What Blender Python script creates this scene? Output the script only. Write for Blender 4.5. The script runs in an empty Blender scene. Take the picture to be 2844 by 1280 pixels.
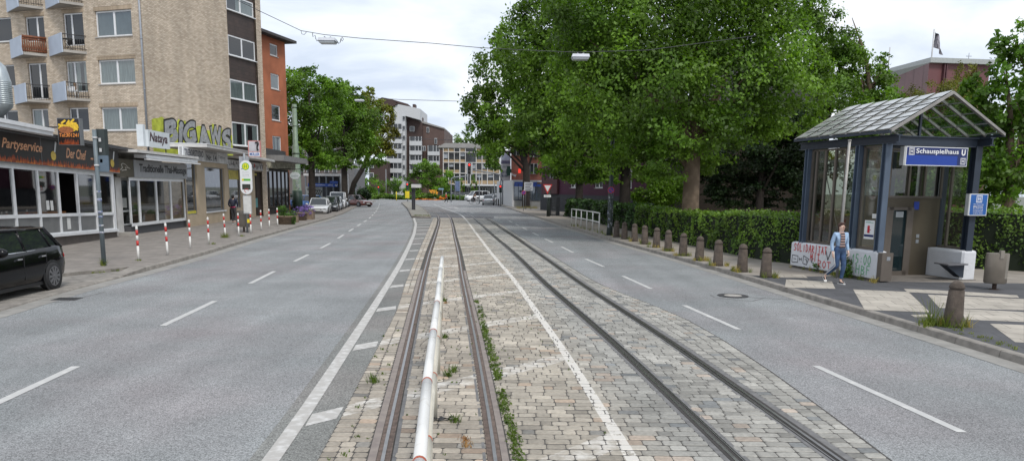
import bpy, math, random
import numpy as np
from mathutils import Vector, Matrix
SC=bpy.context.scene
COL=SC.collection
RND=random.Random(7)
# ---------------------------------------------------------------- camera
F=2050.;CX=1422.;CY=845.;PITCH=math.radians(8.9);ROLL=.012;CH=2.45
_cp,_sp,_ct,_st=math.cos(PITCH),math.sin(PITCH),math.cos(ROLL),math.sin(ROLL)
FW=Vector((0,_cp,-_sp));_U0=Vector((0,_sp,_cp))
RT=Vector((1,0,0))*_ct+_U0*_st;UP=_U0*_ct-Vector((1,0,0))*_st
CAM=Vector((0,0,CH))
def ray(px,py): return FW*F+RT*(px-CX)-UP*(py-CY)
def G(px,py,z=0.):                       # where the surveyed pixel meets the level z
    d=ray(px,py);t=(z-CH)/d.z;return Vector((d.x*t,d.y*t,z))
def AT(px,py,Y):
    d=ray(px,py);t=Y/d.y;return CAM+d*t
cd=bpy.data.cameras.new('camera');cam=bpy.data.objects.new('camera',cd);COL.objects.link(cam)
cam.matrix_world=Matrix(((RT.x,UP.x,-FW.x,0),(RT.y,UP.y,-FW.y,0),(RT.z,UP.z,-FW.z,CH),(0,0,0,1)))
cd.sensor_width=36;cd.lens=36*F/2844;cd.shift_x=0;cd.shift_y=(CY-640)/2844
cd.clip_start=.05;cd.clip_end=4000
SC.camera=cam
SC.render.engine='CYCLES'
SC.view_settings.view_transform='Standard';SC.view_settings.look='None'
SC.view_settings.exposure=0.33;SC.view_settings.gamma=1
SC.cycles.max_bounces=6;SC.cycles.transparent_max_bounces=12
# ---------------------------------------------------------------- colours, materials
def lin(c): c/=255.;return c/12.92 if c<=.04045 else ((c+.055)/1.055)**2.4
def C(r,g,b): return (lin(r),lin(g),lin(b))
MATS={}
def mat(name,col,rough=.7,metal=0.,var=.12,scale=4.,bump=0.,bscale=60.,col2=None,c2=.5,spec=.5,emit=None,es=0,coat=0,attr=None,detail=4,stretch=None):
    if name in MATS: return MATS[name]
    m=bpy.data.materials.new(name);m.use_nodes=True;nt=m.node_tree;N=nt.nodes;Lk=nt.links
    b=N['Principled BSDF'];b.inputs['Roughness'].default_value=rough;b.inputs['Metallic'].default_value=metal
    b.inputs['Specular IOR Level'].default_value=spec;b.inputs['Coat Weight'].default_value=coat
    tc=N.new('ShaderNodeNewGeometry');vec=tc.outputs['Position']
    if stretch:
        mp=N.new('ShaderNodeMapping');mp.inputs['Scale'].default_value=stretch;Lk.new(vec,mp.inputs[0]);vec=mp.outputs[0]
    out=None
    if var>0 or col2:
        n=N.new('ShaderNodeTexNoise');n.inputs['Scale'].default_value=scale;n.inputs['Detail'].default_value=detail;Lk.new(vec,n.inputs['Vector'])
        r=N.new('ShaderNodeValToRGB');Lk.new(n.outputs['Fac'],r.inputs[0])
        if col2: a,bb=col,col2;r.color_ramp.elements[0].position=c2-.12;r.color_ramp.elements[1].position=c2+.12
        else: a=tuple(x*(1-var) for x in col);bb=tuple(min(1,x*(1+var)) for x in col);r.color_ramp.elements[0].position=.3;r.color_ramp.elements[1].position=.7
        r.color_ramp.elements[0].color=(*a,1);r.color_ramp.elements[1].color=(*bb,1);out=r.outputs[0]
    if attr:
        at=N.new('ShaderNodeAttribute');at.attribute_name=attr
        mx=N.new('ShaderNodeMix');mx.data_type='RGBA';mx.blend_type='MULTIPLY';mx.inputs[0].default_value=1
        if out is None: mx.inputs[6].default_value=(*col,1)
        else: Lk.new(out,mx.inputs[6])
        Lk.new(at.outputs['Color'],mx.inputs[7]);out=mx.outputs[2]
    if out is None: b.inputs['Base Color'].default_value=(*col,1)
    else: Lk.new(out,b.inputs['Base Color'])
    if bump>0:
        n2=N.new('ShaderNodeTexNoise');n2.inputs['Scale'].default_value=bscale;n2.inputs['Detail'].default_value=3;Lk.new(vec,n2.inputs['Vector'])
        bp=N.new('ShaderNodeBump');bp.inputs['Strength'].default_value=min(1,bump);bp.inputs['Distance'].default_value=.02;Lk.new(n2.outputs['Fac'],bp.inputs['Height']);Lk.new(bp.outputs[0],b.inputs['Normal'])
    if emit: b.inputs['Emission Color'].default_value=(*emit,1);b.inputs['Emission Strength'].default_value=es
    MATS[name]=m;return m
def wallvec(nt):
    """u along the wall, v up, for any upright wall whatever way it faces"""
    N=nt.nodes;L=nt.links;g=N.new('ShaderNodeNewGeometry')
    cr=N.new('ShaderNodeVectorMath');cr.operation='CROSS_PRODUCT';L.new(g.outputs['True Normal'],cr.inputs[0]);cr.inputs[1].default_value=(0,0,1)
    dt=N.new('ShaderNodeVectorMath');dt.operation='DOT_PRODUCT';L.new(cr.outputs[0],dt.inputs[0]);L.new(g.outputs['Position'],dt.inputs[1])
    sx=N.new('ShaderNodeSeparateXYZ');L.new(g.outputs['Position'],sx.inputs[0])
    cb=N.new('ShaderNodeCombineXYZ');L.new(dt.outputs['Value'],cb.inputs[0]);L.new(sx.outputs[2],cb.inputs[1]);return cb.outputs[0],g
def brick(name,c1,c2,cm,w=.24,h=.075,mortar=.012,rough=.85,var=.25,bump=.4,offset=.5,big=.5):
    if name in MATS: return MATS[name]
    m=bpy.data.materials.new(name);m.use_nodes=True;nt=m.node_tree;N=nt.nodes;L=nt.links
    b=N['Principled BSDF'];b.inputs['Roughness'].default_value=rough
    v,g=wallvec(nt)
    t=N.new('ShaderNodeTexBrick');t.inputs['Color1'].default_value=(*c1,1);t.inputs['Color2'].default_value=(*c2,1);t.inputs['Mortar'].default_value=(*cm,1)
    t.inputs['Scale'].default_value=1;t.inputs['Brick Width'].default_value=w;t.inputs['Row Height'].default_value=h;t.inputs['Mortar Size'].default_value=mortar;t.offset=offset
    t.inputs['Mortar Smooth'].default_value=.3
    L.new(v,t.inputs['Vector'])
    n=N.new('ShaderNodeTexNoise');n.inputs['Scale'].default_value=big;n.inputs['Detail'].default_value=6;L.new(g.outputs['Position'],n.inputs['Vector'])
    r=N.new('ShaderNodeMapRange');L.new(n.outputs['Fac'],r.inputs[0]);r.inputs[1].default_value=.3;r.inputs[2].default_value=.7;r.inputs[3].default_value=1-var;r.inputs[4].default_value=1+var*.5
    mx=N.new('ShaderNodeMix');mx.data_type='RGBA';mx.blend_type='MULTIPLY';mx.inputs[0].default_value=1;L.new(t.outputs['Color'],mx.inputs[6]);L.new(r.outputs[0],mx.inputs[7])
    ms=N.new('ShaderNodeMapping');ms.inputs['Scale'].default_value=(1.6,1.6,.13);L.new(g.outputs['Position'],ms.inputs[0]);ns=N.new('ShaderNodeTexNoise');ns.inputs['Scale'].default_value=1.2;ns.inputs['Detail'].default_value=5;L.new(ms.outputs[0],ns.inputs[0])
    rs=N.new('ShaderNodeMapRange');L.new(ns.outputs['Fac'],rs.inputs[0]);rs.inputs[1].default_value=.35;rs.inputs[2].default_value=.6;rs.inputs[3].default_value=.88;rs.inputs[4].default_value=1.05
    mz_=N.new('ShaderNodeMix');mz_.data_type='RGBA';mz_.blend_type='MULTIPLY';mz_.inputs[0].default_value=1;L.new(mx.outputs[2],mz_.inputs[6]);L.new(rs.outputs[0],mz_.inputs[7])
    L.new(mz_.outputs[2],b.inputs['Base Color'])
    if bump:
        bp=N.new('ShaderNodeBump');bp.inputs['Strength'].default_value=bump;bp.inputs['Distance'].default_value=.01;bp.invert=True;L.new(t.outputs['Fac'],bp.inputs['Height']);L.new(bp.outputs[0],b.inputs['Normal'])
    MATS[name]=m;return m
def clearglass(name,tint,refl=.5):
    if name in MATS: return MATS[name]
    m=bpy.data.materials.new(name);m.use_nodes=True;nt=m.node_tree;N=nt.nodes;L=nt.links
    N.remove(N['Principled BSDF']);o=N['Material Output']
    t=N.new('ShaderNodeBsdfTransparent');t.inputs[0].default_value=(*tint,1)
    g=N.new('ShaderNodeBsdfGlossy');g.inputs['Roughness'].default_value=.03;g.inputs[0].default_value=(.9,.9,.9,1)
    gg=N.new('ShaderNodeNewGeometry');dp=N.new('ShaderNodeVectorMath');dp.operation='DOT_PRODUCT';L.new(gg.outputs['Normal'],dp.inputs[0]);L.new(gg.outputs['Incoming'],dp.inputs[1])
    def M_(op,a,v,c=None):
        q=N.new('ShaderNodeMath');q.operation=op;L.new(a,q.inputs[0]);q.inputs[1].default_value=v
        if c is not None:q.inputs[2].default_value=c
        return q.outputs[0]
    ab=M_('ABSOLUTE',dp.outputs['Value'],0);pw=M_('POWER',M_('MULTIPLY_ADD',ab,-1,1),4)
    ml=N.new('ShaderNodeMath');ml.operation='MULTIPLY_ADD';L.new(pw,ml.inputs[0]);ml.inputs[1].default_value=.9;ml.inputs[2].default_value=.05+.10*refl
    mx=N.new('ShaderNodeMixShader');L.new(ml.outputs[0],mx.inputs[0]);L.new(t.outputs[0],mx.inputs[1]);L.new(g.outputs[0],mx.inputs[2]);L.new(mx.outputs[0],o.inputs[0])
    MATS[name]=m;return m
# ---------------------------------------------------------------- mesh builder
WL={}                                     # world offset of every parent
class MB:
    def __init__(s): s.v=[];s.f=[];s.mi=[];s.m=0;s.smooth=False;s.sm=[]
    def add(s,vs,fs):
        o=len(s.v);s.v+= [tuple(v) for v in vs]
        for f in fs: s.f.append(tuple(i+o for i in f));s.mi.append(s.m);s.sm.append(s.smooth)
        return s
    def hexa(s,p): return s.add(p,[(0,3,2,1),(4,5,6,7),(0,1,5,4),(1,2,6,5),(2,3,7,6),(3,0,4,7)])
    def box(s,x0,x1,y0,y1,z0,z1):
        return s.hexa([(x0,y0,z0),(x1,y0,z0),(x1,y1,z0),(x0,y1,z0),(x0,y0,z1),(x1,y0,z1),(x1,y1,z1),(x0,y1,z1)])
    def cbox(s,c,sx,sy,sz,rz=0.):
        a,b=math.cos(rz),math.sin(rz);P=[]
        for z in (-sz/2,sz/2):
            for x,y in ((-1,-1),(1,-1),(1,1),(-1,1)):
                X,Y=x*sx/2,y*sy/2;P.append((c[0]+X*a-Y*b,c[1]+X*b+Y*a,c[2]+z))
        return s.hexa(P)
    def prism(s,poly,z0,z1,mapf=None):
        n=len(poly);P=[(x,y,z0) for x,y in poly]+[(x,y,z1) for x,y in poly]
        if mapf: P=[mapf(*p) for p in P]
        return s.add(P,[tuple(range(n))[::-1],tuple(range(n,2*n))]+[(i,(i+1)%n,(i+1)%n+n,i+n) for i in range(n)])
    def tube(s,pts,r,n=8,cap=True):
        pts=[Vector(p) for p in pts];k=len(pts);rs=r if isinstance(r,(list,tuple)) else [r]*k
        V=[];prev=None
        for i,p in enumerate(pts):
            t=(pts[min(i+1,k-1)]-pts[max(i-1,0)]).normalized()
            if prev is None: a=Vector((0,0,1)) if abs(t.z)<.9 else Vector((1,0,0));a=(a-t*a.dot(t)).normalized()
            else: a=prev-t*prev.dot(t);a=a.normalized() if a.length>1e-4 else Vector((1,0,0))
            prev=a;b=t.cross(a)
            for j in range(n):
                q=2*math.pi*j/n;V.append(p+(a*math.cos(q)+b*math.sin(q))*rs[i])
        Fc=[(i*n+j,i*n+(j+1)%n,(i+1)*n+(j+1)%n,(i+1)*n+j) for i in range(k-1) for j in range(n)]
        o=s.smooth;s.smooth=True;s.add(V,Fc);s.smooth=o
        if cap:
            m=len(s.v)-len(V);s.f.append(tuple(m+j for j in range(n))[::-1]);s.f.append(tuple(m+(k-1)*n+j for j in range(n)));s.mi+=[s.m]*2;s.sm+=[False]*2
        return s
    def lathe(s,prof,c=(0,0,0),n=16,axis='z'):
        V=[]
        for r,h in prof:
            for j in range(n):
                q=2*math.pi*j/n
                if axis=='z': V.append((c[0]+r*math.cos(q),c[1]+r*math.sin(q),c[2]+h))
                elif axis=='y': V.append((c[0]+r*math.cos(q),c[1]+h,c[2]+r*math.sin(q)))
                else: V.append((c[0]+h,c[1]+r*math.cos(q),c[2]+r*math.sin(q)))
        k=len(prof);o=s.smooth;s.smooth=True
        s.add(V,[(i*n+j,i*n+(j+1)%n,(i+1)*n+(j+1)%n,(i+1)*n+j) for i in range(k-1) for j in range(n)]);s.smooth=o
        m=len(s.v)-len(V);s.f.append(tuple(m+j for j in range(n))[::-1]);s.f.append(tuple(m+(k-1)*n+j for j in range(n)));s.mi+=[s.m]*2;s.sm+=[False]*2
        return s
    def ball(s,c,r,n=10,m=6,sq=(1,1,1)):
        prof=[(max(1e-3,math.sin(math.pi*i/m)),-math.cos(math.pi*i/m)) for i in range(m+1)]
        V=[];
        for a,h in prof:
            for j in range(n):
                q=2*math.pi*j/n;V.append((c[0]+r*sq[0]*a*math.cos(q),c[1]+r*sq[1]*a*math.sin(q),c[2]+r*sq[2]*h))
        o=s.smooth;s.smooth=True;s.add(V,[(i*n+j,i*n+(j+1)%n,(i+1)*n+(j+1)%n,(i+1)*n+j) for i in range(m) for j in range(n)]);s.smooth=o;return s
    def build(s,name,mats,parent=None,label=None):
        if not isinstance(mats,(list,tuple)): mats=[mats]
        me=bpy.data.meshes.new(name);off=WL.get(parent.name,Vector((0,0,0))) if parent else Vector((0,0,0))
        V=[(a-off.x,b-off.y,c-off.z) for a,b,c in s.v]
        me.from_pydata(V,[],s.f);
        for m in mats: me.materials.append(m)
        me.polygons.foreach_set('material_index',s.mi);me.polygons.foreach_set('use_smooth',s.sm)
        me.update()
        o=bpy.data.objects.new(name,me);COL.objects.link(o)
        if parent: o.parent=parent;WL[o.name]=off
        if label: o['label']=label
        return o
def tag(o,label=None,cat=None,group=None,kind=None):
    if label:o['label']=label
    if cat:o['category']=cat
    if group:o['group']=group
    if kind:o['kind']=kind
    return o
def thing(name,label,cat,loc=(0,0,0),group=None):
    o=bpy.data.objects.new(name,None);COL.objects.link(o);o.location=loc;o.empty_display_size=.2
    WL[o.name]=Vector(loc);return tag(o,label,cat,group)
def copytree(o,parent=None):
    c=o.copy();COL.objects.link(c)
    if parent: c.parent=parent
    for ch in [x for x in list(o.children)]: copytree(ch,c)
    return c
def place(o,x,y,z=0,rz=0): o.location=(x,y,z);o.rotation_euler=(0,0,rz);return o
# ---------------------------------------------------------------- text as mesh
def textgeo(body,shear=0,offset=0,extrude=0,space=1.0,res=3,align='LEFT'):
    c=bpy.data.curves.new('lettering','FONT');c.body=body;c.size=1;c.shear=shear;c.offset=offset;c.extrude=extrude;c.space_character=space;c.resolution_u=res;c.align_x=align
    o=bpy.data.objects.new('lettering',c);COL.objects.link(o)
    bpy.context.view_layer.update()
    dg=bpy.context.evaluated_depsgraph_get();me=bpy.data.meshes.new_from_object(o.evaluated_get(dg))
    V=[tuple(v.co) for v in me.vertices];Fs=[tuple(p.vertices) for p in me.polygons]
    bpy.data.objects.remove(o);bpy.data.curves.remove(c);bpy.data.meshes.remove(me);return V,Fs
def text(mb,body,fn,x0,x1,z0,z1,d=.004,**k):
    """lettering fitted in the box x0..x1, z0..z1 of a sign; fn(x,z,d) -> world"""
    V,Fs=textgeo(body,**k)
    if not V: return
    xs=[v[0] for v in V];ys=[v[1] for v in V];ax,bx,ay,by=min(xs),max(xs),min(ys),max(ys)
    mb.add([fn(x0+(v[0]-ax)/(bx-ax)*(x1-x0),z0+(v[1]-ay)/(by-ay)*(z1-z0),d) for v in V],Fs)
class Face:
    """an upright plane through two ground points; s runs from P0 to P1, d stands proud of it"""
    def __init__(s,P0,P1,flip=False):
        s.o=Vector((P0[0],P0[1],0));s.L=(Vector((P1[0],P1[1],0))-s.o).length;s.a=(Vector((P1[0],P1[1],0))-s.o).normalized()
        s.n=Vector((s.a.y,-s.a.x,0))
        if flip: s.n=-s.n
        s.k=0.;s.r=0.          # fall of the street along the front
    def p(s,x,z,d=0.): v=s.o+s.a*x+s.n*d;return (v.x,v.y,z+s.k*(x-s.r))
    def q(s,px,py,d=0.):
        r=ray(px,py);t=((s.o-CAM).dot(s.n)+d)/r.dot(s.n);w=CAM+r*t;x=(w-s.o).dot(s.a);return x,w.z-s.k*(x-s.r)
    def box(s,mb,s0,s1,z0,z1,d0,d1):
        mb.hexa([s.p(s0,z0,d0),s.p(s1,z0,d0),s.p(s1,z0,d1),s.p(s0,z0,d1),s.p(s0,z1,d0),s.p(s1,z1,d0),s.p(s1,z1,d1),s.p(s0,z1,d1)])
    def quad(s,mb,s0,s1,z0,z1,d=0.): mb.add([s.p(s0,z0,d),s.p(s1,z0,d),s.p(s1,z1,d),s.p(s0,z1,d)],[(0,1,2,3)])
    def frame(s,mb,s0,s1,z0,z1,w,d0,d1,wb=None):
        wb=wb or w
        s.box(mb,s0,s0+w,z0,z1,d0,d1);s.box(mb,s1-w,s1,z0,z1,d0,d1);s.box(mb,s0+w,s1-w,z0,z0+wb,d0,d1);s.box(mb,s0+w,s1-w,z1-w,z1,d0,d1)
    def wall(s,mb,s0,s1,z0,z1,holes,d=0.,depth=.18):
        """flat wall with real rectangular openings and reveals"""
        xs=sorted({s0,s1}|{h[0] for h in holes}|{h[1] for h in holes});zs=sorted({z0,z1}|{h[2] for h in holes}|{h[3] for h in holes})
        xs=[x for x in xs if s0<=x<=s1];zs=[z for z in zs if z0<=z<=z1]
        for i in range(len(xs)-1):
            for j in range(len(zs)-1):
                cx,cz=(xs[i]+xs[i+1])/2,(zs[j]+zs[j+1])/2
                if any(h[0]<cx<h[1] and h[2]<cz<h[3] for h in holes): continue
                s.quad(mb,xs[i],xs[i+1],zs[j],zs[j+1],d)
        for a,b,c,e in holes:
            for A,B in (((a,c),(b,c)),((b,c),(b,e)),((b,e),(a,e)),((a,e),(a,c))):
                mb.add([s.p(A[0],A[1],d),s.p(B[0],B[1],d),s.p(B[0],B[1],d-depth),s.p(A[0],A[1],d-depth)],[(0,1,2,3)])
def interp(pts):
    xs=[p[0] for p in pts];ys=[p[1] for p in pts]
    def f(t): return float(np.interp(t,xs,ys))
    return f
# ---------------------------------------------------------------- light
SUN_EL,SUN_AZ=math.radians(52),math.radians(152)      # high, behind the camera and to the right, veiled by cloud
w=bpy.data.worlds.new('World');SC.world=w;w.use_nodes=True;nt=w.node_tree;N=nt.nodes;L=nt.links
bg=N['Background'];sky=N.new('ShaderNodeTexSky');sky.sky_type='NISHITA';sky.sun_disc=False;sky.sun_elevation=SUN_EL;sky.sun_rotation=SUN_AZ
sky.air_density=1.0;sky.dust_density=2.0
tcd=N.new('ShaderNodeTexCoord');sp=N.new('ShaderNodeSeparateXYZ');L.new(tcd.outputs['Generated'],sp.inputs[0])
mz=N.new('ShaderNodeMath');mz.operation='MAXIMUM';L.new(sp.outputs[2],mz.inputs[0]);mz.inputs[1].default_value=.02
ad=N.new('ShaderNodeMath');ad.operation='ADD';L.new(mz.outputs[0],ad.inputs[0]);ad.inputs[1].default_value=.18
dv=N.new('ShaderNodeVectorMath');dv.operation='DIVIDE';L.new(tcd.outputs['Generated'],dv.inputs[0])
cb=N.new('ShaderNodeCombineXYZ');[L.new(ad.outputs[0],cb.inputs[i]) for i in (0,1,2)];L.new(cb.outputs[0],dv.inputs[1])
n1=N.new('ShaderNodeTexNoise');n1.inputs['Scale'].default_value=1.5;n1.inputs['Detail'].default_value=6;n1.inputs['Roughness'].default_value=.52;n1.inputs['Distortion'].default_value=.4;L.new(dv.outputs[0],n1.inputs['Vector'])
cr=N.new('ShaderNodeValToRGB');L.new(n1.outputs['Fac'],cr.inputs[0])
E_=cr.color_ramp.elements;E_[0].position=.38;E_[0].color=(6.0,6.7,7.9,1);E_[1].position=.62;E_[1].color=(9.2,9.5,10.0,1)
e=E_.new(.5);e.color=(7.7,8.3,9.2,1)
mx=N.new('ShaderNodeMix');mx.data_type='RGBA';mx.inputs[0].default_value=.9;L.new(sky.outputs[0],mx.inputs[6]);L.new(cr.outputs[0],mx.inputs[7])
L.new(mx.outputs[2],bg.inputs[0]);bg.inputs[1].default_value=.1
sl=bpy.data.lights.new('sun','SUN');sl.energy=1.8;sl.angle=math.radians(14);sl.color=(1,.96,.9)
so=bpy.data.objects.new('sun',sl);COL.objects.link(so)
_d=Vector((math.sin(SUN_AZ)*math.cos(SUN_EL),math.cos(SUN_AZ)*math.cos(SUN_EL),math.sin(SUN_EL)))
so.rotation_euler=_d.to_track_quat('Z','Y').to_euler()
# ================================================================ road, tracks, pavements
def pl(pts): return interp([(y,x) for x,y in pts])          # X as a function of Y
LBm=pl([(-1.60,2),(-1.70,6),(-1.85,7.93),(-2.06,10.99),(-2.31,14.69),(-2.75,18.71),(-3.18,23.45),(-3.89,31.36),(-4.88,42.52),(-6.33,58.64),(-6.6,62)])
RBm=pl([(3.4,2),(3.55,6.5),(3.62,10),(3.45,14),(2.27+.55,16.8),(2.27,19.18),(1.73,24.85),(1.1,31.22),(.46,37.61),(-.51,48.28),(-1.38,56.94),(-2.0,62)])
R1m=pl([(-.72,2),(-1.16,6.38),(-1.86,13.8),(-2.45,20),(-3.2,28.4),(-3.9,36.8),(-4.94,49.05),(-5.74,57.73),(-6.65,65.84),(-7.65,73.09),(-8.9,80),(-11.5,92),(-15.5,106),(-22,125)])
R2m=pl([(.15,2),(-.12,6.42),(-.6,11.98),(-1.35,20),(-2.1,28.56),(-2.98,37.84),(-3.88,47.83),(-5.05,60.12),(-6.54,72.66),(-8.05,82.49),(-10.5,93),(-14.6,106),(-21,124)])
WLm=pl([(1.5,2),(1.12,6.46),(.84,10.61),(.02,20.27),(-.75,27.5),(-1.19,32.09),(-2.19,42.51),(-3.07,51.9),(-4.14,62.75),(-5.09,70.76),(-6.46,79.01),(-8.32,89.38),(-10.58,102.94),(-14.54,128.36)])
R3m=pl([(2.45,2),(2.08,6.49),(1.64,11.79),(.86,19.05),(.1,27.85),(-1.29,41.61),(-2.46,53.81),(-3.38,63.01),(-4.37,71.03),(-6,84),(-9.5,102),(-14,120)])
R4m=pl([(3.4,2),(3.06,6.52),(2.62,11.86),(1.83,19.14),(1.28,25.38),(.2,36.92),(-.63,45.23),(-1.6,55.5),(-2.7,64.5),(-3.6,71.5),(-5.2,84.5),(-8.7,102.5),(-13.2,120.5)])
LKm=pl([(-8.2,-6),(-8.9,4),(-9.5,10),(-9.79,13.91),(-10.2,16.61),(-10.38,20.5),(-10.84,25.63),(-11.66,32.28),(-12.57,41.27),(-14.07,57.06),(-15.5,68),(-17.4,80),(-19.3,92),(-24.36,134)])
RKm=pl([(7.9,-6),(7.8,4),(7.62,8.5),(7.47,10.5),(7.35,11.76),(7.21,13.71),(6.92,16.38),(6.61,19.87),(6.2,24.2),(5.6,29),(4.9,34.5),(4.23,41.15),(3.37,49.2),(2.17,62.89),(.89,75.39),(-1.07,98.25),(-2.57,115.78),(-3.2,126)])
def smooth(f,w=1.6): return lambda y:(f(y-w)+2*f(y)+f(y+w))/4
LB,RB,R1,R2,WLn,R3,R4,LK,RK=map(smooth,(LBm,RBm,R1m,R2m,WLm,R3m,R4m,LKm,RKm))
TEND=61.
# asphalt: pale worn chippings, patches, faint cracks
def asphalt(name,c,cd=None,speck=1.0):
    m=bpy.data.materials.new(name);m.use_nodes=True;nt=m.node_tree;N=nt.nodes;L=nt.links;b=N['Principled BSDF'];b.inputs['Roughness'].default_value=.75;b.inputs['Specular IOR Level'].default_value=.35
    g=N.new('ShaderNodeNewGeometry')
    v=N.new('ShaderNodeTexVoronoi');v.inputs['Scale'].default_value=95;L.new(g.outputs['Position'],v.inputs['Vector'])
    sx=N.new('ShaderNodeSeparateXYZ');L.new(v.outputs['Color'],sx.inputs[0])
    mr=N.new('ShaderNodeMapRange');L.new(sx.outputs[0],mr.inputs[0]);mr.inputs[3].default_value=.48;mr.inputs[4].default_value=1.52
    n=N.new('ShaderNodeTexNoise');n.inputs['Scale'].default_value=.45;n.inputs['Detail'].default_value=7;n.inputs['Roughness'].default_value=.6;L.new(g.outputs['Position'],n.inputs['Vector'])
    m2=N.new('ShaderNodeMapRange');L.new(n.outputs['Fac'],m2.inputs[0]);m2.inputs[1].default_value=.3;m2.inputs[2].default_value=.7;m2.inputs[3].default_value=.80;m2.inputs[4].default_value=1.13
    # wheel-worn streaks along the carriageway
    mp=N.new('ShaderNodeMapping');mp.inputs['Scale'].default_value=(.9,.05,1);mp.inputs['Rotation'].default_value=(0,0,.1);L.new(g.outputs['Position'],mp.inputs[0])
    n3=N.new('ShaderNodeTexNoise');n3.inputs['Scale'].default_value=1.1;n3.inputs['Detail'].default_value=5;L.new(mp.outputs[0],n3.inputs['Vector'])
    m3=N.new('ShaderNodeMapRange');L.new(n3.outputs['Fac'],m3.inputs[0]);m3.inputs[1].default_value=.35;m3.inputs[2].default_value=.65;m3.inputs[3].default_value=.87;m3.inputs[4].default_value=1.07
    a=N.new('ShaderNodeMath');a.operation='MULTIPLY';L.new(mr.outputs[0],a.inputs[0]);L.new(m2.outputs[0],a.inputs[1])
    a2=N.new('ShaderNodeMath');a2.operation='MULTIPLY';L.new(a.outputs[0],a2.inputs[0]);L.new(m3.outputs[0],a2.inputs[1])
    mx=N.new('ShaderNodeMix');mx.data_type='RGBA';mx.blend_type='MULTIPLY';mx.inputs[0].default_value=1;mx.inputs[6].default_value=(*c,1);L.new(a2.outputs[0],mx.inputs[7])
    n4=N.new('ShaderNodeTexNoise');n4.inputs['Scale'].default_value=.3;n4.inputs['Detail'].default_value=3;L.new(g.outputs['Position'],n4.inputs['Vector'])
    rr=N.new('ShaderNodeValToRGB');L.new(n4.outputs['Fac'],rr.inputs[0]);rr.color_ramp.elements[0].position=.45;rr.color_ramp.elements[0].color=(1,1,1,1);rr.color_ramp.elements[1].position=.7;rr.color_ramp.elements[1].color=(1.07,.965,.97,1)
    mx2=N.new('ShaderNodeMix');mx2.data_type='RGBA';mx2.blend_type='MULTIPLY';mx2.inputs[0].default_value=1;L.new(mx.outputs[2],mx2.inputs[6]);L.new(rr.outputs[0],mx2.inputs[7])
    L.new(mx2.outputs[2],b.inputs['Base Color'])
    bp=N.new('ShaderNodeBump');bp.inputs['Strength'].default_value=.35;bp.inputs['Distance'].default_value=.006;L.new(v.outputs['Distance'],bp.inputs['Height']);L.new(bp.outputs[0],b.inputs['Normal'])
    MATS[name]=m;return m
M_ASPH=asphalt('asphalt',(.232,.241,.241))
M_ASPH2=asphalt('dark_asphalt',(.105,.11,.118))
def strip(name,fa,fb,y0,y1,z,m,step=1.,kind='structure',parent=None,skirt=0,solid=False):
    ys=list(np.arange(y0,y1,step))+[y1];V=[];Fc=[]
    for y in ys:
        V+=[(fa(y),y,z),(fb(y),y,z)]
    for i in range(len(ys)-1): Fc.append((2*i,2*i+1,2*i+3,2*i+2))
    mb=MB();mb.add(V,Fc)
    o=mb.build(name,m,parent)
    if kind: tag(o,kind=kind)
    return o
mb=MB();mb.add([(-600,-40,-.03),(600,-40,-.03),(600,900,-.03),(-600,900,-.03)],[(0,1,2,3)])
tag(mb.build('ground',mat('earth',(.14,.15,.12),.95,var=.3,scale=.6)),kind='structure')
mb=MB();mb.add([(-60,-12,0),(30,-12,0),(30,133,0),(-60,133,0)],[(0,1,2,3)])
mb.add([(-60,133.01,0),(30,133.01,0),(30,152,0),(-60,146,0)],[(0,1,2,3)])
tag(mb.build('road',M_ASPH),kind='structure')
# mortar bed under the setts
strip('track_bed',lambda y:LB(y),lambda y:RB(y),-2,TEND,.004,mat('bed_mortar',(.062,.058,.052),.95,var=.3,scale=6,bump=.5,bscale=40))
strip('track_apron',lambda y:R1(y)-1.0,lambda y:RB(y)+.35,TEND,66,.004,M_ASPH2)
strip('track_apron',lambda y:R1(y)-.9,lambda y:WLn(y)-.2,66,96,.004,asphalt('apron_asphalt',(.17,.17,.165)))
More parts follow.
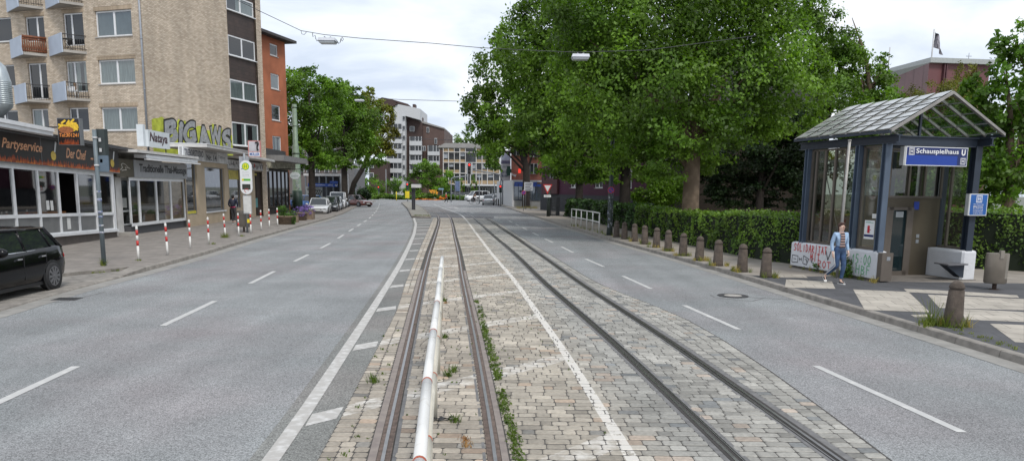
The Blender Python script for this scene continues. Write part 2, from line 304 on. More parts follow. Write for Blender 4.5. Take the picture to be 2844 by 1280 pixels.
# setts as real stones, with the worn paint drawn in the place where the markings run
def setts():
    rng=np.random.default_rng(3)
    V=[];Fc=[];col=[];wd=[];hd=[];side=[]
    y=1.2;row=0
    while y<TEND:
        pitch=.142 if y<30 else .148
        yc=y+pitch/2
        rails=[R1(yc),R2(yc),R3(yc),R4(yc)]
        iv=[(LB(yc),rails[0]-.145),(rails[0]+.1,rails[1]-.07),(rails[1]+.135,rails[2]-.1),(rails[2]+.09,rails[3]-.1),(rails[3]+.14,RB(yc)-.02)]
        for k,(a,b) in enumerate(iv):
            if b-a<.08: continue
            wn=.2 if k not in(0,4) else .17
            n=max(1,round((b-a)/wn));ws=rng.uniform(.62,1.38,n) if k not in(0,4) else rng.uniform(.93,1.07,n);ws=ws/ws.sum()*(b-a)
            if row%2 and n>2 and k not in(0,4): ws=np.roll(ws,1);ws[0]*=.6;ws=ws/ws.sum()*(b-a)
            x=a
            for i in range(n):
                g=rng.uniform(.006,.011);x0,x1=x+g/2,x+ws[i]-g/2;x+=ws[i]
                y0=y+rng.uniform(.004,.011);y1=y+pitch-rng.uniform(.004,.011)
                if x1-x0<.04: continue
                skew=rng.uniform(-.004,.004);h=.0055+rng.uniform(-.002,.0025);bv=.010
                t0,t1=rng.uniform(-.002,.002,2)
                base=len(V)
                if y<26:
                    c=.017
                    o=[(x0+c,y0),(x1-c,y0+skew),(x1,y0+c+skew),(x1,y1-c),(x1-c,y1-skew),(x0+c,y1),(x0,y1-c),(x0,y0+c)]
                    mx_,my_=(x0+x1)/2,(y0+y1)/2
                    V+=[(p[0],p[1],.004) for p in o]
                    for p in o:
                        ix=mx_+(p[0]-mx_)*(1-2*bv/(x1-x0));iy=my_+(p[1]-my_)*(1-2*bv/(y1-y0))
                        V.append((ix,iy,.004+h+(t0 if p[0]<mx_ else t1)))
                    Fc.append(tuple(base+8+j for j in range(8)))
                    for j in range(8): Fc.append((base+j,base+(j+1)%8,base+8+(j+1)%8,base+8+j))
                    nv,nf=16,9
                else:
                    o=[(x0,y0),(x1,y0),(x1,y1),(x0,y1)]
                    V+=[(p[0],p[1],.004) for p in o];V+=[(x0+bv,y0+bv,.004+h),(x1-bv,y0+bv,.004+h),(x1-bv,y1-bv,.004+h),(x0+bv,y1-bv,.004+h)]
                    Fc.append((base+4,base+5,base+6,base+7))
                    for j in range(4): Fc.append((base+j,base+(j+1)%4,base+4+(j+1)%4,base+4+j))
                    nv,nf=8,5
                # stone colour: warm on the left, greyer between and beyond the right-hand rails
                warm=(.36,.312,.25) if k<2 else (.345,.308,.252)
                cool=(.30,.292,.265)
                xm=(x0+x1)/2;mixv=min(1,max(0,(xm-WLn(yc))/.8+.3)) if k>=2 else .15
                if k>=3: mixv=.9
                br=rng.normal(1,.16);q=rng.random()
                cc=[(warm[j]*(1-mixv)+cool[j]*mixv)*br for j in range(3)]
                if q<.05: cc=[cc[0]*.62,cc[1]*.66,cc[2]*.72]
                elif q<.10: cc=[cc[0]*1.12,cc[1]*.98,cc[2]*.9]
                col+=[(*cc,1)]*nv
        y+=pitch;row+=1
    V=np.array(V,dtype=np.float64)
    me=bpy.data.meshes.new('setts');me.from_pydata(V.tolist(),[],Fc)
    at=me.color_attributes.new('stone','FLOAT_COLOR','POINT');at.data.foreach_set('color',np.array(col,dtype=np.float32).ravel())
    ys=V[:,1];xs=V[:,0]
    grid=np.arange(0,70,.25);w_=np.array([WLn(t) for t in grid])
    wdist=xs-np.interp(ys,grid,w_)
    a1=me.attributes.new('line_offset','FLOAT','POINT');a1.data.foreach_set('value',wdist.astype(np.float32))
    hh=(ys-1.05*xs-9.78+.22)
    a2=me.attributes.new('hatch_run','FLOAT','POINT');a2.data.foreach_set('value',hh.astype(np.float32))
    m=bpy.data.materials.new('sett_stone');m.use_nodes=True;nt=m.node_tree;N=nt.nodes;L=nt.links;b=N['Principled BSDF'];b.inputs['Roughness'].default_value=.72
    A=N.new('ShaderNodeAttribute');A.attribute_name='stone'
    g=N.new('ShaderNodeNewGeometry')
    n=N.new('ShaderNodeTexNoise');n.inputs['Scale'].default_value=22;n.inputs['Detail'].default_value=5;n.inputs['Roughness'].default_value=.65;L.new(g.outputs['Position'],n.inputs['Vector'])
    r=N.new('ShaderNodeMapRange');L.new(n.outputs['Fac'],r.inputs[0]);r.inputs[1].default_value=.3;r.inputs[2].default_value=.7;r.inputs[3].default_value=.78;r.inputs[4].default_value=1.2
    mx=N.new('ShaderNodeMix');mx.data_type='RGBA';mx.blend_type='MULTIPLY';mx.inputs[0].default_value=1;L.new(A.outputs['Color'],mx.inputs[6]);L.new(r.outputs[0],mx.inputs[7])
    big=N.new('ShaderNodeTexNoise');big.inputs['Scale'].default_value=.8;big.inputs['Detail'].default_value=4;L.new(g.outputs['Position'],big.inputs['Vector'])
    rb=N.new('ShaderNodeMapRange');L.new(big.outputs['Fac'],rb.inputs[0]);rb.inputs[1].default_value=.3;rb.inputs[2].default_value=.7;rb.inputs[3].default_value=.74;rb.inputs[4].default_value=1.1
    mxb=N.new('ShaderNodeMix');mxb.data_type='RGBA';mxb.blend_type='MULTIPLY';mxb.inputs[0].default_value=1;L.new(mx.outputs[2],mxb.inputs[6]);L.new(rb.outputs[0],mxb.inputs[7])
    def M(op,a,b_=None):
        q=N.new('ShaderNodeMath');q.operation=op
        for i,x in enumerate((a,b_)):
            if x is None: continue
            if isinstance(x,(int,float)): q.inputs[i].default_value=x
            else: L.new(x,q.inputs[i])
        return q.outputs[0]
    wl=N.new('ShaderNodeAttribute');wl.attribute_name='line_offset';hr=N.new('ShaderNodeAttribute');hr.attribute_name='hatch_run'
    line=M('LESS_THAN',M('ABSOLUTE',wl.outputs['Fac']),.062)
    left=M('LESS_THAN',wl.outputs['Fac'],0.)
    st=M('LESS_THAN',M('FRACT',M('DIVIDE',hr.outputs['Fac'],3.87)),.125)
    hat=M('MULTIPLY',left,st)
    pw=N.new('ShaderNodeTexNoise');pw.inputs['Scale'].default_value=5;pw.inputs['Detail'].default_value=6;pw.inputs['Roughness'].default_value=.7;L.new(g.outputs['Position'],pw.inputs['Vector'])
    w1=M('GREATER_THAN',pw.outputs['Fac'],.40)
    rg=N.new('ShaderNodeMapRange');L.new(pw.outputs['Fac'],rg.inputs[0]);rg.inputs[1].default_value=.42;rg.inputs[2].default_value=.62;rg.inputs[3].default_value=.12;rg.inputs[4].default_value=.85
    paint=M('MAXIMUM',M('MULTIPLY',line,M('MULTIPLY',w1,.85)),M('MULTIPLY',hat,rg.outputs[0]))
    mp=N.new('ShaderNodeMix');mp.data_type='RGBA';L.new(paint,mp.inputs[0]);L.new(mxb.outputs[2],mp.inputs[6]);mp.inputs[7].default_value=(.60,.575,.53,1)
    L.new(mp.outputs[2],b.inputs['Base Color'])
    bp=N.new('ShaderNodeBump');bp.inputs['Strength'].default_value=.3;bp.inputs['Distance'].default_value=.006;L.new(n.outputs['Fac'],bp.inputs['Height']);L.new(bp.outputs[0],b.inputs['Normal'])
    me.materials.append(m);o=bpy.data.objects.new('cobblestones',me);COL.objects.link(o);tag(o,kind='structure')
setts()
# rails: head, flangeway and the joint filler beside them
M_RAILH=mat('rail_head',(.30,.29,.28),.28,.9,var=.15,scale=8);M_RUST=mat('rail_rust',(.12,.088,.072),.9,var=.35,scale=14,bump=.4)
M_GROOVE=mat('rail_groove',(.04,.036,.033),.9);M_FILL=mat('joint_bitumen',(.145,.142,.14),.8,var=.25,scale=9)
M_RCON=mat('joint_concrete',(.25,.215,.19),.85,var=.22,scale=7,col2=(.20,.17,.155))
def rail(f,y0,y1,old,m=1):
    root=tag(thing('tram_rail',None,None),kind='structure')
    # m=+1: the flangeway lies on the right of the head
    def S(a,b,z,mt,n): 
        lo,hi=(a,b) if m>0 else (-b,-a)
        strip(n,lambda y:f(y)+lo,lambda y:f(y)+hi,y0,y1,z,mt,kind=None,parent=root)
    S(-.016,.018,.014,M_RAILH,'rail_head');S(.018,.058,.0075,M_RUST if old else M_GROOVE,'flangeway');S(.058,.072,.013,M_RUST if old else M_RAILH,'guard_lip')
    S(-.055,-.016,.0115,M_RUST if old else M_GROOVE,'rail_web')
    return root
for f,old,m in ((R1,1,1),(R2,1,-1),(R3,0,1),(R4,0,-1)): rail(f,0,TEND if old else 75,old,m)
for f,m in ((R1,1),(R2,-1)): rail(f,TEND,110,1,m)
strip('rail_joint',lambda y:R1(y)-.135,lambda y:R1(y)-.06,0,22,.0105,M_RCON,parent=None)
strip('rail_joint',lambda y:R1(y)+.085,lambda y:R1(y)+.125,0,22,.0105,M_FILL)
strip('rail_joint',lambda y:R2(y)+.06,lambda y:R2(y)+.125,0,22,.0105,M_RCON)
strip('rail_joint',lambda y:R2(y)-.115,lambda y:R2(y)-.085,0,22,.0105,M_FILL)
strip('rail_joint',lambda y:R3(y)-.115,lambda y:R3(y)-.058,0,34,.0105,M_FILL)
strip('rail_joint',lambda y:R3(y)+.084,lambda y:R3(y)+.13,0,34,.0105,M_FILL)
strip('rail_joint',lambda y:R4(y)-.13,lambda y:R4(y)-.084,0,34,.0105,M_FILL)
strip('rail_joint',lambda y:R4(y)+.058,lambda y:R4(y)+.14,0,34,.0105,M_FILL)
# white markings on the asphalt
M_PAINT=mat('road_paint',(.62,.61,.58),.6,var=.1,scale=6,col2=(.46,.455,.44),c2=.36)
M_PAINT2=mat('worn_road_paint',(.56,.55,.53),.7,scale=9,col2=(.40,.385,.36),c2=.42)
EL=smooth(pl([(-1.9,1),(-2.12,6.35),(-2.28,8.38),(-2.72,13.74),(-3.30,20.4),(-3.66,24.27),(-4.23,29.98),(-5.22,39.29),(-6.55,50.21),(-7.97,59.82),(-8.2,62.4)]))
strip('edge_line',lambda y:EL(y)-.10,lambda y:EL(y)+.06,0,62.2,.0085,M_PAINT2)
strip('road_edge_strip',lambda y:EL(y)-.22,lambda y:LB(y),0,62.2,.0042,asphalt('edge_asphalt',(.19,.192,.18)))
mb=MB()
for k in range(-1,16):
    hd=9.78+3.87*k
    a=EL(hd+1.05*(-2.5))
    P=[]
    for dh in (0,.46):
        lo,hi=None,None
        for x in np.arange(-9,0,.02):
            yy=hd+dh-.23+1.05*x
            if yy<1: continue
            if lo is None and x>EL(yy)+.07: lo=(x,yy)
            if x<LB(yy)-.02: hi=(x,yy)
        P.append((lo,hi))
    if all(P[0]) and all(P[1]) and P[0][1][0]>P[0][0][0]+.1: mb.add([(*P[0][0],.0075),(*P[0][1],.0075),(*P[1][1],.0075),(*P[1][0],.0075)],[(0,1,2,3)])
tag(mb.build('hatch_marking',M_PAINT2),kind='structure')
def dashes(name,f,lst,w=.12,m=M_PAINT,z=.0045):
    mb=MB()
    for y0,y1 in lst:
        n=3
        for i in range(n):
            a,b=y0+(y1-y0)*i/n,y0+(y1-y0)*(i+1)/n
            mb.add([(f(a)-w/2,a,z),(f(a)+w/2,a,z),(f(b)+w/2,b,z),(f(b)-w/2,b,z)],[(0,1,2,3)])
    return tag(mb.build(name,m),kind='structure')
q=[G(1000+x*.1553,520+y*.1553) for x,y in [(60,625),(150,570),(205,520),(240,480),(270,450),(290,425),(315,380),(330,350),(350,290)]]
LC=smooth(pl([(-5.5,4),(-5.9,9.77),(-6.35,15.54),(-6.9,21.21),(-7.4,26.58),(-7.96,32.17)]+[(v.x,v.y) for v in q]),1)
dashes('lane_line',LC,[(6.7,9.75),(12.75,15.6),(18.55,21.3),(24.2,26.7)]+[(29.6+5.75*k,32.3+5.75*k) for k in range(17)])
RC=smooth(pl([(5.05,4),(4.72,7.36),(4.35,10.24),(4.09,13.05),(3.72,15.77),(3.51,18.45),(3.18,21.16),(2.96,23.65),(2.61,26.32),(2.11,31.83),(1.6,36.86),(1.11,42.1),(.62,47.29),(.18,51.91),(-.32,57.24),(-1.1,66)]),1)
dashes('lane_line',RC,[(7.4,10.3),(13.05,15.8),(18.45,21.15),(23.7,26.35),(28.9,31.85),(34.3,36.9),(39.3,42.1),(44.65,47.3),(49.6,51.9),(54.4,57.2)],.11)
strip('track_line',lambda y:WLn(y)-.06,lambda y:WLn(y)+.06,TEND,112,.009,M_PAINT)
q=[G(1000+x*.1553,520+y*.1553) for x,y in [(1500,300),(1530,325),(1600,370),(1680,365),(1760,385),(1830,440),(1900,435),(1980,450),(2020,460)]]
mb=MB()
for a,b in ((2,3),(3,4),(5,6),(7,8)):
    A,B=q[a],q[b];n=Vector((-(B-A).y,(B-A).x,0)).normalized()*.16
    mb.add([A-n+Vector((0,0,.006)),B-n+Vector((0,0,.006)),B+n+Vector((0,0,.006)),A+n+Vector((0,0,.006))],[(0,1,2,3)])
for x,y in ((1100+590*.2329,520+243*.2329),(1100+545*.2329,520+215*.2329),(1100+600*.2329,520+212*.2329)):
    A=G(x,y);mb.box(A.x-.6,A.x+.6,A.y-.25,A.y+.25,.0045,.006)
tag(mb.build('crossing_marking',M_PAINT),kind='structure')
# pavements and kerbs
M_PAVE=mat('paving_left',(.235,.205,.18),.9,var=.16,scale=2.2,bump=.25,bscale=14)
def slabmat(name,c,s=(.5,.5),groove=.012,dark=.5,ang=0.):
    m=bpy.data.materials.new(name);m.use_nodes=True;nt=m.node_tree;N=nt.nodes;L=nt.links;b=N['Principled BSDF'];b.inputs['Roughness'].default_value=.85
    g=N.new('ShaderNodeNewGeometry');mp=N.new('ShaderNodeMapping');mp.inputs['Rotation'].default_value=(0,0,ang);L.new(g.outputs['Position'],mp.inputs[0])
    t=N.new('ShaderNodeTexBrick');t.inputs['Color1'].default_value=(*c,1);t.inputs['Color2'].default_value=(*[x*.86 for x in c],1);t.inputs['Mortar'].default_value=(*[x*dark for x in c],1);t.inputs['Scale'].default_value=1
    t.inputs['Brick Width'].default_value=s[0];t.inputs['Row Height'].default_value=s[1];t.inputs['Mortar Size'].default_value=groove;L.new(mp.outputs[0],t.inputs[0])
    n=N.new('ShaderNodeTexNoise');n.inputs['Scale'].default_value=1.6;n.inputs['Detail'].default_value=8;n.inputs['Roughness'].default_value=.65;L.new(g.outputs['Position'],n.inputs['Vector'])
    r=N.new('ShaderNodeMapRange');L.new(n.outputs['Fac'],r.inputs[0]);r.inputs[1].default_value=.3;r.inputs[2].default_value=.7;r.inputs[3].default_value=.72;r.inputs[4].default_value=1.15
    mx=N.new('ShaderNodeMix');mx.data_type='RGBA';mx.blend_type='MULTIPLY';mx.inputs[0].default_value=1;L.new(t.outputs[0],mx.inputs[6]);L.new(r.outputs[0],mx.inputs[7]);L.new(mx.outputs[2],b.inputs['Base Color'])
    MATS[name]=m;return m
M_SLABL=slabmat('small_paving',(.25,.225,.2),(.3,.3),.008,.72,.1)
M_KERB=mat('kerb_stone',(.235,.215,.19),.85,var=.25,scale=5,bump=.3,bscale=30)
M_GUT=mat('gutter_band',(.26,.25,.23),.85,var=.2,scale=3)
def kerb(name,f,y0,y1,side,w=.16,h=.12):
    """side +1: the pavement lies at larger X"""
    mb=MB();ys=list(np.arange(y0,y1,1.0))+[y1];
    for i in range(len(ys)-1):
        a,b=ys[i]+.006,ys[i+1]-.006
        def pr(y): x=f(y);return [(x,0),(x+side*.02,h-.012),(x+side*.045,h+.004),(x+side*w,h+.004),(x+side*w,0)]
        A,B=pr(a),pr(b);V=[(p[0],a,p[1]) for p in A]+[(p[0],b,p[1]) for p in B]
        mb.add(V,[(j,(j+1)%5,5+(j+1)%5,5+j) for j in range(5)]+[(4,3,2,1,0),(5,6,7,8,9)])
    return tag(mb.build(name,M_KERB),kind='structure')
kerb('kerb',LK,20.9,60.9,-1)
mb=MB();a,b=19.5,20.895;mb.hexa([(LK(a)-.34,a,0),(LK(a),a,0),(LK(b),b,0),(LK(b)-.45,b,0),(LK(a)-.34,a,.056),(LK(a),a,.056),(LK(b),b,.124),(LK(b)-.45,b,.124)]);tag(mb.build('kerb',M_KERB),kind='structure');kerb('kerb',LK,61.5,128,-1)
kerb('kerb',RK,-6,112,1)
kerb('kerb',LK,-6,20.9,-1,.34,.05)
for i,(a,b) in enumerate(((LK,-1),)):
    strip('gutter',lambda y:LK(y),lambda y:LK(y)+.42,-6,60,.0045,M_GUT)
strip('gutter',lambda y:RK(y)-.38,lambda y:RK(y),-6,60,.0045,M_GUT)
def topsheet(name,fa,fb,y0,y1,z,m):
    return strip(name,fa,fb,y0,y1,z,m)
PK=lambda y: LK(y)-.34
# lay-by where the black car stands, its back kerb, then the pavement
INN=smooth(pl([(-13.2,-6),(-12.6,10),(-12.1,17),(-11.8,19.2),(-10.85,20.9)]),.3)
M_LAY=mat('layby_tarmac',(.20,.185,.165),.9,var=.3,scale=5,bump=.4,bscale=40)
strip('layby',lambda y:INN(y),lambda y:PK(y),-6,20.7,.045,M_LAY)
mb=MB()
for y in np.arange(-6,20.6,.8):
    a,b=y+.005,min(y+.8,20.85)-.005
    mb.hexa([(INN(a)-.12,a,0),(INN(a),a,0),(INN(b),b,0),(INN(b)-.12,b,0),(INN(a)-.12,a,.128),(INN(a),a,.128),(INN(b),b,.128),(INN(b)-.12,b,.128)])
tag(mb.build('kerb',M_KERB),kind='structure')
strip('pavement',lambda y:-60.,lambda y:INN(y)-.12,-6,20.85,.12,M_SLABL)
strip('pavement',lambda y:-60.,lambda y:LK(y)-.16,20.85,128,.12,M_SLABL)
strip('pavement',lambda y:RK(y)+.16,lambda y:60.,-6,112,.12,mat('worn_paving',(.27,.24,.205),.9,var=.18,scale=1.5,bump=.2,bscale=20))
# dark and light slab carpet round the shelter entrance
M_DSL=slabmat('dark_slabs',(.085,.085,.09),(.5,.5),.008,.6,.24);M_LSL=slabmat('light_slabs',(.44,.40,.34),(.5,.5),.010,.5,.24)
strip('pavement_dark_slabs',lambda y:RK(y)+.16,lambda y:max(RK(y)+.3,9.6 if y>19.6 else 30.),4,20.6,.124,M_DSL,step=.4)
z=.12;s=.3796
def T(pts,nm='pavement_light_slabs'):
    mb=MB();P=[G(2100+x*s,640+y*s,.128) for x,y in pts];mb.add(P,[tuple(range(len(P)))[::-1]]);
    tag(mb.build(nm,M_LSL),kind='structure')
T([(220,357),(555,372),(580,425),(210,415)])
T([(710,430),(1115,448),(1272,597),(795,580)])
T([(112,318),(350,325),(380,347),(105,342)])
T([(1078,425),(1500,445),(1910,472),(1925,492),(1108,450)])
T([(1255,468),(1960,500),(1960,582),(1340,565)])
T([(1500,572),(1960,595),(1960,668),(1530,650)])
T([(1710,680),(1960,690),(1960,818),(1895,815)])
T([(1130,615),(1290,612),(1300,632),(1160,632)])
# manhole cover, gully
def iron(px,py,r):
    c=G(px,py,0);root=thing('manhole_cover','round cast iron manhole cover with a pale concrete centre in the right-hand lane','manhole',(c.x,c.y,.005))
    mb=MB();mb.lathe([(r,0),(r,.006),(r*.95,.010)],(c.x,c.y,.0045),32);mb.build('frame_ring',mat('cast_iron',(.06,.058,.06),.6,.4,var=.3,scale=20),root)
    mb=MB();mb.lathe([(r*.56,0),(r*.56,.012)],(c.x,c.y,.0055),28);mb.build('concrete_centre',mat('manhole_concrete',(.34,.32,.29),.9,var=.2,scale=20,bump=.3),root)
iron(1400+1270*.5006,700+243*.5006,.36)
c=G(600*.3106,640+613*.3106)
root=thing('gully_grate','dark iron gully grate in the gutter beside the black hatchback','drain',(c.x,c.y,0))
mb=MB();mb.cbox((c.x,c.y,.006),.5,.36,.008,.1);mb.build('frame',MATS['cast_iron'],root)
mb=MB()
for i in range(7): mb.cbox((c.x-.19+.063*i,c.y,.0125),.03,.28,.006,.1)
mb.build('grate_bars',mat('grate_iron',(.03,.03,.03),.7),root)
# bitumen seams and old trench patches in the asphalt
def seam(pts,w):
    mb=MB();P=[G(x,y) for x,y in pts]
    for A,B in zip(P[:-1],P[1:]):
        n=Vector((-(B-A).y,(B-A).x,0)).normalized()*w;mb.add([(A-n)+Vector((0,0,.0035)),(B-n)+Vector((0,0,.0035)),(B+n)+Vector((0,0,.0035)),(A+n)+Vector((0,0,.0035))],[(0,1,2,3)])
    tag(mb.build('bitumen_seam',M_FILL),kind='structure')
seam([(1492,630),(1505,629),(1520,632),(1536,632)],.10);seam([(2065,822),(2105,828),(2150,829),(2195,832)],.02);seam([(1972,818),(1985,826),(2040,832),(2090,836),(2120,828)],.018);seam([(1384,602),(1394,604)],.15)
seam([(110,842),(190,836),(290,811)],.02)
# traffic island on the left of the tracks
q=[G(1000+x*.1553,520+y*.1553,.12) for x,y in [(745,275),(850,370),(940,520),(1255,525),(1215,450),(1120,375),(1010,310),(910,268),(830,258)]]
mb=MB();mb.prism([(v.x,v.y) for v in q],0,.12);tag(mb.build('traffic_island',mat('island_top',(.23,.22,.19),.9,var=.3,scale=1.5)),kind='structure')
mb=MB()
for i in range(len(q)):
    A,B=q[i],q[(i+1)%len(q)];mb.tube([(A.x,A.y,.09),(B.x,B.y,.09)],.08,6)
tag(mb.build('kerb',M_KERB),kind='structure')
# ================================================================ left side: shops and houses
M_WHITE=mat('white_frame',(.70,.71,.72),.45,var=.06);M_WHITE2=mat('aged_white',(.56,.55,.53),.6,var=.14,scale=2)
M_PANE=mat('dark_glass',(.012,.014,.016),.04,var=0,spec=.8);M_ROOM=mat('dim_interior',(.018,.016,.015),.9,var=.5,scale=1.2)
M_GL=clearglass('window_pane',(.6,.66,.66),.8)
M_CURT=mat('net_curtain',(.36,.38,.37),.9,var=.25,scale=3,stretch=(6,6,.4));M_CURT2=mat('pale_blind',(.22,.25,.27),.8,var=.1,scale=2)
M_SILL=mat('sill_stone',(.42,.41,.39),.8)
M_BRICK=brick('yellow_brick',(.68,.58,.46),(.48,.395,.30),(.19,.15,.115),.25,.078,.010,var=.14)
M_BRICKD=brick('brown_tile_panel',(.068,.045,.036),(.048,.034,.028),(.03,.022,.02),.5,.25,.012,.6,.25,.2)
M_BRICKR=brick('soldier_course',(.54,.43,.31),(.42,.33,.23),(.13,.10,.075),.08,.25,.011,var=.2)
M_ORANGE=mat('orange_render',(.37,.125,.06),.85,var=.22,scale=.7,bump=.2,bscale=30,detail=8)
M_DARK=mat('black_fascia',(.018,.016,.016),.45,var=.1);M_GREYM=mat('grey_metal',(.24,.25,.26),.45,.5,var=.1)
M_CONC=mat('concrete',(.36,.34,.31),.85,var=.18,scale=1.5,bump=.15,bscale=30,detail=8)
M_ROOFD=mat('roof_felt',(.06,.058,.058),.9,var=.2)
def R(f,Z,x0,y0,x1,y1,d=0.):
    ox,oy,k=Z;a=f.q(ox+x0*k,oy+y0*k,d);b=f.q(ox+x1*k,oy+y1*k,d)
    return min(a[0],b[0]),max(a[0],b[0]),min(a[1],b[1]),max(a[1],b[1])
Z1=(0,0,.32787);Z2=(380,0,.32787);Z3=(0,320,.31065);Z4=(400,320,.3106)
def window(f,par,s0,s1,z0,z1,n=2,rec=.09,curt=None,fw=.07,sill=True,fm=None,gm=None,splits=None,half=None,label=None):
    fm=fm or M_WHITE
    mb=MB();f.frame(mb,s0,s1,z0,z1,fw,-rec-.05,-rec)
    cuts=[s0+(s1-s0)*k/n for k in range(1,n)] if splits is None else splits
    for c in cuts: f.box(mb,c-fw*.75,c+fw*.75,z0+fw,z1-fw,-rec-.05,-rec+.004)
    if half: f.box(mb,s0+fw,s1-fw,half-fw*.5,half+fw*.5,-rec-.05,-rec+.002)
    w=mb.build('window',fm,par,label)
    mb=MB();f.quad(mb,s0+fw*.5,s1-fw*.5,z0+fw*.5,z1-fw*.5,-rec-.03);mb.build('pane',gm or (M_GL if curt else M_PANE),w)
    if curt:
        mb=MB();k=24;a,b=s0+fw*.5,s1-fw*.5;P=[];
        if curt=='open': rng=[(a,a+(b-a)*.2),(a+(b-a)*.38,a+(b-a)*.62),(b-(b-a)*.2,b)]
        elif curt=='half': rng=[(a+(b-a)*.35,b)]
        else: rng=[(a,b)]
        for u,v in rng:
            for i in range(k):
                q0,q1=u+(v-u)*i/k,u+(v-u)*(i+1)/k;d0=-rec-.06-.012*math.sin(i*2.1);d1=-rec-.06-.012*math.sin((i+1)*2.1)
                mb.add([f.p(q0,z0+fw*.5,d0),f.p(q1,z0+fw*.5,d1),f.p(q1,z1-fw*.5,d1),f.p(q0,z1-fw*.5,d0)],[(0,1,2,3)])
        mb.build('curtain',M_CURT2 if curt=='blind' else M_CURT,w)
        mb=MB();f.quad(mb,s0,s1,z0,z1,-rec-.10);mb.build('room',M_ROOM,w)
    if sill:
        mb=MB();f.box(mb,s0-.05,s1+.05,z0-.05,z0-.002,-rec,.05);mb.build('sill',M_SILL if sill is True else sill,w)
    return w
# ---- yellow brick apartment house
c0=AT(413,350,47);PC=(c0.x,c0.y);aL=Vector((-.955,.295,0));aG=Vector((.2915,.9565,0))
FA=Face(PC,(PC[0]+aL.x*20,PC[1]+aL.y*20),flip=True);FGb=Face(PC,(PC[0]+aG.x*14,PC[1]+aG.y*14))
sC0=FGb.q(637,200)[0];sC1=FGb.q(716,200)[0];sC2=FGb.q(730,200)[0];TOPZ=18.6
bb=thing('apartment_building','tall yellow brick apartment house with pale blue balcony panels and a blank gable wall','building',(PC[0],PC[1],0))
win=[];[win.append(R(FA,Z1,*t)) for t in ((800,100,1122,300),(828,512,1150,705),(852,912,1172,1105))]
h=win[1][2]-win[2][2];win.append(tuple(list(win[0][:2])+[win[0][2]+h,win[0][3]+h]))
col2=[R(FA,Z1,*t) for t in ((530,118,718,385),(555,525,745,780),(580,915,760,1110))]
col2=[(a,b,c,d) for a,b,c,d in col2];col2.append((col2[0][0],col2[0][1],col2[0][2]+h,col2[0][3]+h))
col3=[R(FA,Z1,*t) for t in ((208,148,385,350),(232,540,415,840),(262,925,425,1160))];col3.append((col3[0][0],col3[0][1],col3[0][2]+h,col3[0][3]+h))
col4=[R(FA,Z1,*t) for t in ((-170,165,108,352),(-140,560,135,735),(-90,940,165,1120))];col4.append((col4[0][0],col4[0][1],col4[0][2]+h,col4[0][3]+h))
holes=[x for x in win+col2+col3+col4]
mb=MB();FA.wall(mb,0,20,0,TOPZ,holes);FGb.wall(mb,0,sC0,0,TOPZ,[]);FGb.quad(mb,sC1,sC2,0,TOPZ,0)
p0,p1,p2,p3=FA.p(20,0),FGb.p(sC2,0),None,None
bk=Vector(FA.p(20,0))+aG*sC2
mb.add([FGb.p(sC2,0),(bk.x,bk.y,0),(bk.x,bk.y,TOPZ),FGb.p(sC2,TOPZ)],[(0,1,2,3)]);mb.add([(bk.x,bk.y,0),FA.p(20,0),FA.p(20,TOPZ),(bk.x,bk.y,TOPZ)],[(0,1,2,3)])
mb.add([FA.p(0,TOPZ),FGb.p(sC2,TOPZ),(bk.x,bk.y,TOPZ),FA.p(20,TOPZ)],[(0,1,2,3)])
mb.build('wall',M_BRICK,bb)
for x in win+col2+col3:
    if x[3]+.28<TOPZ: mb=MB();FA.box(mb,x[0]-.08,x[1]+.08,x[3]+.0,x[3]+.25,-.05,.012);mb.build('brick_lintel',M_BRICKR,bb)
for i,x in enumerate(win): window(FA,bb,*x,2,.1,'full' if i in(1,2) else 'blind',.09)
for i,x in enumerate(col2): window(FA,bb,*x,2,.1,[None,'open',None,'half'][i],.08,False,splits=[x[0]+(x[1]-x[0])*.62])
for i,x in enumerate(col3): window(FA,bb,*x,2,.1,[None,None,'half',None][i],.08,False,splits=[x[0]+(x[1]-x[0])*.42])
for i,x in enumerate(col4): window(FA,bb,*x,2,.1,None,.08)
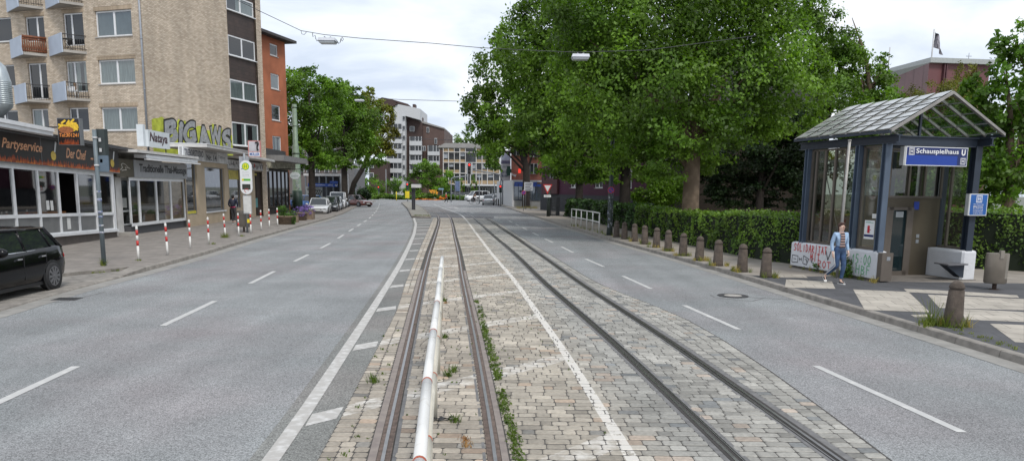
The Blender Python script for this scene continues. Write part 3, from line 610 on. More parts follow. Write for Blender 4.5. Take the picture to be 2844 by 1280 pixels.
# balconies: concrete slab on the skew, pale blue panel on one side, railing on the other
def balcony(sr,z,wood=False,w=3.0,clutter=None):
    A0,N0,B0=(sr,-.02),(sr+.75,1.05),(sr+w,-.02)
    P=lambda s,d,zz: FA.p(s,zz,d)
    mb=MB();poly=[A0,N0,B0];
    V=[P(s,d,z-.16) for s,d in poly]+[P(s,d,z) for s,d in poly];mb.add(V,[(0,1,2),(5,4,3),(0,3,4,1),(1,4,5,2),(2,5,3,0)])
    b=mb.build('balcony',M_CONC,bb)
    mb=MB();n=Vector((B0[0]-N0[0],B0[1]-N0[1]));nn=Vector((-n.y,n.x)).normalized()*.05
    q=[(N0[0],N0[1]),(B0[0]+.0,B0[1]),(B0[0]-nn.x,B0[1]-nn.y),(N0[0]-nn.x,N0[1]-nn.y)]
    q=[(N0[0],N0[1]+.02),(B0[0],B0[1]+.02),(B0[0]+.03,B0[1]+.07),(N0[0]+.03,N0[1]+.07)]
    mb.hexa([P(s,d,z-.18) for s,d in q]+[P(s,d,z+.98) for s,d in q]);mb.build('side_panel',mat('pale_blue_panel',(.42,.48,.57),.6,var=.06,scale=1.5),b)
    if not wood:
        mb=MB();m_=mat('rail_iron',(.05,.05,.052),.5,.4)
        mb.tube([P(A0[0],A0[1],z+.92),P(*N0,z+.92)],.025,6);mb.tube([P(A0[0],A0[1],z+.12),P(*N0,z+.12)],.018,6)
        for i in range(11):
            t=i/10;s_,d_=A0[0]+(N0[0]-A0[0])*t,A0[1]+(N0[1]-A0[1])*t;mb.tube([P(s_,d_,z),P(s_,d_,z+.92)],.013,5)
        mb.build('railing',m_,b)
    else:
        mb=MB()
        for i in range(12):
            t=i/11;s_,d_=A0[0]+(N0[0]-A0[0])*t,A0[1]+(N0[1]-A0[1])*t;mb.tube([P(s_,d_,z+.02),P(s_,d_,z+.3),P(s_,d_,z+.5),P(s_,d_,z+.9)],[.03,.065,.04,.03],6)
        mb.tube([P(A0[0],A0[1],z+.10),P(*N0,z+.10)],.05,6);mb.tube([P(A0[0],A0[1],z+.80),P(*N0,z+.80)],.05,6);mb.tube([P(A0[0],A0[1],z+.95),P(*N0,z+.95)],.085,6)
        mb.build('railing',mat('orange_stained_wood',(.17,.055,.022),.6,var=.25,scale=6),b,'brown wooden baluster railing')
    return b
zb=[FA.q(720*.32787,440*.32787)[1],FA.q(750*.32787,840*.32787)[1]]
hb=zb[0]-zb[1];sr2=FA.q(738*.32787,445*.32787)[0];sr3=FA.q(400*.32787,470*.32787)[0]
for z in (zb[0]+hb,zb[0],zb[1]): balcony(sr2,z)
for z,wd in ((zb[0]+hb,0),(zb[0],1),(zb[1],0)): balcony(sr3,z-.02,wd)
# furniture standing on two of the balconies
def onbal(s,d,z): v=FA.p(s,z,d);return v
v=onbal(sr2+.9,.55,zb[0]);t=thing('balcony_table','small dark folding table on the middle balcony','table',v)
mb=MB();mb.lathe([(.3,.68),(.3,.71)],v,14);mb.build('tabletop',mat('dark_iron',(.03,.03,.03),.5),t)
mb=MB()
for k in range(2):
    mb.tube([(v[0]-.22,v[1]-.15+.3*k,v[2]),(v[0]+.22,v[1]-.15+.3*k,v[2]+.68)],.014,5);mb.tube([(v[0]+.22,v[1]-.15+.3*k,v[2]),(v[0]-.22,v[1]-.15+.3*k,v[2]+.68)],.014,5)
mb.build('legs',MATS['dark_iron'],t)
v=onbal(sr2+.8,.5,zb[1]);t=thing('garden_chair','white plastic chair with a brown blanket on the lower balcony','chair',v)
mb=MB();mb.cbox((v[0],v[1],v[2]+.42),.5,.48,.04,.3);mb.cbox((v[0]+.2,v[1]+.1,v[2]+.68),.06,.46,.5,.3);mb.cbox((v[0],v[1]-.22,v[2]+.58),.42,.05,.24,.3)
for a in (-.2,.2):
    for b_ in (-.18,.18): mb.tube([(v[0]+a,v[1]+b_,v[2]),(v[0]+a*.9,v[1]+b_*.9,v[2]+.42)],.022,6)
mb.build('seat',M_WHITE,t)
mb=MB();mb.cbox((v[0]+.12,v[1]+.0,v[2]+.72),.18,.36,.42,.5);mb.build('blanket',mat('brown_blanket',(.25,.17,.11),.9),t)
# stair-side bay: dark tile panels between wide white windows
mb=MB();wins=[R(FGb,Z2,*t) for t in ((768,-60,1004,160),(778,290,1015,525),(792,665,1028,875),(806,1028,1040,1250))]
sA,sB=sC0+.04,sC1-.04
wins=[(sA+.1,sB-.05,w_[2],w_[3]) for w_ in wins];hh=wins[0][2]-wins[1][2];wins.insert(0,(sA+.1,sB-.05,wins[0][2]+hh,wins[0][3]+hh))
FGb.wall(mb,sC0,sC1,0,TOPZ,[w_ for w_ in wins if w_[3]<TOPZ],-.12);mb.build('tile_panels',M_BRICKD,bb)
for i,w_ in enumerate(wins):
    if w_[3]<TOPZ: window(FGb,bb,w_[0],w_[1],w_[2],w_[3],2,.13,[None,'half',None,'full','open'][i],.09,M_WHITE)
mb=MB();FGb.box(mb,-.35,sC2+.3,TOPZ,TOPZ+.35,-12,.35);mb.build('roof',M_ROOFD,bb)
mb=MB();q_=FGb.p(-.02,0,.02);v=FA.q(395,100)[0]
pp=FA.p(v+.0,0,.09);mb.tube([(pp[0],pp[1],3.),(pp[0],pp[1],TOPZ)],.06,8)
for z in (5.2,8.2,11.2,14.2): mb.lathe([(.08,0),(.08,.07)],(pp[0],pp[1],z),8)
mb.build('downpipe',mat('zinc_pipe',(.30,.32,.35),.5,.3),bb)
# graffiti on the gable: lime ground, silver letters with a black edge
gx0,_=FGb.q(400+135*.3106,320+100*.3106);gx1,_=FGb.q(400+790*.3106,320+250*.3106)
g0=R(FGb,Z4,150,30,780,285)
zt=FGb.q(400+300*.3106,320+40*.3106)[1];zbm=FGb.q(400+760*.3106,320+275*.3106)[1]
mb=MB();rr=random.Random(5);n=26;top=[];
sA_,sB_=FGb.q(400+80*.3106,400)[0],sC0-.02
for i in range(n+1):
    s_=sA_+(sB_-sA_)*i/n;top.append((s_,zt-.15+rr.uniform(-.5,.25)))
zl=zbm-1.0
for i in range(n): mb.add([FGb.p(top[i][0],zl,.006),FGb.p(top[i+1][0],zl,.006),FGb.p(top[i+1][0],top[i+1][1],.006),FGb.p(top[i][0],top[i][1],.006)],[(0,1,2,3)])
gr=mb.build('graffiti',mat('lime_spray',(.36,.40,.045),.8,var=.35,scale=2.5),bb,'silver and black letter graffiti on a lime ground')
LET='BiGAWS';ws=[.20,.07,.19,.20,.19,.15];x=g0[0]+.1;tot=g0[1]-g0[0]-.1
mbk,msv=MB(),MB()
zc=[0,-.05,.05,-.1,-.1,-.15]
for ch,wf,dz in zip(LET,ws,zc):
    w_=tot*wf;x0,x1=x+.06,x+w_-.04;x+=w_
    a,b=zbm-.1+dz,zt-.1+dz
    q_=rr.uniform(-.16,.16);cx_,cz_=(x0+x1)/2,(a+b)/2;k1=rr.uniform(-.14,.14)
    fn=lambda x,z,d,cx_=cx_,cz_=cz_,q_=q_,k1=k1:FGb.p(cx_+(x-cx_)*math.cos(q_)*(1+k1*(z-cz_))-(z-cz_)*math.sin(q_)+.05*math.sin(z*4.1),cz_+(x-cx_)*math.sin(q_)+(z-cz_)*math.cos(q_)+.07*math.sin(x*3.3),d)
    text(mbk,ch,fn,x0-.13,x1+.13,a-.16,b+.14,.010,offset=.10,shear=.1,res=6);text(msv,ch,fn,x0-.03,x1+.03,a-.03,b+.03,.016,offset=.055,shear=.1,res=6)
mbk.build('graffiti_outline',mat('black_spray',(.012,.012,.013),.7),gr);msv.build('graffiti_letters',mat('silver_spray',(.30,.31,.32),.5,.2,var=.25,scale=6),gr)
# ---- orange rendered house
o0=AT(724,300,64.2);o1=AT(797,300,68.3);FO=Face((o0.x,o0.y),(o1.x,o1.y))
zt0=FO.q(797,121)[1]
ob=thing('orange_house','narrow orange rendered house with small white windows behind the brick block','building',(o0.x,o0.y,0))
ow=[R(FO,(380,0,.32787),*t) for t in ((1125,365,1195,488),(1132,618,1210,768),(1140,885,1218,1030),(1148,1150,1226,1295))]
mb=MB();FO.wall(mb,0,FO.L,0,zt0,ow)
bk1=FO.p(FO.L,0,-9);bk0=FO.p(0,0,-9)
for A,B in ((FO.p(FO.L,0),bk1),(bk1,bk0),(bk0,FO.p(0,0))): mb.add([A,B,(B[0],B[1],zt0),(A[0],A[1],zt0)],[(0,1,2,3)])
mb.build('wall',M_ORANGE,ob)
for i,x in enumerate(ow): window(FO,ob,*x,1,.06,[None,'blind',None,'open'][i],.10)
mb=MB();FO.box(mb,-1.5,FO.L+.75,zt0+.0,zt0+.22,-9.5,.75);mb.build('roof',M_ROOFD,ob)
# ---- snack bar "Der Chef"
S1=Face((-16.88,26.58),(-17.52,32.65));S1.r=S1.L;S1.k=-.021
b1=thing('snack_bar','low snack bar with flame-pattern black fascia and white-framed windows','shop',(*S1.p(0,0)[:2],.12))
sR=S1.q(323,600)[0];sL=-7.5
zsill=S1.q(300,320+1035*.31065)[1];ztr=S1.q(250,320+885*.31065)[1];ztp=S1.q(250,320+530*.31065)[1];zf0=S1.q(300,320+508*.31065)[1];zf1=S1.q(340,320+328*.31065)[1]
xs=[S1.q(p*.31065,320+700*.31065)[0] for p in (-420,-230,-75,133,352,532,700,857,1010)]
xs[0]=xs[1]-2.2
holes=[]
for i in range(len(xs)-1):
    holes.append((xs[i]+.05,xs[i+1]-.05,ztr+.06,ztp-.02));holes.append((xs[i]+.05,xs[i+1]-.05,zsill+.1,ztr-.06))
mb=MB();S1.wall(mb,sL,sR,zsill,zf0,holes,.0,.09);mb.build('window_frame',M_WHITE,b1)
for i in range(len(xs)-1):
    mb=MB();S1.quad(mb,xs[i],xs[i+1],ztr,ztp,-.05);gm=clearglass('shop_pane',(.55,.58,.58),.9)
    if i!=5: mb.build('pane',gm,b1)
    mb=MB();S1.quad(mb,xs[i],xs[i+1],zsill+.05,ztr,-.05);mb.build('lower_pane',mat('frosted_pane',(.16,.165,.165),.25,var=.15,scale=2),b1)
mb=MB();S1.box(mb,sL,sR,-.4,zsill,-.3,-.02);mb.build('plinth',mat('brown_plinth',(.10,.085,.075),.8,var=.2,scale=2),b1)
mb=MB();S1.box(mb,sL,sR+.05,zsill-.05,zsill+.06,-.02,.07);mb.build('sill',M_WHITE,b1)
mb=MB();S1.quad(mb,sL,sR,.1,zf0,-3.5);mb.add([S1.p(sL,.13,-.1),S1.p(sR,.13,-.1),S1.p(sR,.13,-3.5),S1.p(sL,.13,-3.5)],[(0,1,2,3)]);S1.box(mb,sL,sL+.1,.1,zf0,-3.5,-.1);S1.box(mb,sR-.12,sR-.02,.1,zf0,-3.5,-.1);mb.build('interior',M_ROOM,b1)
mb=MB();S1.box(mb,xs[5]-.6,xs[6]+.4,ztr-.6,ztr+.12,-1.3,-.7);mb.build('counter',mat('orange_counter',(.45,.16,.04),.5),b1)
mb=MB();
for s_,z_,w_,h_ in ((xs[4]+.5,ztr+.2,.22,.34),(xs[4]+.8,ztr+.18,.2,.36)): S1.quad(mb,s_,s_+w_,z_,z_+h_,-.045)
S1.quad(mb,xs[5]+.5,xs[5]+.78,ztr-.55,ztr-.12,-.045);mb.build('notices',mat('paper',(.62,.62,.60),.8),b1)
mb=MB();S1.box(mb,sL,sR+.35,zf0+.003,zf1,-.25,.12);fas=mb.build('fascia',M_DARK,b1)
# flames along the fascia foot
mf=MB();mf2=MB();rr=random.Random(11);s_=-7.4
while s_<sR+.3:
    w_=rr.uniform(.05,.13);h_=rr.uniform(.08,.30);z_=zf0+.01
    mf.add([S1.p(s_,z_,.124),S1.p(s_+w_,z_,.124),S1.p(s_+w_*.8,z_+h_*.5,.124),S1.p(s_+w_*(.3+.4*rr.random()),z_+h_,.124),S1.p(s_+w_*.1,z_+h_*.55,.124)],[(0,1,2,3,4)])
    if rr.random()<.55: mf2.add([S1.p(s_+w_*.2,z_,.128),S1.p(s_+w_*.8,z_,.128),S1.p(s_+w_*.5,z_+h_*.5,.128)],[(0,1,2)])
    s_+=w_*.85
mf.build('flames',mat('flame_orange',(.32,.065,.02),.5,var=.5,scale=9),fas);mf2.build('flame_tips',mat('flame_yellow',(.60,.22,.04),.5,var=.3,scale=9),fas)
M_LET=mat('copper_lettering',(.62,.32,.18),.5)
mb=MB();s0,s1,z0,z1=R(S1,Z3,20,225,380,345,.13)
zA=S1.q(10*.31,320+330*.31,.13);hl=zf1-zf0
a=S1.q(15*.31065,320+270*.31065,.13)[0];b=S1.q(380*.31065,320+300*.31065,.13)[0]
text(mb,'Partyservice',S1.p,a,b,zf0+hl*.36,zf0+hl*.80,.126,shear=.35,offset=.02)
a=S1.q(590*.31065,320+340*.31065,.13)[0];b=S1.q(775*.31065,320+370*.31065,.13)[0];text(mb,'Der Chef',S1.p,a,b,zf0+hl*.38,zf0+hl*.78,.126,shear=.35,offset=.02)
a=S1.q(800*.31065,400,.13)[0];b=S1.q(965*.31065,400,.13)[0];text(mb,'-Grill',S1.p,a,b,zf0+hl*.34,zf0+hl*.74,.126,shear=.35,offset=.02)
mb.build('lettering',M_LET,fas)
mb=MB();mh=MB()
for px_ in (478,1000):
    a=S1.q(px_*.31065,430,.13)[0];cz=zf0+hl*.40
    P=[S1.p(a+.19*math.cos(q),cz+.17*math.sin(q),.128) for q in [i*math.pi/8 for i in range(16)]];mb.add(P,[tuple(range(16))])
    mh.add([S1.p(a+.06,cz+.15,.129),S1.p(a+.15,cz+.12,.129),S1.p(a+.30,cz+.50,.129),S1.p(a+.18,cz+.52,.129)],[(0,1,2,3)])
mb.build('pan_emblem',mat('schnitzel_yellow',(.50,.36,.06),.5,var=.2,scale=20),fas);mh.build('pan_handle_emblem',mat('emblem_white',(.6,.6,.6),.5),fas)
mb=MB();a=S1.q(375*.31065,440,.13)[0];S1.box(mb,a-.012,a+.012,zf0,zf1,.12,.13);S1.box(mb,sL,sR+.35,zf0-.03,zf0+.002,-.2,.14);S1.box(mb,sL,sR+.35,zf1+.001,zf1+.03,-.2,.14);mb.build('fascia_trim',M_GREYM,fas)
# flat roof with a white front edge, awning case on the left half
zr=zf1+.12;sW=S1.q(530*.31065,320+180*.31065,.9)[0]
mb=MB();S1.box(mb,sL,sR+1.6,zf1+.035,zf1+.17,-11,.35);mb.build('roof',mat('roof_edge_dark',(.06,.06,.062),.7),b1)
mb=MB();S1.box(mb,sL,sW,zf1+.175,zf1+.30,.1,.75);S1.box(mb,sL,sW,zf1+.05,zf1+.172,.36,.7);mb.build('awning_case',M_WHITE,b1)
mb=MB();S1.box(mb,sL,sR,.1,zf1,-11,-3.6);mb.build('rear_block',M_CONC,b1)
# ventilation duct on the roof
vd=AT(12,300,27.5)
dt=thing('ventilation_duct','galvanised round ventilation duct standing on the snack bar roof at the picture edge','duct',(vd.x,vd.y,zr+.05))
mb=MB();mb.tube([(vd.x-2.2,vd.y,vd.z-.15),(vd.x-.3,vd.y,vd.z-.15),(vd.x-.0,vd.y,vd.z+.1),(vd.x-.0,vd.y,vd.z+.9),(vd.x-.1,vd.y,vd.z+1.3),(vd.x-.5,vd.y,vd.z+1.7),(vd.x-1.5,vd.y,vd.z+1.9)],.29,18)
for k in range(12): mb.lathe([(.29,0),(.305,.02),(.29,.04)],(vd.x,vd.y,vd.z+.12+k*.07),18)
mb.build('pipe',mat('galvanised_sheet',(.42,.46,.47),.35,.75,var=.15,scale=3),dt)
mb=MB();mb.tube([(vd.x-.3,vd.y,zr),(vd.x-.3,vd.y,vd.z-.4)],.05,6);mb.tube([(vd.x+.0,vd.y+.1,zr),(vd.x,vd.y+.1,vd.z)],.04,6);mb.build('support',M_GREYM,dt)
# food box sign
YS=27.3
def FY(px,Y): # upright plane square to the camera's heading at depth Y
    v=AT(px,500,Y);return Face((v.x,Y),(v.x+1,Y))
f=FY(171,YS);l0=f.q(171,328);l1=f.q(239,404);
sg=thing('food_sign','square light-box sign with a picture of fried food, a phone number and flames','sign',f.p(l0[0],l1[1]))
w_=l1[0]-l0[0];zt_,zb_=l0[1],l1[1]
mb=MB();f.box(mb,0,w_,zb_,zt_,-.22,0);mb.build('light_box',M_GREYM,sg)
mb=MB();f.quad(mb,.02,w_-.02,zb_+.02,zt_-.02,.004);mb.build('sign_face',mat('sign_black',(.02,.015,.015),.4),sg)
mb=MB();rr=random.Random(2)
for k in range(34):
    a=rr.uniform(.15,.85)*w_;b_=zb_+(zt_-zb_)*rr.uniform(.55,.9);
    if (a/w_-.55)**2/.16+((b_-zb_)/(zt_-zb_)-.72)**2/.035>1: continue
    L_=rr.uniform(.12,.3);q=rr.uniform(-.5,1.1);n_=(math.cos(q)*L_/2,math.sin(q)*L_/2);t_=(-math.sin(q)*.035,math.cos(q)*.035)
    mb.add([f.p(a-n_[0]-t_[0],b_-n_[1]-t_[1],.006+k*.0004),f.p(a+n_[0]-t_[0],b_+n_[1]-t_[1],.006+k*.0004),f.p(a+n_[0]+t_[0],b_+n_[1]+t_[1],.006+k*.0004),f.p(a-n_[0]+t_[0],b_-n_[1]+t_[1],.006+k*.0004)],[(0,1,2,3)])
mb.build('chips_picture',mat('chip_yellow',(.75,.48,.03),.5,var=.25,scale=18),sg)
mb=MB();P=[f.p(w_*(.40+.34*math.cos(i*math.pi/9)),zb_+(zt_-zb_)*(.56+.13*math.sin(i*math.pi/9)),.021) for i in range(18)];mb.add(P,[tuple(range(18))]);mb.build('meat_picture',mat('meat_brown',(.30,.10,.03),.5,var=.35,scale=14),sg)
mb=MB();text(mb,'Tel:301241',f.p,.06,w_-.04,zb_+(zt_-zb_)*.30,zb_+(zt_-zb_)*.44,.023,shear=.15,offset=.015);mb.build('lettering',mat('sign_orange',(.8,.28,.06),.5),sg)
mb=MB();s_=.02
while s_<w_-.08:
    h_=rr.uniform(.08,.26);mb.add([f.p(s_,zb_+.02,.008),f.p(s_+.07,zb_+.02,.008),f.p(s_+.035,zb_+.02+h_,.008)],[(0,1,2)]);s_+=.055
mb.build('flames',MATS['flame_orange'],sg)
mb=MB();f.box(mb,-.9,0,zt_-.35,zt_-.3,-.12,-.08);f.box(mb,-.9,0,zb_+.3,zb_+.35,-.12,-.08);mb.build('bracket',M_DARK,sg)
# ---- Thai massage shop
S2=Face((-17.62,33.4),(-18.17,41.14))
b2=thing('massage_shop','low massage shop with grey sign board and white-framed bay windows','shop',(*S2.p(0,0)[:2],.12))
a0=S2.q(Z3[0]+1155*.31065,500)[0];a1=S2.q(400+370*.3106,500)[0]
zs=S2.q(400+300*.3106,320+945*.3106)[1];zt2=S2.q(400+200*.3106,320+592*.3106)[1]
zg0=S2.q(400+300*.3106,320+568*.3106,.05)[1];zg1=S2.q(400+200*.3106,320+425*.3106,.05)[1]
xs=[S2.q(p,520)[0] for p in (1160*.31065,1245*.31065,400+112*.3106,400+240*.3106,400+362*.3106)]
holes=[(xs[0]+.06,xs[1]-.06,zs+.12,zt2)]+[(xs[i]+.06,xs[i+1]-.05,zs+.12,zt2) for i in range(1,4)]
mb=MB();S2.wall(mb,a0-.05,a1,zs-.02,zg0,holes,0,.1);mb.build('window_frame',M_WHITE,b2)
for h_ in holes:
    mb=MB();S2.quad(mb,h_[0]-.02,h_[1]+.02,h_[2]-.02,h_[3]+.02,-.05);mb.build('pane',clearglass('reflecting_pane',(.5,.52,.5),1.0),b2)
mb=MB();S2.quad(mb,a0,a1,.1,zg0,-1.2);mb.add([S2.p(a0,zs,-.1),S2.p(a1,zs,-.1),S2.p(a1,zs,-1.2),S2.p(a0,zs,-1.2)],[(0,1,2,3)]);mb.build('interior',mat('beige_interior',(.16,.14,.115),.9,var=.6,scale=1.1),b2)
mb=MB();S2.box(mb,a0,a1-.1,.1,zs,-.5,-.08);mb.build('plinth',mat('dark_plinth',(.07,.07,.075),.8),b2)
mb=MB();S2.box(mb,a0-.75,a0-.05,.1,.26,-1.2,.25);mb.build('step',M_CONC,b2)
# recessed white door
d0,d1=S2.q(1040*.31065,500,-.5)[0],S2.q(1150*.31065,500,-.5)[0];zd=S2.q(1090*.31065,320+560*.31065,-.5)[1]
mb=MB();S2.frame(mb,d0,d1,.26,zd,.12,-.56,-.5,.35);S2.box(mb,d0+.12,d1-.12,1.15,1.23,-.56,-.5);dr=mb.build('door',M_WHITE,b2)
mb=MB();S2.quad(mb,d0+.1,d1-.1,.5,zd-.1,-.53);mb.build('pane',M_PANE,dr);mb=MB();S2.quad(mb,d0+.2,d1-.3,1.35,1.8,-.525);mb.build('notice',MATS['paper'],dr)
mb=MB();S2.box(mb,d0-.5,a0,zd,zg0+.1,-.56,-.1);S2.box(mb,d0-.6,d0,.1,zg0,-.56,-.3);mb.build('porch',M_WHITE2,b2)
ss0,ss1=S2.q(1205*.31065,470,.1)[0],a1+.1
sign=MB();S2.box(sign,ss0,ss1,zg0+.002,zg1,-.1,.08);sgn=sign.build('sign_board',mat('grey_board',(.32,.33,.345),.5,var=.08),b2)
mb=MB();a=S2.q(1250*.31065,470,.1)[0];text(mb,'Traditionelle Thai-Massage',S2.p,a,ss1-.12,zg0+(zg1-zg0)*.18,zg0+(zg1-zg0)*.80,.084,shear=.12,offset=.03,space=.92);mb.build('lettering',mat('lettering_black',(.015,.015,.02),.5),sgn)
a=S2.q(1045*.31065,460,.1)[0]
mb=MB();S2.box(mb,a,ss0-.02,zg0+.002,zg1,-.1,.06);bd=mb.build('olive_board',mat('olive_dark',(.075,.066,.045),.6,var=.15),b2)
mb=MB();pts=[(1075,490),(1095,470),(1085,440),(1100,430),(1120,440),(1150,470),(1165,480),(1140,470),(1120,465),(1130,490),(1090,495)];
mb.tube([S2.p(*S2.q(x*.31065,320+y*.31065,.08),.075) for x,y in pts],.018,4);mb.build('line_emblem',mat('emblem_grey',(.45,.43,.38),.5),bd)
mb=MB();S2.box(mb,d0-.6,ss1,zg1+.30,zg1+.42,-8,.75);mb.build('roof',M_WHITE2,b2)
mb=MB();S2.box(mb,ss0,ss1+.1,zg1+.10,zg1+.26,.1,.65);S2.box(mb,ss0,ss1+.1,zg1+.0,zg1+.07,.55,.8);mb.build('awning_case',M_WHITE,b2)
mb=MB();S2.box(mb,d0-.6,ss1,.1,zg1+.3,-8,-1.25);mb.build('rear_block',M_CONC,b2)
# Nataya sign on the roof
a,zt_=S2.q(400+28*.3106,320+102*.3106,.3);b,zb_=S2.q(400+248*.3106,320+306*.3106,.3)
ns=thing('shop_sign','pale sign box with curly dark lettering raised above the massage shop roof','sign',S2.p(a,zb_,.3))
mb=MB();S2.box(mb,a-.02,a+.25,zb_+.0,zt_+.1,-.2,.1);S2.box(mb,a+.25,b,zb_,zt_-.12,.0,.22);mb.build('sign_box',mat('pale_blue_box',(.60,.64,.66),.5,var=.05),ns)
mb=MB();text(mb,'Nataya',S2.p,a+.38,b-.3,zb_+.12,zt_-.22,.226,shear=.22,offset=.03);mb.build('lettering',mat('lettering_maroon',(.05,.015,.02),.5),ns)
mb=MB()
for s_ in (a+.4,b-.4): mb.tube([S2.p(s_,zb_-.35,.15),S2.p(s_,zb_+.01,.15)],.03,6)
mb.build('post',M_DARK,ns)
# ---- tattoo studio, Nr. 14
S3=Face((-18.10,41.2),(-18.98,50.6))
b3=thing('studio_shop','sand-tiled corner shop with a grey lettered board under a broad flat canopy','shop',(*S3.p(0,0)[:2],.12))
M_SAND=slabmat('sand_tiles',(.36,.29,.21),(.6,.6),.008,.7)
E3=S3.q(400+752*.3106,500)[0]
zc=S3.q(400+640*.3106,320+428*.3106)[1]
x=[S3.q(400+p*.3106,500)[0] for p in (375,475,540,718)]
zs3=S3.q(400+640*.3106,320+855*.3106)[1];zt3=S3.q(400+640*.3106,320+470*.3106)[1]
hs=[(x[0]+.0,x[1],zs3-.1,zt3+.3),(x[2]+.1,x[3],zs3,zt3)]
mb=MB();S3.wall(mb,x[0]-.15,E3,.1,zc+.3,hs,0,.25);mb.build('wall',mat('sand_wall',(.46,.37,.26),.7,var=.1,scale=1.2),b3)
for h_ in hs:
    mb=MB();S3.frame(mb,h_[0],h_[1],h_[2],h_[3],.06,-.16,-.1);wf=mb.build('window',M_GREYM,b3)
    mb=MB();S3.quad(mb,h_[0],h_[1],h_[2],h_[3],-.14);mb.build('pane',clearglass('reflecting_pane2',(.4,.42,.42),.6),wf)
    mb=MB();S3.quad(mb,h_[0],h_[1],h_[2],h_[3],-.24);mb.build('display',mat('display_mix',(.06,.06,.06),.8,var=.2,scale=2.2,col2=(.22,.22,.2),c2=.6),wf)
mb=MB();S3.quad(mb,hs[0][0]+.03,hs[0][1]-.03,hs[0][2]+.03,hs[0][2]+.22,-.13);mb.build('yellow_strip',mat('yellow_vinyl',(.62,.55,.06),.5),b3)
mb=MB();S3.box(mb,hs[1][0]-.05,hs[1][1]+.05,zs3-.08,zs3,-.1,.06);mb.build('sill',M_WHITE,b3)
s0=S3.q(400+340*.3106,420,.1)[0];s1=S3.q(400+745*.3106,420,.1)[0];z0=zc;z1=S3.q(400+600*.3106,320+322*.3106,.1)[1]
mb=MB();S3.box(mb,s0,s1,z0,z1,-.1,.1);sb=mb.build('sign_board',mat('pale_grey_board',(.62,.625,.63),.6,var=.2,scale=3),b3)
mb=MB();S3.box(mb,s0,s0+.25,z0-.05,z1+.02,-.05,.14);mb.build('board_end',M_WHITE,sb)
mb=MB();L_=s1-s0;text(mb,'TREBORSTUDIO',S3.p,s0+.35,s0+L_*.42,z0+.22,z1-.08,.104,offset=.03);text(mb,'Tattoo',S3.p,s0+L_*.76,s0+L_*.93,z0+.3,z1-.2,.104,shear=.3);mb.build('lettering',mat('faded_lettering',(.10,.11,.14),.6),sb)
mb=MB();S3.box(mb,s0+L_*.45,s0+L_*.73,z0+.05,z1-.02,.1,.115);pl_=mb.build('number_plate',mat('plate_grey',(.42,.42,.42),.5),sb)
mb=MB();text(mb,'Nr. 14',S3.p,s0+L_*.48,s0+L_*.71,z0+.10,z0+.44,.118,offset=.04);text(mb,'Hattinger Str.',S3.p,s0+L_*.47,s0+L_*.71,z0+.50,z0+.64,.118);mb.build('lettering',MATS['lettering_black'],pl_)
# canopy over the studio
zc0=z1+.12
e0=S3.q(400+330*.3106,320+235*.3106,1.5)[0]
mb=MB();cb_=S3.q(400+935*.3106,320+350*.3106,1.1)[0];ca=S3.q(400+560*.3106,320+238*.3106,1.1)[0]
zc1=S3.q(400+800*.3106,320+303*.3106,1.1)[1]-.17
S3.box(mb,ca,cb_,zc1,zc1+.17,-1.6,1.1);cn=mb.build('canopy',M_WHITE2,b3)
mb=MB();S3.box(mb,ca-.02,cb_,zc1+.171,zc1+.21,-1.6,1.13);mb.build('canopy_edge',M_WHITE,cn)
# ---- music shop with white board
S4=Face((-18.98,50.6),(-19.57,59.2))
b4=thing('music_shop','shop with a cluttered white sign board, curved pale canopy and a dark doorway','shop',(*S4.p(0,0)[:2],.12))
xx=[S4.q(400+p*.3106,500)[0] for p in (752,858,865,990,1065,1100)]
zz=S4.q(400+1030*.3106,320+500*.3106)[1]
hs=[(xx[0]+.15,xx[2],.9,zz+.0),(xx[3],xx[4],.14,zz-.05)]
mb=MB();S4.wall(mb,0,xx[5],.1,zz+.1,hs,0,.3);mb.build('wall',MATS['sand_wall'],b4)
h_=hs[0];mb=MB();S4.frame(mb,h_[0],h_[1],h_[2],h_[3],.07,-.14,-.08);wf=mb.build('window',M_GREYM,b4);mb=MB();S4.quad(mb,h_[0],h_[1],h_[2],h_[3],-.12);mb.build('pane',MATS['reflecting_pane2'],wf)
mb=MB();S4.quad(mb,h_[0],h_[1],h_[2],h_[3],-.28);mb.build('display',mat('display_blue',(.10,.13,.16),.8,var=.2,scale=2,col2=(.35,.36,.34),c2=.55),wf)
mb=MB();S4.quad(mb,h_[0]+.1,h_[1]-.1,h_[3]-.7,h_[3]-.08,-.115);mb.build('yellow_poster',mat('yellow_poster',(.45,.38,.06),.6,var=.3,scale=4),wf)
h_=hs[1];mb=MB();S4.frame(mb,h_[0],h_[1],h_[2],h_[3],.08,-.3,-.24);dd=mb.build('door',M_DARK,b4);mb=MB();S4.quad(mb,h_[0],h_[1],h_[2],h_[3],-.28);mb.build('pane',M_PANE,dd)
mb=MB();S4.quad(mb,h_[0]+.15,h_[1]-.3,.8,1.5,-.235);mb.build('teal_poster',mat('teal_poster',(.12,.32,.32),.6,var=.3,scale=9),dd)
mb=MB();S4.quad(mb,h_[0]+.1,h_[1]-.1,zz-.35,zz-.18,-.235);mb.build('yellow_strip',MATS['yellow_poster'],dd)
mb=MB();S4.quad(mb,h_[0]+.1,h_[0]+.35,1.7,2.05,-.233);S4.quad(mb,h_[1]-.5,h_[1]-.25,1.75,2.15,-.233);mb.build('notices',MATS['paper'],dd)
s0,s1=S4.q(400+750*.3106,450,.1)[0],S4.q(400+1115*.3106,450,.1)[0];zt4=S4.q(400+1000*.3106,320+425*.3106,.1)[1]
mb=MB();S4.box(mb,s0,s1,zz+.02,zt4,-.1,.1);sb=mb.build('sign_board',mat('white_board',(.5,.5,.5),.6,var=.15,scale=4),b4)
mb=MB();rr=random.Random(9);k=s0+.3
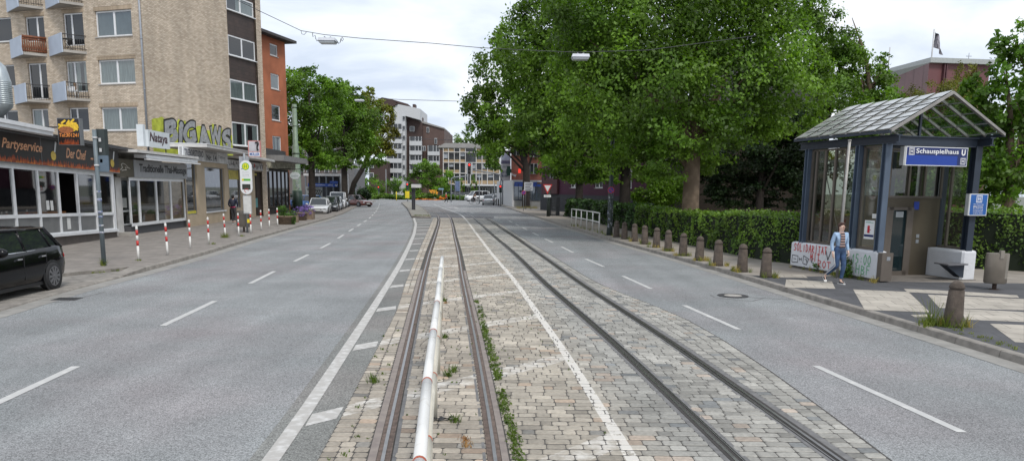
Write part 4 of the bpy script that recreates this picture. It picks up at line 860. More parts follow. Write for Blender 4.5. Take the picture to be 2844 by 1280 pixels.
while k<s1-.3:
    w_=rr.uniform(.08,.3);z_=zz+.08+rr.uniform(0,.3);S4.quad(mb,k,k+w_,z_,z_+rr.uniform(.08,.35),.104);k+=w_+rr.uniform(.04,.2)
mb.build('pictograms',mat('dark_print',(.12,.11,.12),.6),sb)
mb=MB();a=S4.q(400+985*.3106,450,.1)[0];P=[S4.p(a+.16*math.cos(i*math.pi/6),zt4-.22+.16*math.sin(i*math.pi/6),.108) for i in range(12)];mb.add(P,[tuple(range(12))]);mb.build('red_emblem',mat('sign_red',(.5,.03,.03),.5),sb)
ca,cb_=S4.q(400+900*.3106,440,1.3)[0],S4.q(400+1210*.3106,440,1.3)[0];zk=S4.q(400+1080*.3106,320+402*.3106,1.3)[1]
mb=MB();n=8
P=[(ca+(cb_-ca)*i/n,1.3-.35*(i/n)**3) for i in range(n+1)]
poly=[(0,-3)]+[(a_,b_) for a_,b_ in [(0,1.3)]+P]+[(cb_,-3)]
V=[S4.p(a_,zk,b_) for a_,b_ in poly]+[S4.p(a_,zk+.15,b_) for a_,b_ in poly];m_=len(poly);mb.add(V,[tuple(range(m_)),tuple(range(m_,2*m_))[::-1]]+[(i,(i+1)%m_,(i+1)%m_+m_,i+m_) for i in range(m_)])
mb.build('canopy',M_WHITE2,b4)
# MUELLER projecting sign
f=FY(400+942*.3106,49.5);a,b=f.q(400+945*.3106,320+228*.3106),f.q(400+1062*.3106,320+375*.3106);w_=b[0]-a[0];zt_,zb_=a[1],b[1];hh_=zt_-zb_
ms=thing('music_sign','red-edged projecting sign with a saxophone picture over blue lettering','sign',f.p(0,zb_))
mb=MB();f.box(mb,0,w_,zb_,zt_,-.15,0);mb.build('sign_box',mat('sign_rim_red',(.55,.22,.20),.5),ms)
mb=MB();f.quad(mb,.06,w_-.06,zb_+.34*hh_,zt_-.05,.004);mb.build('picture_panel',mat('picture_grey',(.46,.45,.47),.5,var=.12,scale=3),ms)
mb=MB();f.quad(mb,.04,w_-.04,zb_+.03,zb_+.30*hh_,.004);mb.build('name_panel',M_WHITE,ms)
mb=MB();text(mb,'MÜLLER',f.p,.1,w_-.08,zb_+.08,zb_+.24*hh_+.06,.008,offset=.03);mb.build('lettering',mat('sign_blue',(.02,.10,.38),.5),ms)
mb=MB();c_=lambda u,v_,: f.p(w_*u,zb_+hh_*v_,.03);mb.tube([c_(.60,.88),c_(.78,.90),c_(.82,.80),c_(.74,.62),c_(.76,.46),c_(.84,.42)],[.05,.09,.07,.05,.06,.05],6);mb.build('saxophone_picture',M_DARK,ms)
# ---- dark pub front
S5=Face((-19.57,59.2),(-19.95,67.5))
b5=thing('pub','dark-fronted pub with tall black windows under a grey sloping canopy','pub',(*S5.p(0,0)[:2],.12))
xe=S5.q(810,480)[0];xe=min(xe,9);zp=S5.q(790,460)[1]
mb=MB();S5.box(mb,.1,xe,.1,zp,-6,-.3);mb.build('wall',mat('dark_brown_front',(.02,.016,.014),.6,var=.3),b5)
for i in range(6):
    a=.3+i*(xe-.4)/6;mb=MB();S5.frame(mb,a,a+(xe-.4)/6-.12,.7,zp-.5,.06,-.28,-.2);wf=mb.build('window',mat('dark_wood',(.045,.033,.026),.5),b5);mb=MB();S5.quad(mb,a,a+(xe-.4)/6-.12,.7,zp-.5,-.25);mb.build('pane',M_PANE,wf)
a=S5.q(640+510*.2415,470,.4)[0];b=S5.q(640+675*.2415,470,.4)[0]
mb=MB();S5.box(mb,.05,xe,zp-.35,zp+.25,-.2,.35);sb=mb.build('sign_board',mat('ivory_board',(.20,.19,.14),.6,var=.2,scale=3,col2=(.42,.40,.30),c2=.55),b5)
zq=S5.q(640+680*.2415,360+370*.2415,1.4)[1]
mb=MB();S5.box(mb,.2,xe+.1,zq,zq+.45,-4,1.4);mb.build('canopy',mat('canopy_grey',(.20,.195,.19),.7,var=.12),b5)
mb=MB();S5.box(mb,.0,xe+.5,zq+.45,zq+1.1,-4,-.6);mb.build('parapet',mat('parapet_dark',(.06,.058,.06),.7),b5)
# ================================================================ street furniture
M_POST=mat('post_white',(.66,.65,.62),.5,var=.10,scale=8);M_RED=mat('reflective_red',(.50,.035,.03),.5,var=.1,scale=9)
M_GALV=mat('galvanised',(.27,.29,.31),.5,.4,var=.15,scale=5);M_POLE=mat('painted_grey_post',(.13,.16,.175),.5,var=.15,scale=5)
def redpost():
    r=thing('bollard_post','x','bollard')
    mb=MB();mb.m=0
    for a,b,m in ((0,.46,0),(.46,.62,1),(.62,.78,0),(.78,.94,1),(.94,1.04,0)):
        mb.m=m;mb.lathe([(.036,a),(.036,b)],n=10)
    mb.m=0;mb.lathe([(.036,1.04),(.028,1.065),(.01,1.075)],n=10);mb.build('post',[M_POST,M_RED],r);return r
rp=redpost();LBL=['red and white striped post standing nearest the camera on the left pavement','second red and white post, in front of the massage shop windows','third red and white post, with a weathered middle band near the massage shop end','fourth red and white post, in front of the sand-tiled studio corner','slightly leaning red and white post with a grass tuft at its foot','red and white post directly left of the steel litter bin','red and white post directly right of the steel litter bin','red and white post between the bin and the planters, first of three','red and white post between the bin and the planters, middle of three','farthest red and white post, beside the first round planter']
ft=[G(x*.3106,640+y*.3106,.12) for x,y in ((1240,270),(1500,222),(1703,163),(1868,122))]+[G(400+x*.3106,320+y*.3106,.12) for x,y in ((730,1095),(848,1082),(957,1060),(1049,1033),(1122,1013),(1195,995))]
for i,v in enumerate(ft):
    r=rp if i==0 else copytree(rp);place(r,v.x,v.y,.12,RND.random()*3);r['label']=LBL[i];r['group']='red and white posts along the left pavement'
    if i==4: r.rotation_euler=(0,-.05,0)
    if i in(1,): r.rotation_euler=(0,-.02,0)
# signal post seen from behind
v=G(262*1.1045,668*1.1045,.12)
sp_=thing('signal_post','grey signal post with stickers carrying a dark signal head seen from its back','signal post',v)
top=AT(872*.31065,320+130*.31065,v.y);zt_=top.z
mb=MB();mb.tube([(v.x,v.y,.12),(v.x,v.y,2.4),(v.x,v.y,zt_)],[.062,.058,.055],12);mb.build('pole',M_POLE,sp_)
f=FY(855*.31065,v.y);a=f.q(838*.31065,320+128*.31065);b=f.q(945*.31065,320+490*.31065)
pm=(v.x-f.o.x)
mb=MB();f.box(mb,a[0]+.02,pm-.09,b[1],a[1],-.14,-.05);f.box(mb,pm+.02,b[0],b[1],a[1]+.02,-.24,-.05);mb.build('signal_head',mat('signal_back',(.035,.045,.045),.6),sp_)
mb=MB();f.box(mb,a[0],pm-.06,b[1]-.05,b[1]+.35,-.05,-.03);f.box(mb,pm+.04,b[0]+.08,b[1]-.05,b[1]+.4,-.05,-.02);mb.build('back_plate',mat('slate_plate',(.10,.14,.18),.5),sp_)
mb=MB();
for z_ in (1.25,1.5,1.62,1.95,2.2,1.05): mb.lathe([(.0625,0),(.0625,RND.uniform(.04,.1))],(v.x,v.y,z_),12)
mb.build('sticker',mat('sticker_mix',(.5,.5,.5),.6,var=.2,scale=12,col2=(.06,.10,.25),c2=.5),sp_)
mb=MB();
for z_ in (zt_-.25,b[1]+.1): mb.lathe([(.07,0),(.07,.05)],(v.x,v.y,z_),10)
for z_ in (.2,.5,.78): f.quad(mb,pm+.09,pm+.16,b[1]+z_,b[1]+z_+.1,-.02)
mb.build('clamp',mat('pale_clamp',(.5,.5,.5),.5),sp_)
# bus stop sign
v=G(400+925*.3106,320+1050*.3106,.12);Y=v.y;f=FY(400+868*.3106,Y)
bs=thing('bus_stop_sign','white rounded bus stop sign with a green ring H on its grey post','bus stop',v)
mb=MB();mb.tube([(v.x,Y,.12),(v.x,Y,4.0)],.05,10);mb.build('post',M_GALV,bs)
a=f.q(400+870*.3106,320+405*.3106);b=f.q(400+978*.3106,320+708*.3106);w_=b[0];zt_,zb_=a[1],b[1];r_=w_/2
def pill(mb,f,x0,x1,z0,z1,d0,d1,n=10):
    r=(x1-x0)/2;cx=(x0+x1)/2;P=[(cx+r*math.cos(i*math.pi/n),z1-r+r*math.sin(i*math.pi/n)) for i in range(n+1)]+[(cx-r*math.cos(i*math.pi/n),z0+r-r*math.sin(i*math.pi/n)) for i in range(n+1)]
    mb.prism(P,d0,d1,lambda x,z,d:f.p(x,z,d))
mb=MB();pill(mb,f,0,w_,zb_,zt_,.05,.12);bd=mb.build('sign_panel',mat('sign_white',(.72,.73,.73),.4,var=.02),bs)
def disc(mb,f,cx,cz,r,d,n=20):P=[f.p(cx+r*math.cos(2*math.pi*i/n),cz+r*math.sin(2*math.pi*i/n),d) for i in range(n)];mb.add(P,[tuple(range(n))])
cz=zt_-r_;mb=MB();disc(mb,f,r_,cz,r_*.62,.124);mb.build('green_ring',mat('sign_green',(.10,.42,.04),.5),bd)
mb=MB();disc(mb,f,r_,cz,r_*.5,.127);mb.build('yellow_disc',mat('sign_yellow',(.75,.66,.02),.5),bd)
mb=MB();text(mb,'H',f.p,r_*.74,r_*1.26,cz-r_*.28,cz+r_*.28,.130,offset=.03);mb.build('lettering',MATS['sign_green'],bd)
hh_=zt_-zb_
mb=MB();text(mb,'A',f.p,.06,.17,zt_-hh_*.27,zt_-hh_*.23,.124,offset=.02);text(mb,'Schauspielhaus',f.p,.12,w_-.12,zt_-hh_*.36,zt_-hh_*.335,.124);text(mb,'Linie 349 390',f.p,.12,w_-.14,zt_-hh_*.45,zt_-hh_*.42,.124)
f.quad(mb,.1,w_-.1,zt_-hh_*.48,zt_-hh_*.478,.124);f.quad(mb,.1,w_-.1,zt_-hh_*.39,zt_-hh_*.388,.124);mb.build('small_print',mat('print_grey',(.2,.2,.2),.6),bd)
mb=MB();f.quad(mb,.22*w_,.88*w_,zt_-hh_*.60,zt_-hh_*.54,.124);mb.build('green_bar',MATS['sign_green'],bd);mb=MB();f.quad(mb,.14*w_,.30*w_,zt_-hh_*.60,zt_-hh_*.54,.126);mb.build('yellow_bar',MATS['sign_yellow'],bd)
mb=MB();f.quad(mb,.15*w_,.85*w_,zt_-hh_*.86,zt_-hh_*.70,.124);mb.build('display',mat('display_black',(.02,.022,.02),.2),bd)
mb=MB();
for k in range(4): f.quad(mb,.18*w_,.80*w_,zt_-hh_*(.845-.036*k),zt_-hh_*(.835-.036*k),.1255)
mb.build('display_lines',mat('display_grey',(.12,.13,.11),.5),bd)
mb=MB();P=[f.p(r_+.09*math.cos(i*.35),zb_+r_*.62+.09*math.sin(i*.35),.127) for i in range(14)];mb.tube(P,.012,4);mb.build('ring_emblem',MATS['sign_red'],bd)
mb=MB();f.box(mb,.15*w_,.85*w_,zb_-.95,zb_-.05,.05,.09);mb.build('timetable_case',mat('case_grey',(.45,.46,.46),.3,var=.1,scale=8),bs)
mb=MB();f.quad(mb,.2*w_,.8*w_,zb_-.88,zb_-.12,.094);mb.build('timetable',MATS['paper'],bs)
mb=MB();f.box(mb,.42*w_,.62*w_,zb_-1.4,zb_-1.22,.05,.1);mb.build('yellow_box',mat('yellow_box',(.75,.6,.03),.5),bs)
mb=MB();a=f.q(400+838*.3106,320+368*.3106,.0);b=f.q(400+945*.3106,320+490*.3106)
f.box(mb,a[0],b[0]-.1,b[1],a[1],-.28,-.16);mb.build('rear_panel',mat('panel_pale_grey',(.34,.35,.37),.5),bs)
# litter bin beside it
v=G(400+895*.3106,320+1045*.3106,.12)
lb=thing('litter_bin','oval brushed steel litter bin on a short rusty foot beside the bus stop sign','litter bin',v)
zt_=AT(400+895*.3106,320+852*.3106,v.y).z;zb_=AT(400+895*.3106,320+998*.3106,v.y).z
def ovalbin(root,x,y,z0,z1,rx,ry,m,foot):
    mb=MB();n=20;prof=[(.92,z0),(1,z0+.03),(1,z1-.02),(.97,z1)]
    V=[(x+rx*k*math.cos(2*math.pi*j/n),y+ry*k*math.sin(2*math.pi*j/n),z) for k,z in prof for j in range(n)]
    mb.smooth=True;mb.add(V,[(i*n+j,i*n+(j+1)%n,(i+1)*n+(j+1)%n,(i+1)*n+j) for i in range(3) for j in range(n)]);mb.smooth=False
    mb.add(V[:n],[tuple(range(n))]);mb.add(V[-n:],[tuple(range(n))]);mb.build('bin_body',m,root)
    mb=MB();mb.tube([(x,y,.12),(x,y,z0)],.05,8);mb.lathe([(.11,0),(.11,.015)],(x,y,.12),12);mb.build('foot',foot,root)
M_BIN=mat('bin_steel',(.20,.18,.155),.5,.55,var=.2,scale=3);M_RUSTY=mat('rusty_steel',(.07,.045,.035),.85,var=.3,scale=12)
ovalbin(lb,v.x,v.y,zb_,zt_,.36,.22,M_BIN,M_RUSTY)
# planters
def leafcloud(rng,c,r,n,size,up=.4,flat=1.0,clump=0,shell=.55,csig=.13):
    """n small four-sided leaves spread through an ellipsoid, in clumps"""
    d=rng.normal(size=(n,3));d/=np.linalg.norm(d,axis=1)[:,None]
    if clump:
        k=max(16,n//clump);cd_=rng.normal(size=(k,3));cd_/=np.linalg.norm(cd_,axis=1)[:,None];cr_=rng.uniform(shell,1.0,k)**.6
        cc=cd_*cr_[:,None];idx=rng.integers(0,k,n);pos=cc[idx]+rng.normal(size=(n,3))*csig
        tone=.55+.95*rng.random(k)[idx]**1.3
    else: pos=d*(rng.uniform(shell**3,1,n)**(1/3))[:,None];tone=np.ones(n)
    tone=tone*rng.uniform(.75,1.25,n)
    out=pos/np.maximum(np.linalg.norm(pos,axis=1)[:,None],1e-6)
    P=np.array(c)+pos*np.array(r)
    nr=out*.6+rng.normal(size=(n,3))*.65+np.array([0,0,up]);nr/=np.linalg.norm(nr,axis=1)[:,None]
    t=np.cross(nr,rng.normal(size=(n,3)));t/=np.maximum(np.linalg.norm(t,axis=1)[:,None],1e-6);b=np.cross(nr,t)
    s=size*rng.uniform(.6,1.35,n)[:,None]
    V=np.stack([P-t*s*.5,P-b*s*.34+nr*s*.06,P+t*s*.55,P+b*s*.34+nr*s*.06],axis=1)
    return V.reshape(-1,3),tone
def leafobj(name,mats,parent,clouds,kind=None):
    V=np.concatenate([c[0] for c in clouds]);tone=np.concatenate([c[1] for c in clouds]);n=len(V)//4
    off=WL.get(parent.name,Vector((0,0,0))) if parent else Vector((0,0,0));V=V-np.array(off)
    me=bpy.data.meshes.new(name);me.vertices.add(len(V));me.vertices.foreach_set('co',V.astype(np.float32).ravel())
    me.loops.add(n*4);me.loops.foreach_set('vertex_index',np.arange(n*4,dtype=np.int32));me.polygons.add(n);me.polygons.foreach_set('loop_start',np.arange(0,n*4,4,dtype=np.int32))
    me.update(calc_edges=True)
    at=me.color_attributes.new('tone','FLOAT_COLOR','POINT');c=np.repeat(tone,4);at.data.foreach_set('color',np.stack([c*1.0,c,c*.9,np.ones_like(c)],axis=1).astype(np.float32).ravel())
    me.materials.append(mats);o=bpy.data.objects.new(name,me);COL.objects.link(o)
    if parent: o.parent=parent;WL[o.name]=off
    if kind: o['kind']=kind
    return o
def leafmat(name,c,c2,trans=.35,scale=.5,rough=.5):
    if name in MATS: return MATS[name]
    m=bpy.data.materials.new(name);m.use_nodes=True;nt=m.node_tree;N=nt.nodes;L=nt.links;b=N['Principled BSDF'];b.inputs['Roughness'].default_value=rough;b.inputs['Specular IOR Level'].default_value=.35
    g=N.new('ShaderNodeNewGeometry');n=N.new('ShaderNodeTexNoise');n.inputs['Scale'].default_value=scale;n.inputs['Detail'].default_value=4;L.new(g.outputs['Position'],n.inputs[0])
    r=N.new('ShaderNodeValToRGB');L.new(n.outputs['Fac'],r.inputs[0]);r.color_ramp.elements[0].position=.38;r.color_ramp.elements[0].color=(*c,1);r.color_ramp.elements[1].position=.62;r.color_ramp.elements[1].color=(*c2,1)
    a=N.new('ShaderNodeAttribute');a.attribute_name='tone';mx=N.new('ShaderNodeMix');mx.data_type='RGBA';mx.blend_type='MULTIPLY';mx.inputs[0].default_value=1;L.new(r.outputs[0],mx.inputs[6]);L.new(a.outputs['Color'],mx.inputs[7])
    L.new(mx.outputs[2],b.inputs['Base Color']);t=N.new('ShaderNodeBsdfTranslucent');br=N.new('ShaderNodeMix');br.data_type='RGBA';br.blend_type='MULTIPLY';br.inputs[0].default_value=1;br.inputs[7].default_value=(1.35,1.5,.45,1);L.new(mx.outputs[2],br.inputs[6]);L.new(br.outputs[2],t.inputs[0])
    ms=N.new('ShaderNodeMixShader');ms.inputs[0].default_value=trans;L.new(b.outputs[0],ms.inputs[1]);L.new(t.outputs[0],ms.inputs[2]);L.new(ms.outputs[0],N['Material Output'].inputs[0])
    MATS[name]=m;return m
LF_BUSH=leafmat('shrub_leaf',(.05,.11,.02),(.09,.18,.035));LF_VIO=leafmat('violet_flower',(.16,.10,.38),(.24,.16,.52),.1)
NR=np.random.default_rng(21)
M_TERR=mat('planter_concrete',(.21,.155,.11),.9,var=.25,scale=6,bump=.3)
def planter(px,py,r,h,kind,label,box=False):
    v=G(400+px*.3106,320+py*.3106,.12);v.y+=r
    t=thing('planter',label,'planter',v,'concrete planters on the left pavement')
    mb=MB()
    if box: mb.cbox((v.x,v.y,.12+h/2),r*2,r*1.6,h,.1);mb.cbox((v.x,v.y,.12+h+.02),r*2.1,r*1.7,.04,.1)
    else: mb.lathe([(r*.82,0),(r*.95,h*.85),(r*1.03,h*.86),(r*1.03,h),(r*.9,h)],v,20)
    mb.build('pot',M_TERR,t)
    p=thing('shrub' if kind==0 else 'violet_flowers',{0:'leafy green shrub growing in the first round planter, trailing over its rim',1:'violet bellflowers spilling over the nearer flower planter',2:'violet bellflowers spilling over the farther boxy planter',3:'sparse yellowing grasses in the small middle planter'}[kind],'plant',(v.x,v.y,.12+h))
    if kind==0: leafobj('foliage',LF_BUSH,p,[leafcloud(NR,(v.x,v.y,.12+h+.22),(r*.95,r*.9,.42),900,.09,clump=40),leafcloud(NR,(v.x+r*.9,v.y-r*.3,.12+h*.55),(r*.32,r*.3,h*.65),350,.07)])
    elif kind==3: leafobj('foliage',LF_BUSH,p,[leafcloud(NR,(v.x,v.y,.12+h+.1),(r*.8,r*.6,.2),200,.08)])
    else:
        leafobj('foliage',LF_BUSH,p,[leafcloud(NR,(v.x,v.y,.12+h),(r*1.1,r*.9,.16),250,.07)]);leafobj('blossom',LF_VIO,p,[leafcloud(NR,(v.x,v.y,.12+h+.12),(r*1.15,r*1.0,.26),1100,.065,clump=60),leafcloud(NR,(v.x,v.y-r*.8,.12+h-.1),(r*1.05,r*.25,.2),300,.06)])
planter(1248,978,.55,.52,0,'round concrete planter with a green shrub at the left pavement edge')
planter(1325,960,.30,.42,3,'small low planter between the round planter and the violet flowers',True)
planter(1383,942,.48,.55,1,'round planter overflowing with violet flowers, left of the boxy one')
planter(1440,932,.50,.60,2,'boxy wooden-sided planter with violet flowers nearest the parked white car',True)
for i,(px,py,h_) in enumerate(((1240,850,1.1),(1310,845,1.2))):
    v=G(400+px*.3106,320+(py+15)*.3106,.12);t=thing('potted_shrub',['dark potted shrub beside the pub windows','bushier potted shrub beside the pub door'][i],'plant',v)
    mb=MB();mb.lathe([(.26,0),(.33,.42),(.35,.45)],v,14);mb.build('pot',M_DARK,t);leafobj('foliage',leafmat('dark_shrub_leaf',(.03,.06,.02),(.055,.10,.03)),t,[leafcloud(NR,(v.x,v.y,1.1),(.5,.5,.6),700,.1,clump=40)])
# green tram pole
v=G(400+1358*.3106,320+800*.3106,.12);v=Vector((v.x,v.y,.12))
Yp=70.;ctr=AT(826,560,Yp);gp=thing('tram_pole','tall round pale green steel pole at the end of the shops','pole',(ctr.x,Yp,.12))
zt_=AT(815,290,Yp).z;mb=MB();zs=[.12,2.0,2.05,4.6,4.7,zt_*.62,zt_*.63,zt_];rs=[.47,.45,.40,.37,.33,.30,.24,.21]
mb.tube([(ctr.x,Yp,z) for z in zs],rs,16)
for z in (5.4,zt_*.55,zt_*.8,zt_-.3): mb.lathe([(.37 if z<6 else .32 if z<zt_*.6 else .26,0),(.37 if z<6 else .32 if z<zt_*.6 else .26,.08)],(ctr.x,Yp,z),14)
mb.build('pole',mat('pale_green_paint',(.20,.27,.20),.5,var=.18,scale=3),gp)
mb=MB();mb.lathe([(.485,0),(.465,1.9)],(ctr.x,Yp,.125),16);mb.build('dark_base',mat('dark_green_base',(.03,.06,.045),.5),gp)
mb=MB();f=FY(812,Yp-.5);
for k in range(16): f.quad(mb,.2+RND.uniform(0,.5),.25+RND.uniform(.1,.6),2.2+k*.06,2.24+k*.06,.02)
mb.build('sticker',MATS['sticker_mix'],gp)
# oval pub sign on a bracket
Yo=62.;f=FY(806,Yo);a=f.q(806,478);b=f.q(833,498);w_=b[0];cz=(a[1]+b[1])/2;hh_=(a[1]-b[1])/2
os_=thing('oval_pub_sign','pale oval sign hanging from an iron bracket by the green pole','sign',f.p(w_/2,cz))
mb=MB();P=[(w_/2+w_/2*math.cos(i*math.pi/12),cz+hh_*math.sin(i*math.pi/12)) for i in range(24)];mb.prism(P,-.06,.06,lambda x,z,d:f.p(x,z,d));mb.build('sign_panel',mat('pale_enamel',(.48,.52,.52),.4),os_)
mb=MB();text(mb,'Gaststätte',f.p,w_*.14,w_*.86,cz-.09,cz+.06,.064,shear=.2);mb.build('lettering',mat('lettering_slate',(.12,.16,.18),.5),os_)
mb=MB();mb.tube([f.p(-1.0,cz+hh_+.25),f.p(w_+.4,cz+hh_+.25)],.03,6);mb.tube([f.p(w_*.3,cz+hh_+.25),f.p(w_*.3,cz+hh_-.05)],.015,5);mb.tube([f.p(w_*.7,cz+hh_+.25),f.p(w_*.7,cz+hh_-.05)],.015,5);mb.build('bracket',M_DARK,os_)
# ---- white tubular barrier between the rails
bar=thing('tube_barrier','long low white tubular barrier with red joint rings between the left rails','barrier',(-.9,8,0))
XB=pl([(-.30,2.2),(-.49,3.79),(-.68,5.88),(-.87,8.2),(-1.04,10.27),(-1.22,12.29),(-1.52,15.9)])
segs=[(1.9,3.85),(3.85,5.55),(5.55,7.55),(7.55,9.5),(9.5,11.5),(11.5,13.6),(13.6,15.9)]
M_TUBE=mat('tube_white',(.66,.655,.63),.42,scale=11,col2=(.47,.44,.39),c2=.68,detail=7);M_RING=mat('rust_ring',(.42,.10,.05),.7,var=.2,scale=20);M_TUBE2=mat('tube_cream',(.58,.55,.47),.45,var=.1,scale=4)
for i,(a,b) in enumerate(segs):
    mb=MB();mb.tube([(XB(y),y,1.0-.035) for y in np.linspace(a+.008,b-.008,4)],.038,14);mb.build('top_rail',M_TUBE,bar)
    mb=MB();mb.tube([(XB(y),y,.5) for y in np.linspace(a+.008,b-.008,4)],.036,12);mb.build('lower_rail',M_TUBE2,bar)
for a,b in segs[1:]:
    for z_,r_ in ((.965,.0405),(.5,.039)): mb=MB();mb.tube([(XB(a),a-.012,z_),(XB(a),a+.012,z_)],r_,14);mb.build('joint_ring',M_RING if a<11 else M_TUBE,bar)
for a in (3.85,5.55,7.55,9.5,11.5,13.6,15.85):
    mb=MB();mb.tube([(XB(a),a+.06,.0),(XB(a),a+.06,.93)],.034,10);mb.build('post',M_TUBE2,bar)
# scraps and dead growth under the barrier
v=G(1100+250*.509,690+948*.509);t=thing('plastic_scrap','torn black plastic scrap lying at the foot of the barrier','litter',v)
mb=MB();rr=random.Random(4);n=9
V=[];
for j in range(3):
    for i in range(n): V.append((v.x-.12+.24*i/(n-1)+rr.uniform(-.01,.01),v.y+(j-1)*.03+rr.uniform(-.012,.012)+.08*i/n,.022+rr.uniform(0,.035)))
mb.add(V,[(j*n+i,j*n+i+1,(j+1)*n+i+1,(j+1)*n+i) for j in range(2) for i in range(n-1)]);mb.build('plastic_sheet',mat('black_plastic',(.015,.015,.016),.35),t)
# ================================================================ lamps on span wires
M_WIRE=mat('wire',(.06,.06,.065),.5,.5,var=0)
def wire(name,label,pts,r=.018,cat='cable',group=None):
    t=thing(name,label,cat,pts[0],group)
    mb=MB();mb.tube(pts,r,5);mb.build('cable',M_WIRE,t);return t
def lamp(px0,py0,px1,py1,Y,label,tilt=0):
    a=AT(px0,py0,Y);b=AT(px1,py1,Y);w_=(b-a).x;c=(a+b)/2;h_=a.z-b.z
    t=thing('street_lamp',label,'street lamp',c,'street lamps hung on span wires')
    h_=max(.16,w_*.24)
    def S(z0,z1,k0,k1,m,n):
        mb=MB();P=[]
        for z,k in ((z0,k0),(z1,k1)):
            for x,y in ((-1,-1),(1,-1),(1,1),(-1,1)): P.append((c.x+x*w_/2*k,c.y+y*.2*k,c.z+z*h_))
        mb.hexa(P);mb.build(n,m,t)
    S(.08,.62,1,.94,mat('lamp_housing',(.62,.64,.68),.4,.1,var=.06),'housing');S(-.06,.08,.97,1,mat('lamp_rim',(.20,.21,.24),.4,.2),'rim');S(-.32,-.06,.86,.95,mat('lamp_lens',(.50,.53,.55),.15,var=.05),'lens')
    mb=MB();mb.tube([(c.x-.2*w_,c.y,c.z+h_*.95),(c.x-.08*w_,c.y,c.z+h_*.66),(c.x+.08*w_,c.y,c.z+h_*.66),(c.x+.2*w_,c.y,c.z+h_*.95)],.022,6);mb.build('hanger',M_GREYM,t)
    return c
Y1=24.;
W1=[(625,-20),(700,14),(836,84),(950,104),(1180,118),(1330,133),(1604,150),(1760,140)]
def span(label,pts,Y,r=.010,n=None):
    P=[AT(x,y,Y) for x,y in pts];return wire('span_wire',label,P,r)
span('long slack span wire from the brick house carrying the two nearest lamps',[(560,-40),(636,-10),(722,32),(836,86),(900,97),(1000,107),(1200,121),(1330,133),(1460,140),(1600,146),(1800,140),(2100,100)],Y1)
lamp(886,106,934,128,Y1,'grey box-shaped lamp hanging on the span wire against the sky, nearest on the left')
lamp(1588,152,1636,172,Y1,'white box-shaped lamp hanging in front of the big plane tree')
c=AT(836,86,Y1)
t=thing('cable_loop','thin drooping cable loops beside the nearest left lamp','cable',c)
mb=MB()
mb.tube([AT(x,y,Y1-.05) for x,y in ((836,86),(838,95),(845,97),(851,90))],.008,4);mb.tube([AT(x,y,Y1-.05) for x,y in ((868,93),(869,103),(875,99),(877,108),(880,115),(886,108))],.011,4);mb.tube([AT(x,y,Y1-.05) for x,y in ((935,113),(941,122),(945,118),(947,108),(951,105),(954,110),(951,115),(947,110))],.011,4)
mb.build('cable',M_WIRE,t)
span('far span wire stretched across the street between the tree crowns',[(970,262),(1040,273),(1110,277),(1250,281),(1360,284),(1450,290),(1700,280)],60.,.02)
lamp(986,275,1011,287,60.,'small grey lamp hanging in front of the left tree crowns, highest of the three there')
lamp(1455,286,1480,298,60.,'small pale lamp hanging in front of the right tree crown, farther off')
span('distant span wire between the crowns, above the roundabout trees',[(1000,372),(1035,378),(1050,381),(1170,386),(1280,390),(1420,395)],95.,.03)
lamp(1030,379,1048,390,95.,'tiny lamp in front of the brownish tree crown, middle of the three there')
lamp(1045,407,1058,416,110.,'tiniest lamp in front of the brownish tree crown, lowest of the three there')
# ================================================================ cars
M_TYRE=mat('tyre',(.02,.02,.021),.85,var=.1);M_RIM=mat('alloy_rim',(.22,.22,.23),.35,.7,var=0);M_CGL=mat('car_glass',(.018,.022,.024),.03,var=0,spec=.9);M_HL=mat('headlamp_glass',(.55,.57,.60),.1,var=0,spec=.8);M_TL=mat('tail_lamp_glass',(.35,.01,.01),.15,var=0,spec=.8)
M_PLATE=mat('plate',(.6,.6,.58),.4,var=0);M_BLK=mat('black_trim',(.015,.015,.016),.5,var=0);M_CHR=mat('chrome',(.7,.7,.72),.15,1.0,var=0)
def paint(n,c,metal=0.,rough=.28): return mat('paint_'+n,c,rough,metal,var=0,coat=.8)
KINDS={ # stations: (t along length, z low, z shoulder, width factor) ; glass: t windscreen base, t roof front, t roof rear, t rear base
 'hatch':dict(st=[(-.5,.30,.56,.74),(-.485,.22,.63,.86),(-.45,.18,.70,.94),(-.38,.17,.76,.98),(-.24,.17,.84,1),(0,.17,.89,1),(.25,.17,.93,1),(.40,.18,.96,.99),(.46,.22,.96,.96),(.49,.28,.90,.92),(.5,.36,.62,.86)],g=(-.24,-.09,.33,.465),wb=(-.31,.31)),
 'mini':dict(st=[(-.5,.30,.62,.80),(-.48,.20,.74,.90),(-.44,.17,.82,.96),(-.38,.17,.87,.99),(-.24,.17,.92,1),(0,.17,.94,1),(.25,.17,.97,1),(.40,.18,1.0,.985),(.46,.22,.99,.955),(.485,.28,.93,.92),(.5,.36,.64,.87)],g=(-.245,-.145,.37,.475),wb=(-.318,.322)),
 'van':dict(st=[(-.5,.32,.66,.78),(-.485,.22,.78,.88),(-.45,.18,.90,.95),(-.38,.17,.99,.99),(-.30,.17,1.06,1),(0,.17,1.10,1),(.25,.17,1.10,1),(.44,.18,1.10,1),(.485,.2,1.08,.99),(.495,.24,1.0,.98),(.5,.36,.7,.96)],g=(-.32,-.17,.465,.49),wb=(-.30,.30)),
 'coupe':dict(st=[(-.5,.28,.50,.74),(-.485,.20,.57,.86),(-.45,.17,.65,.94),(-.38,.16,.73,.98),(-.2,.16,.82,1),(0,.16,.86,1),(.25,.17,.90,1),(.40,.18,.93,.98),(.46,.22,.92,.94),(.49,.28,.84,.9),(.5,.36,.6,.84)],g=(-.2,-.02,.22,.44),wb=(-.32,.30)),
}
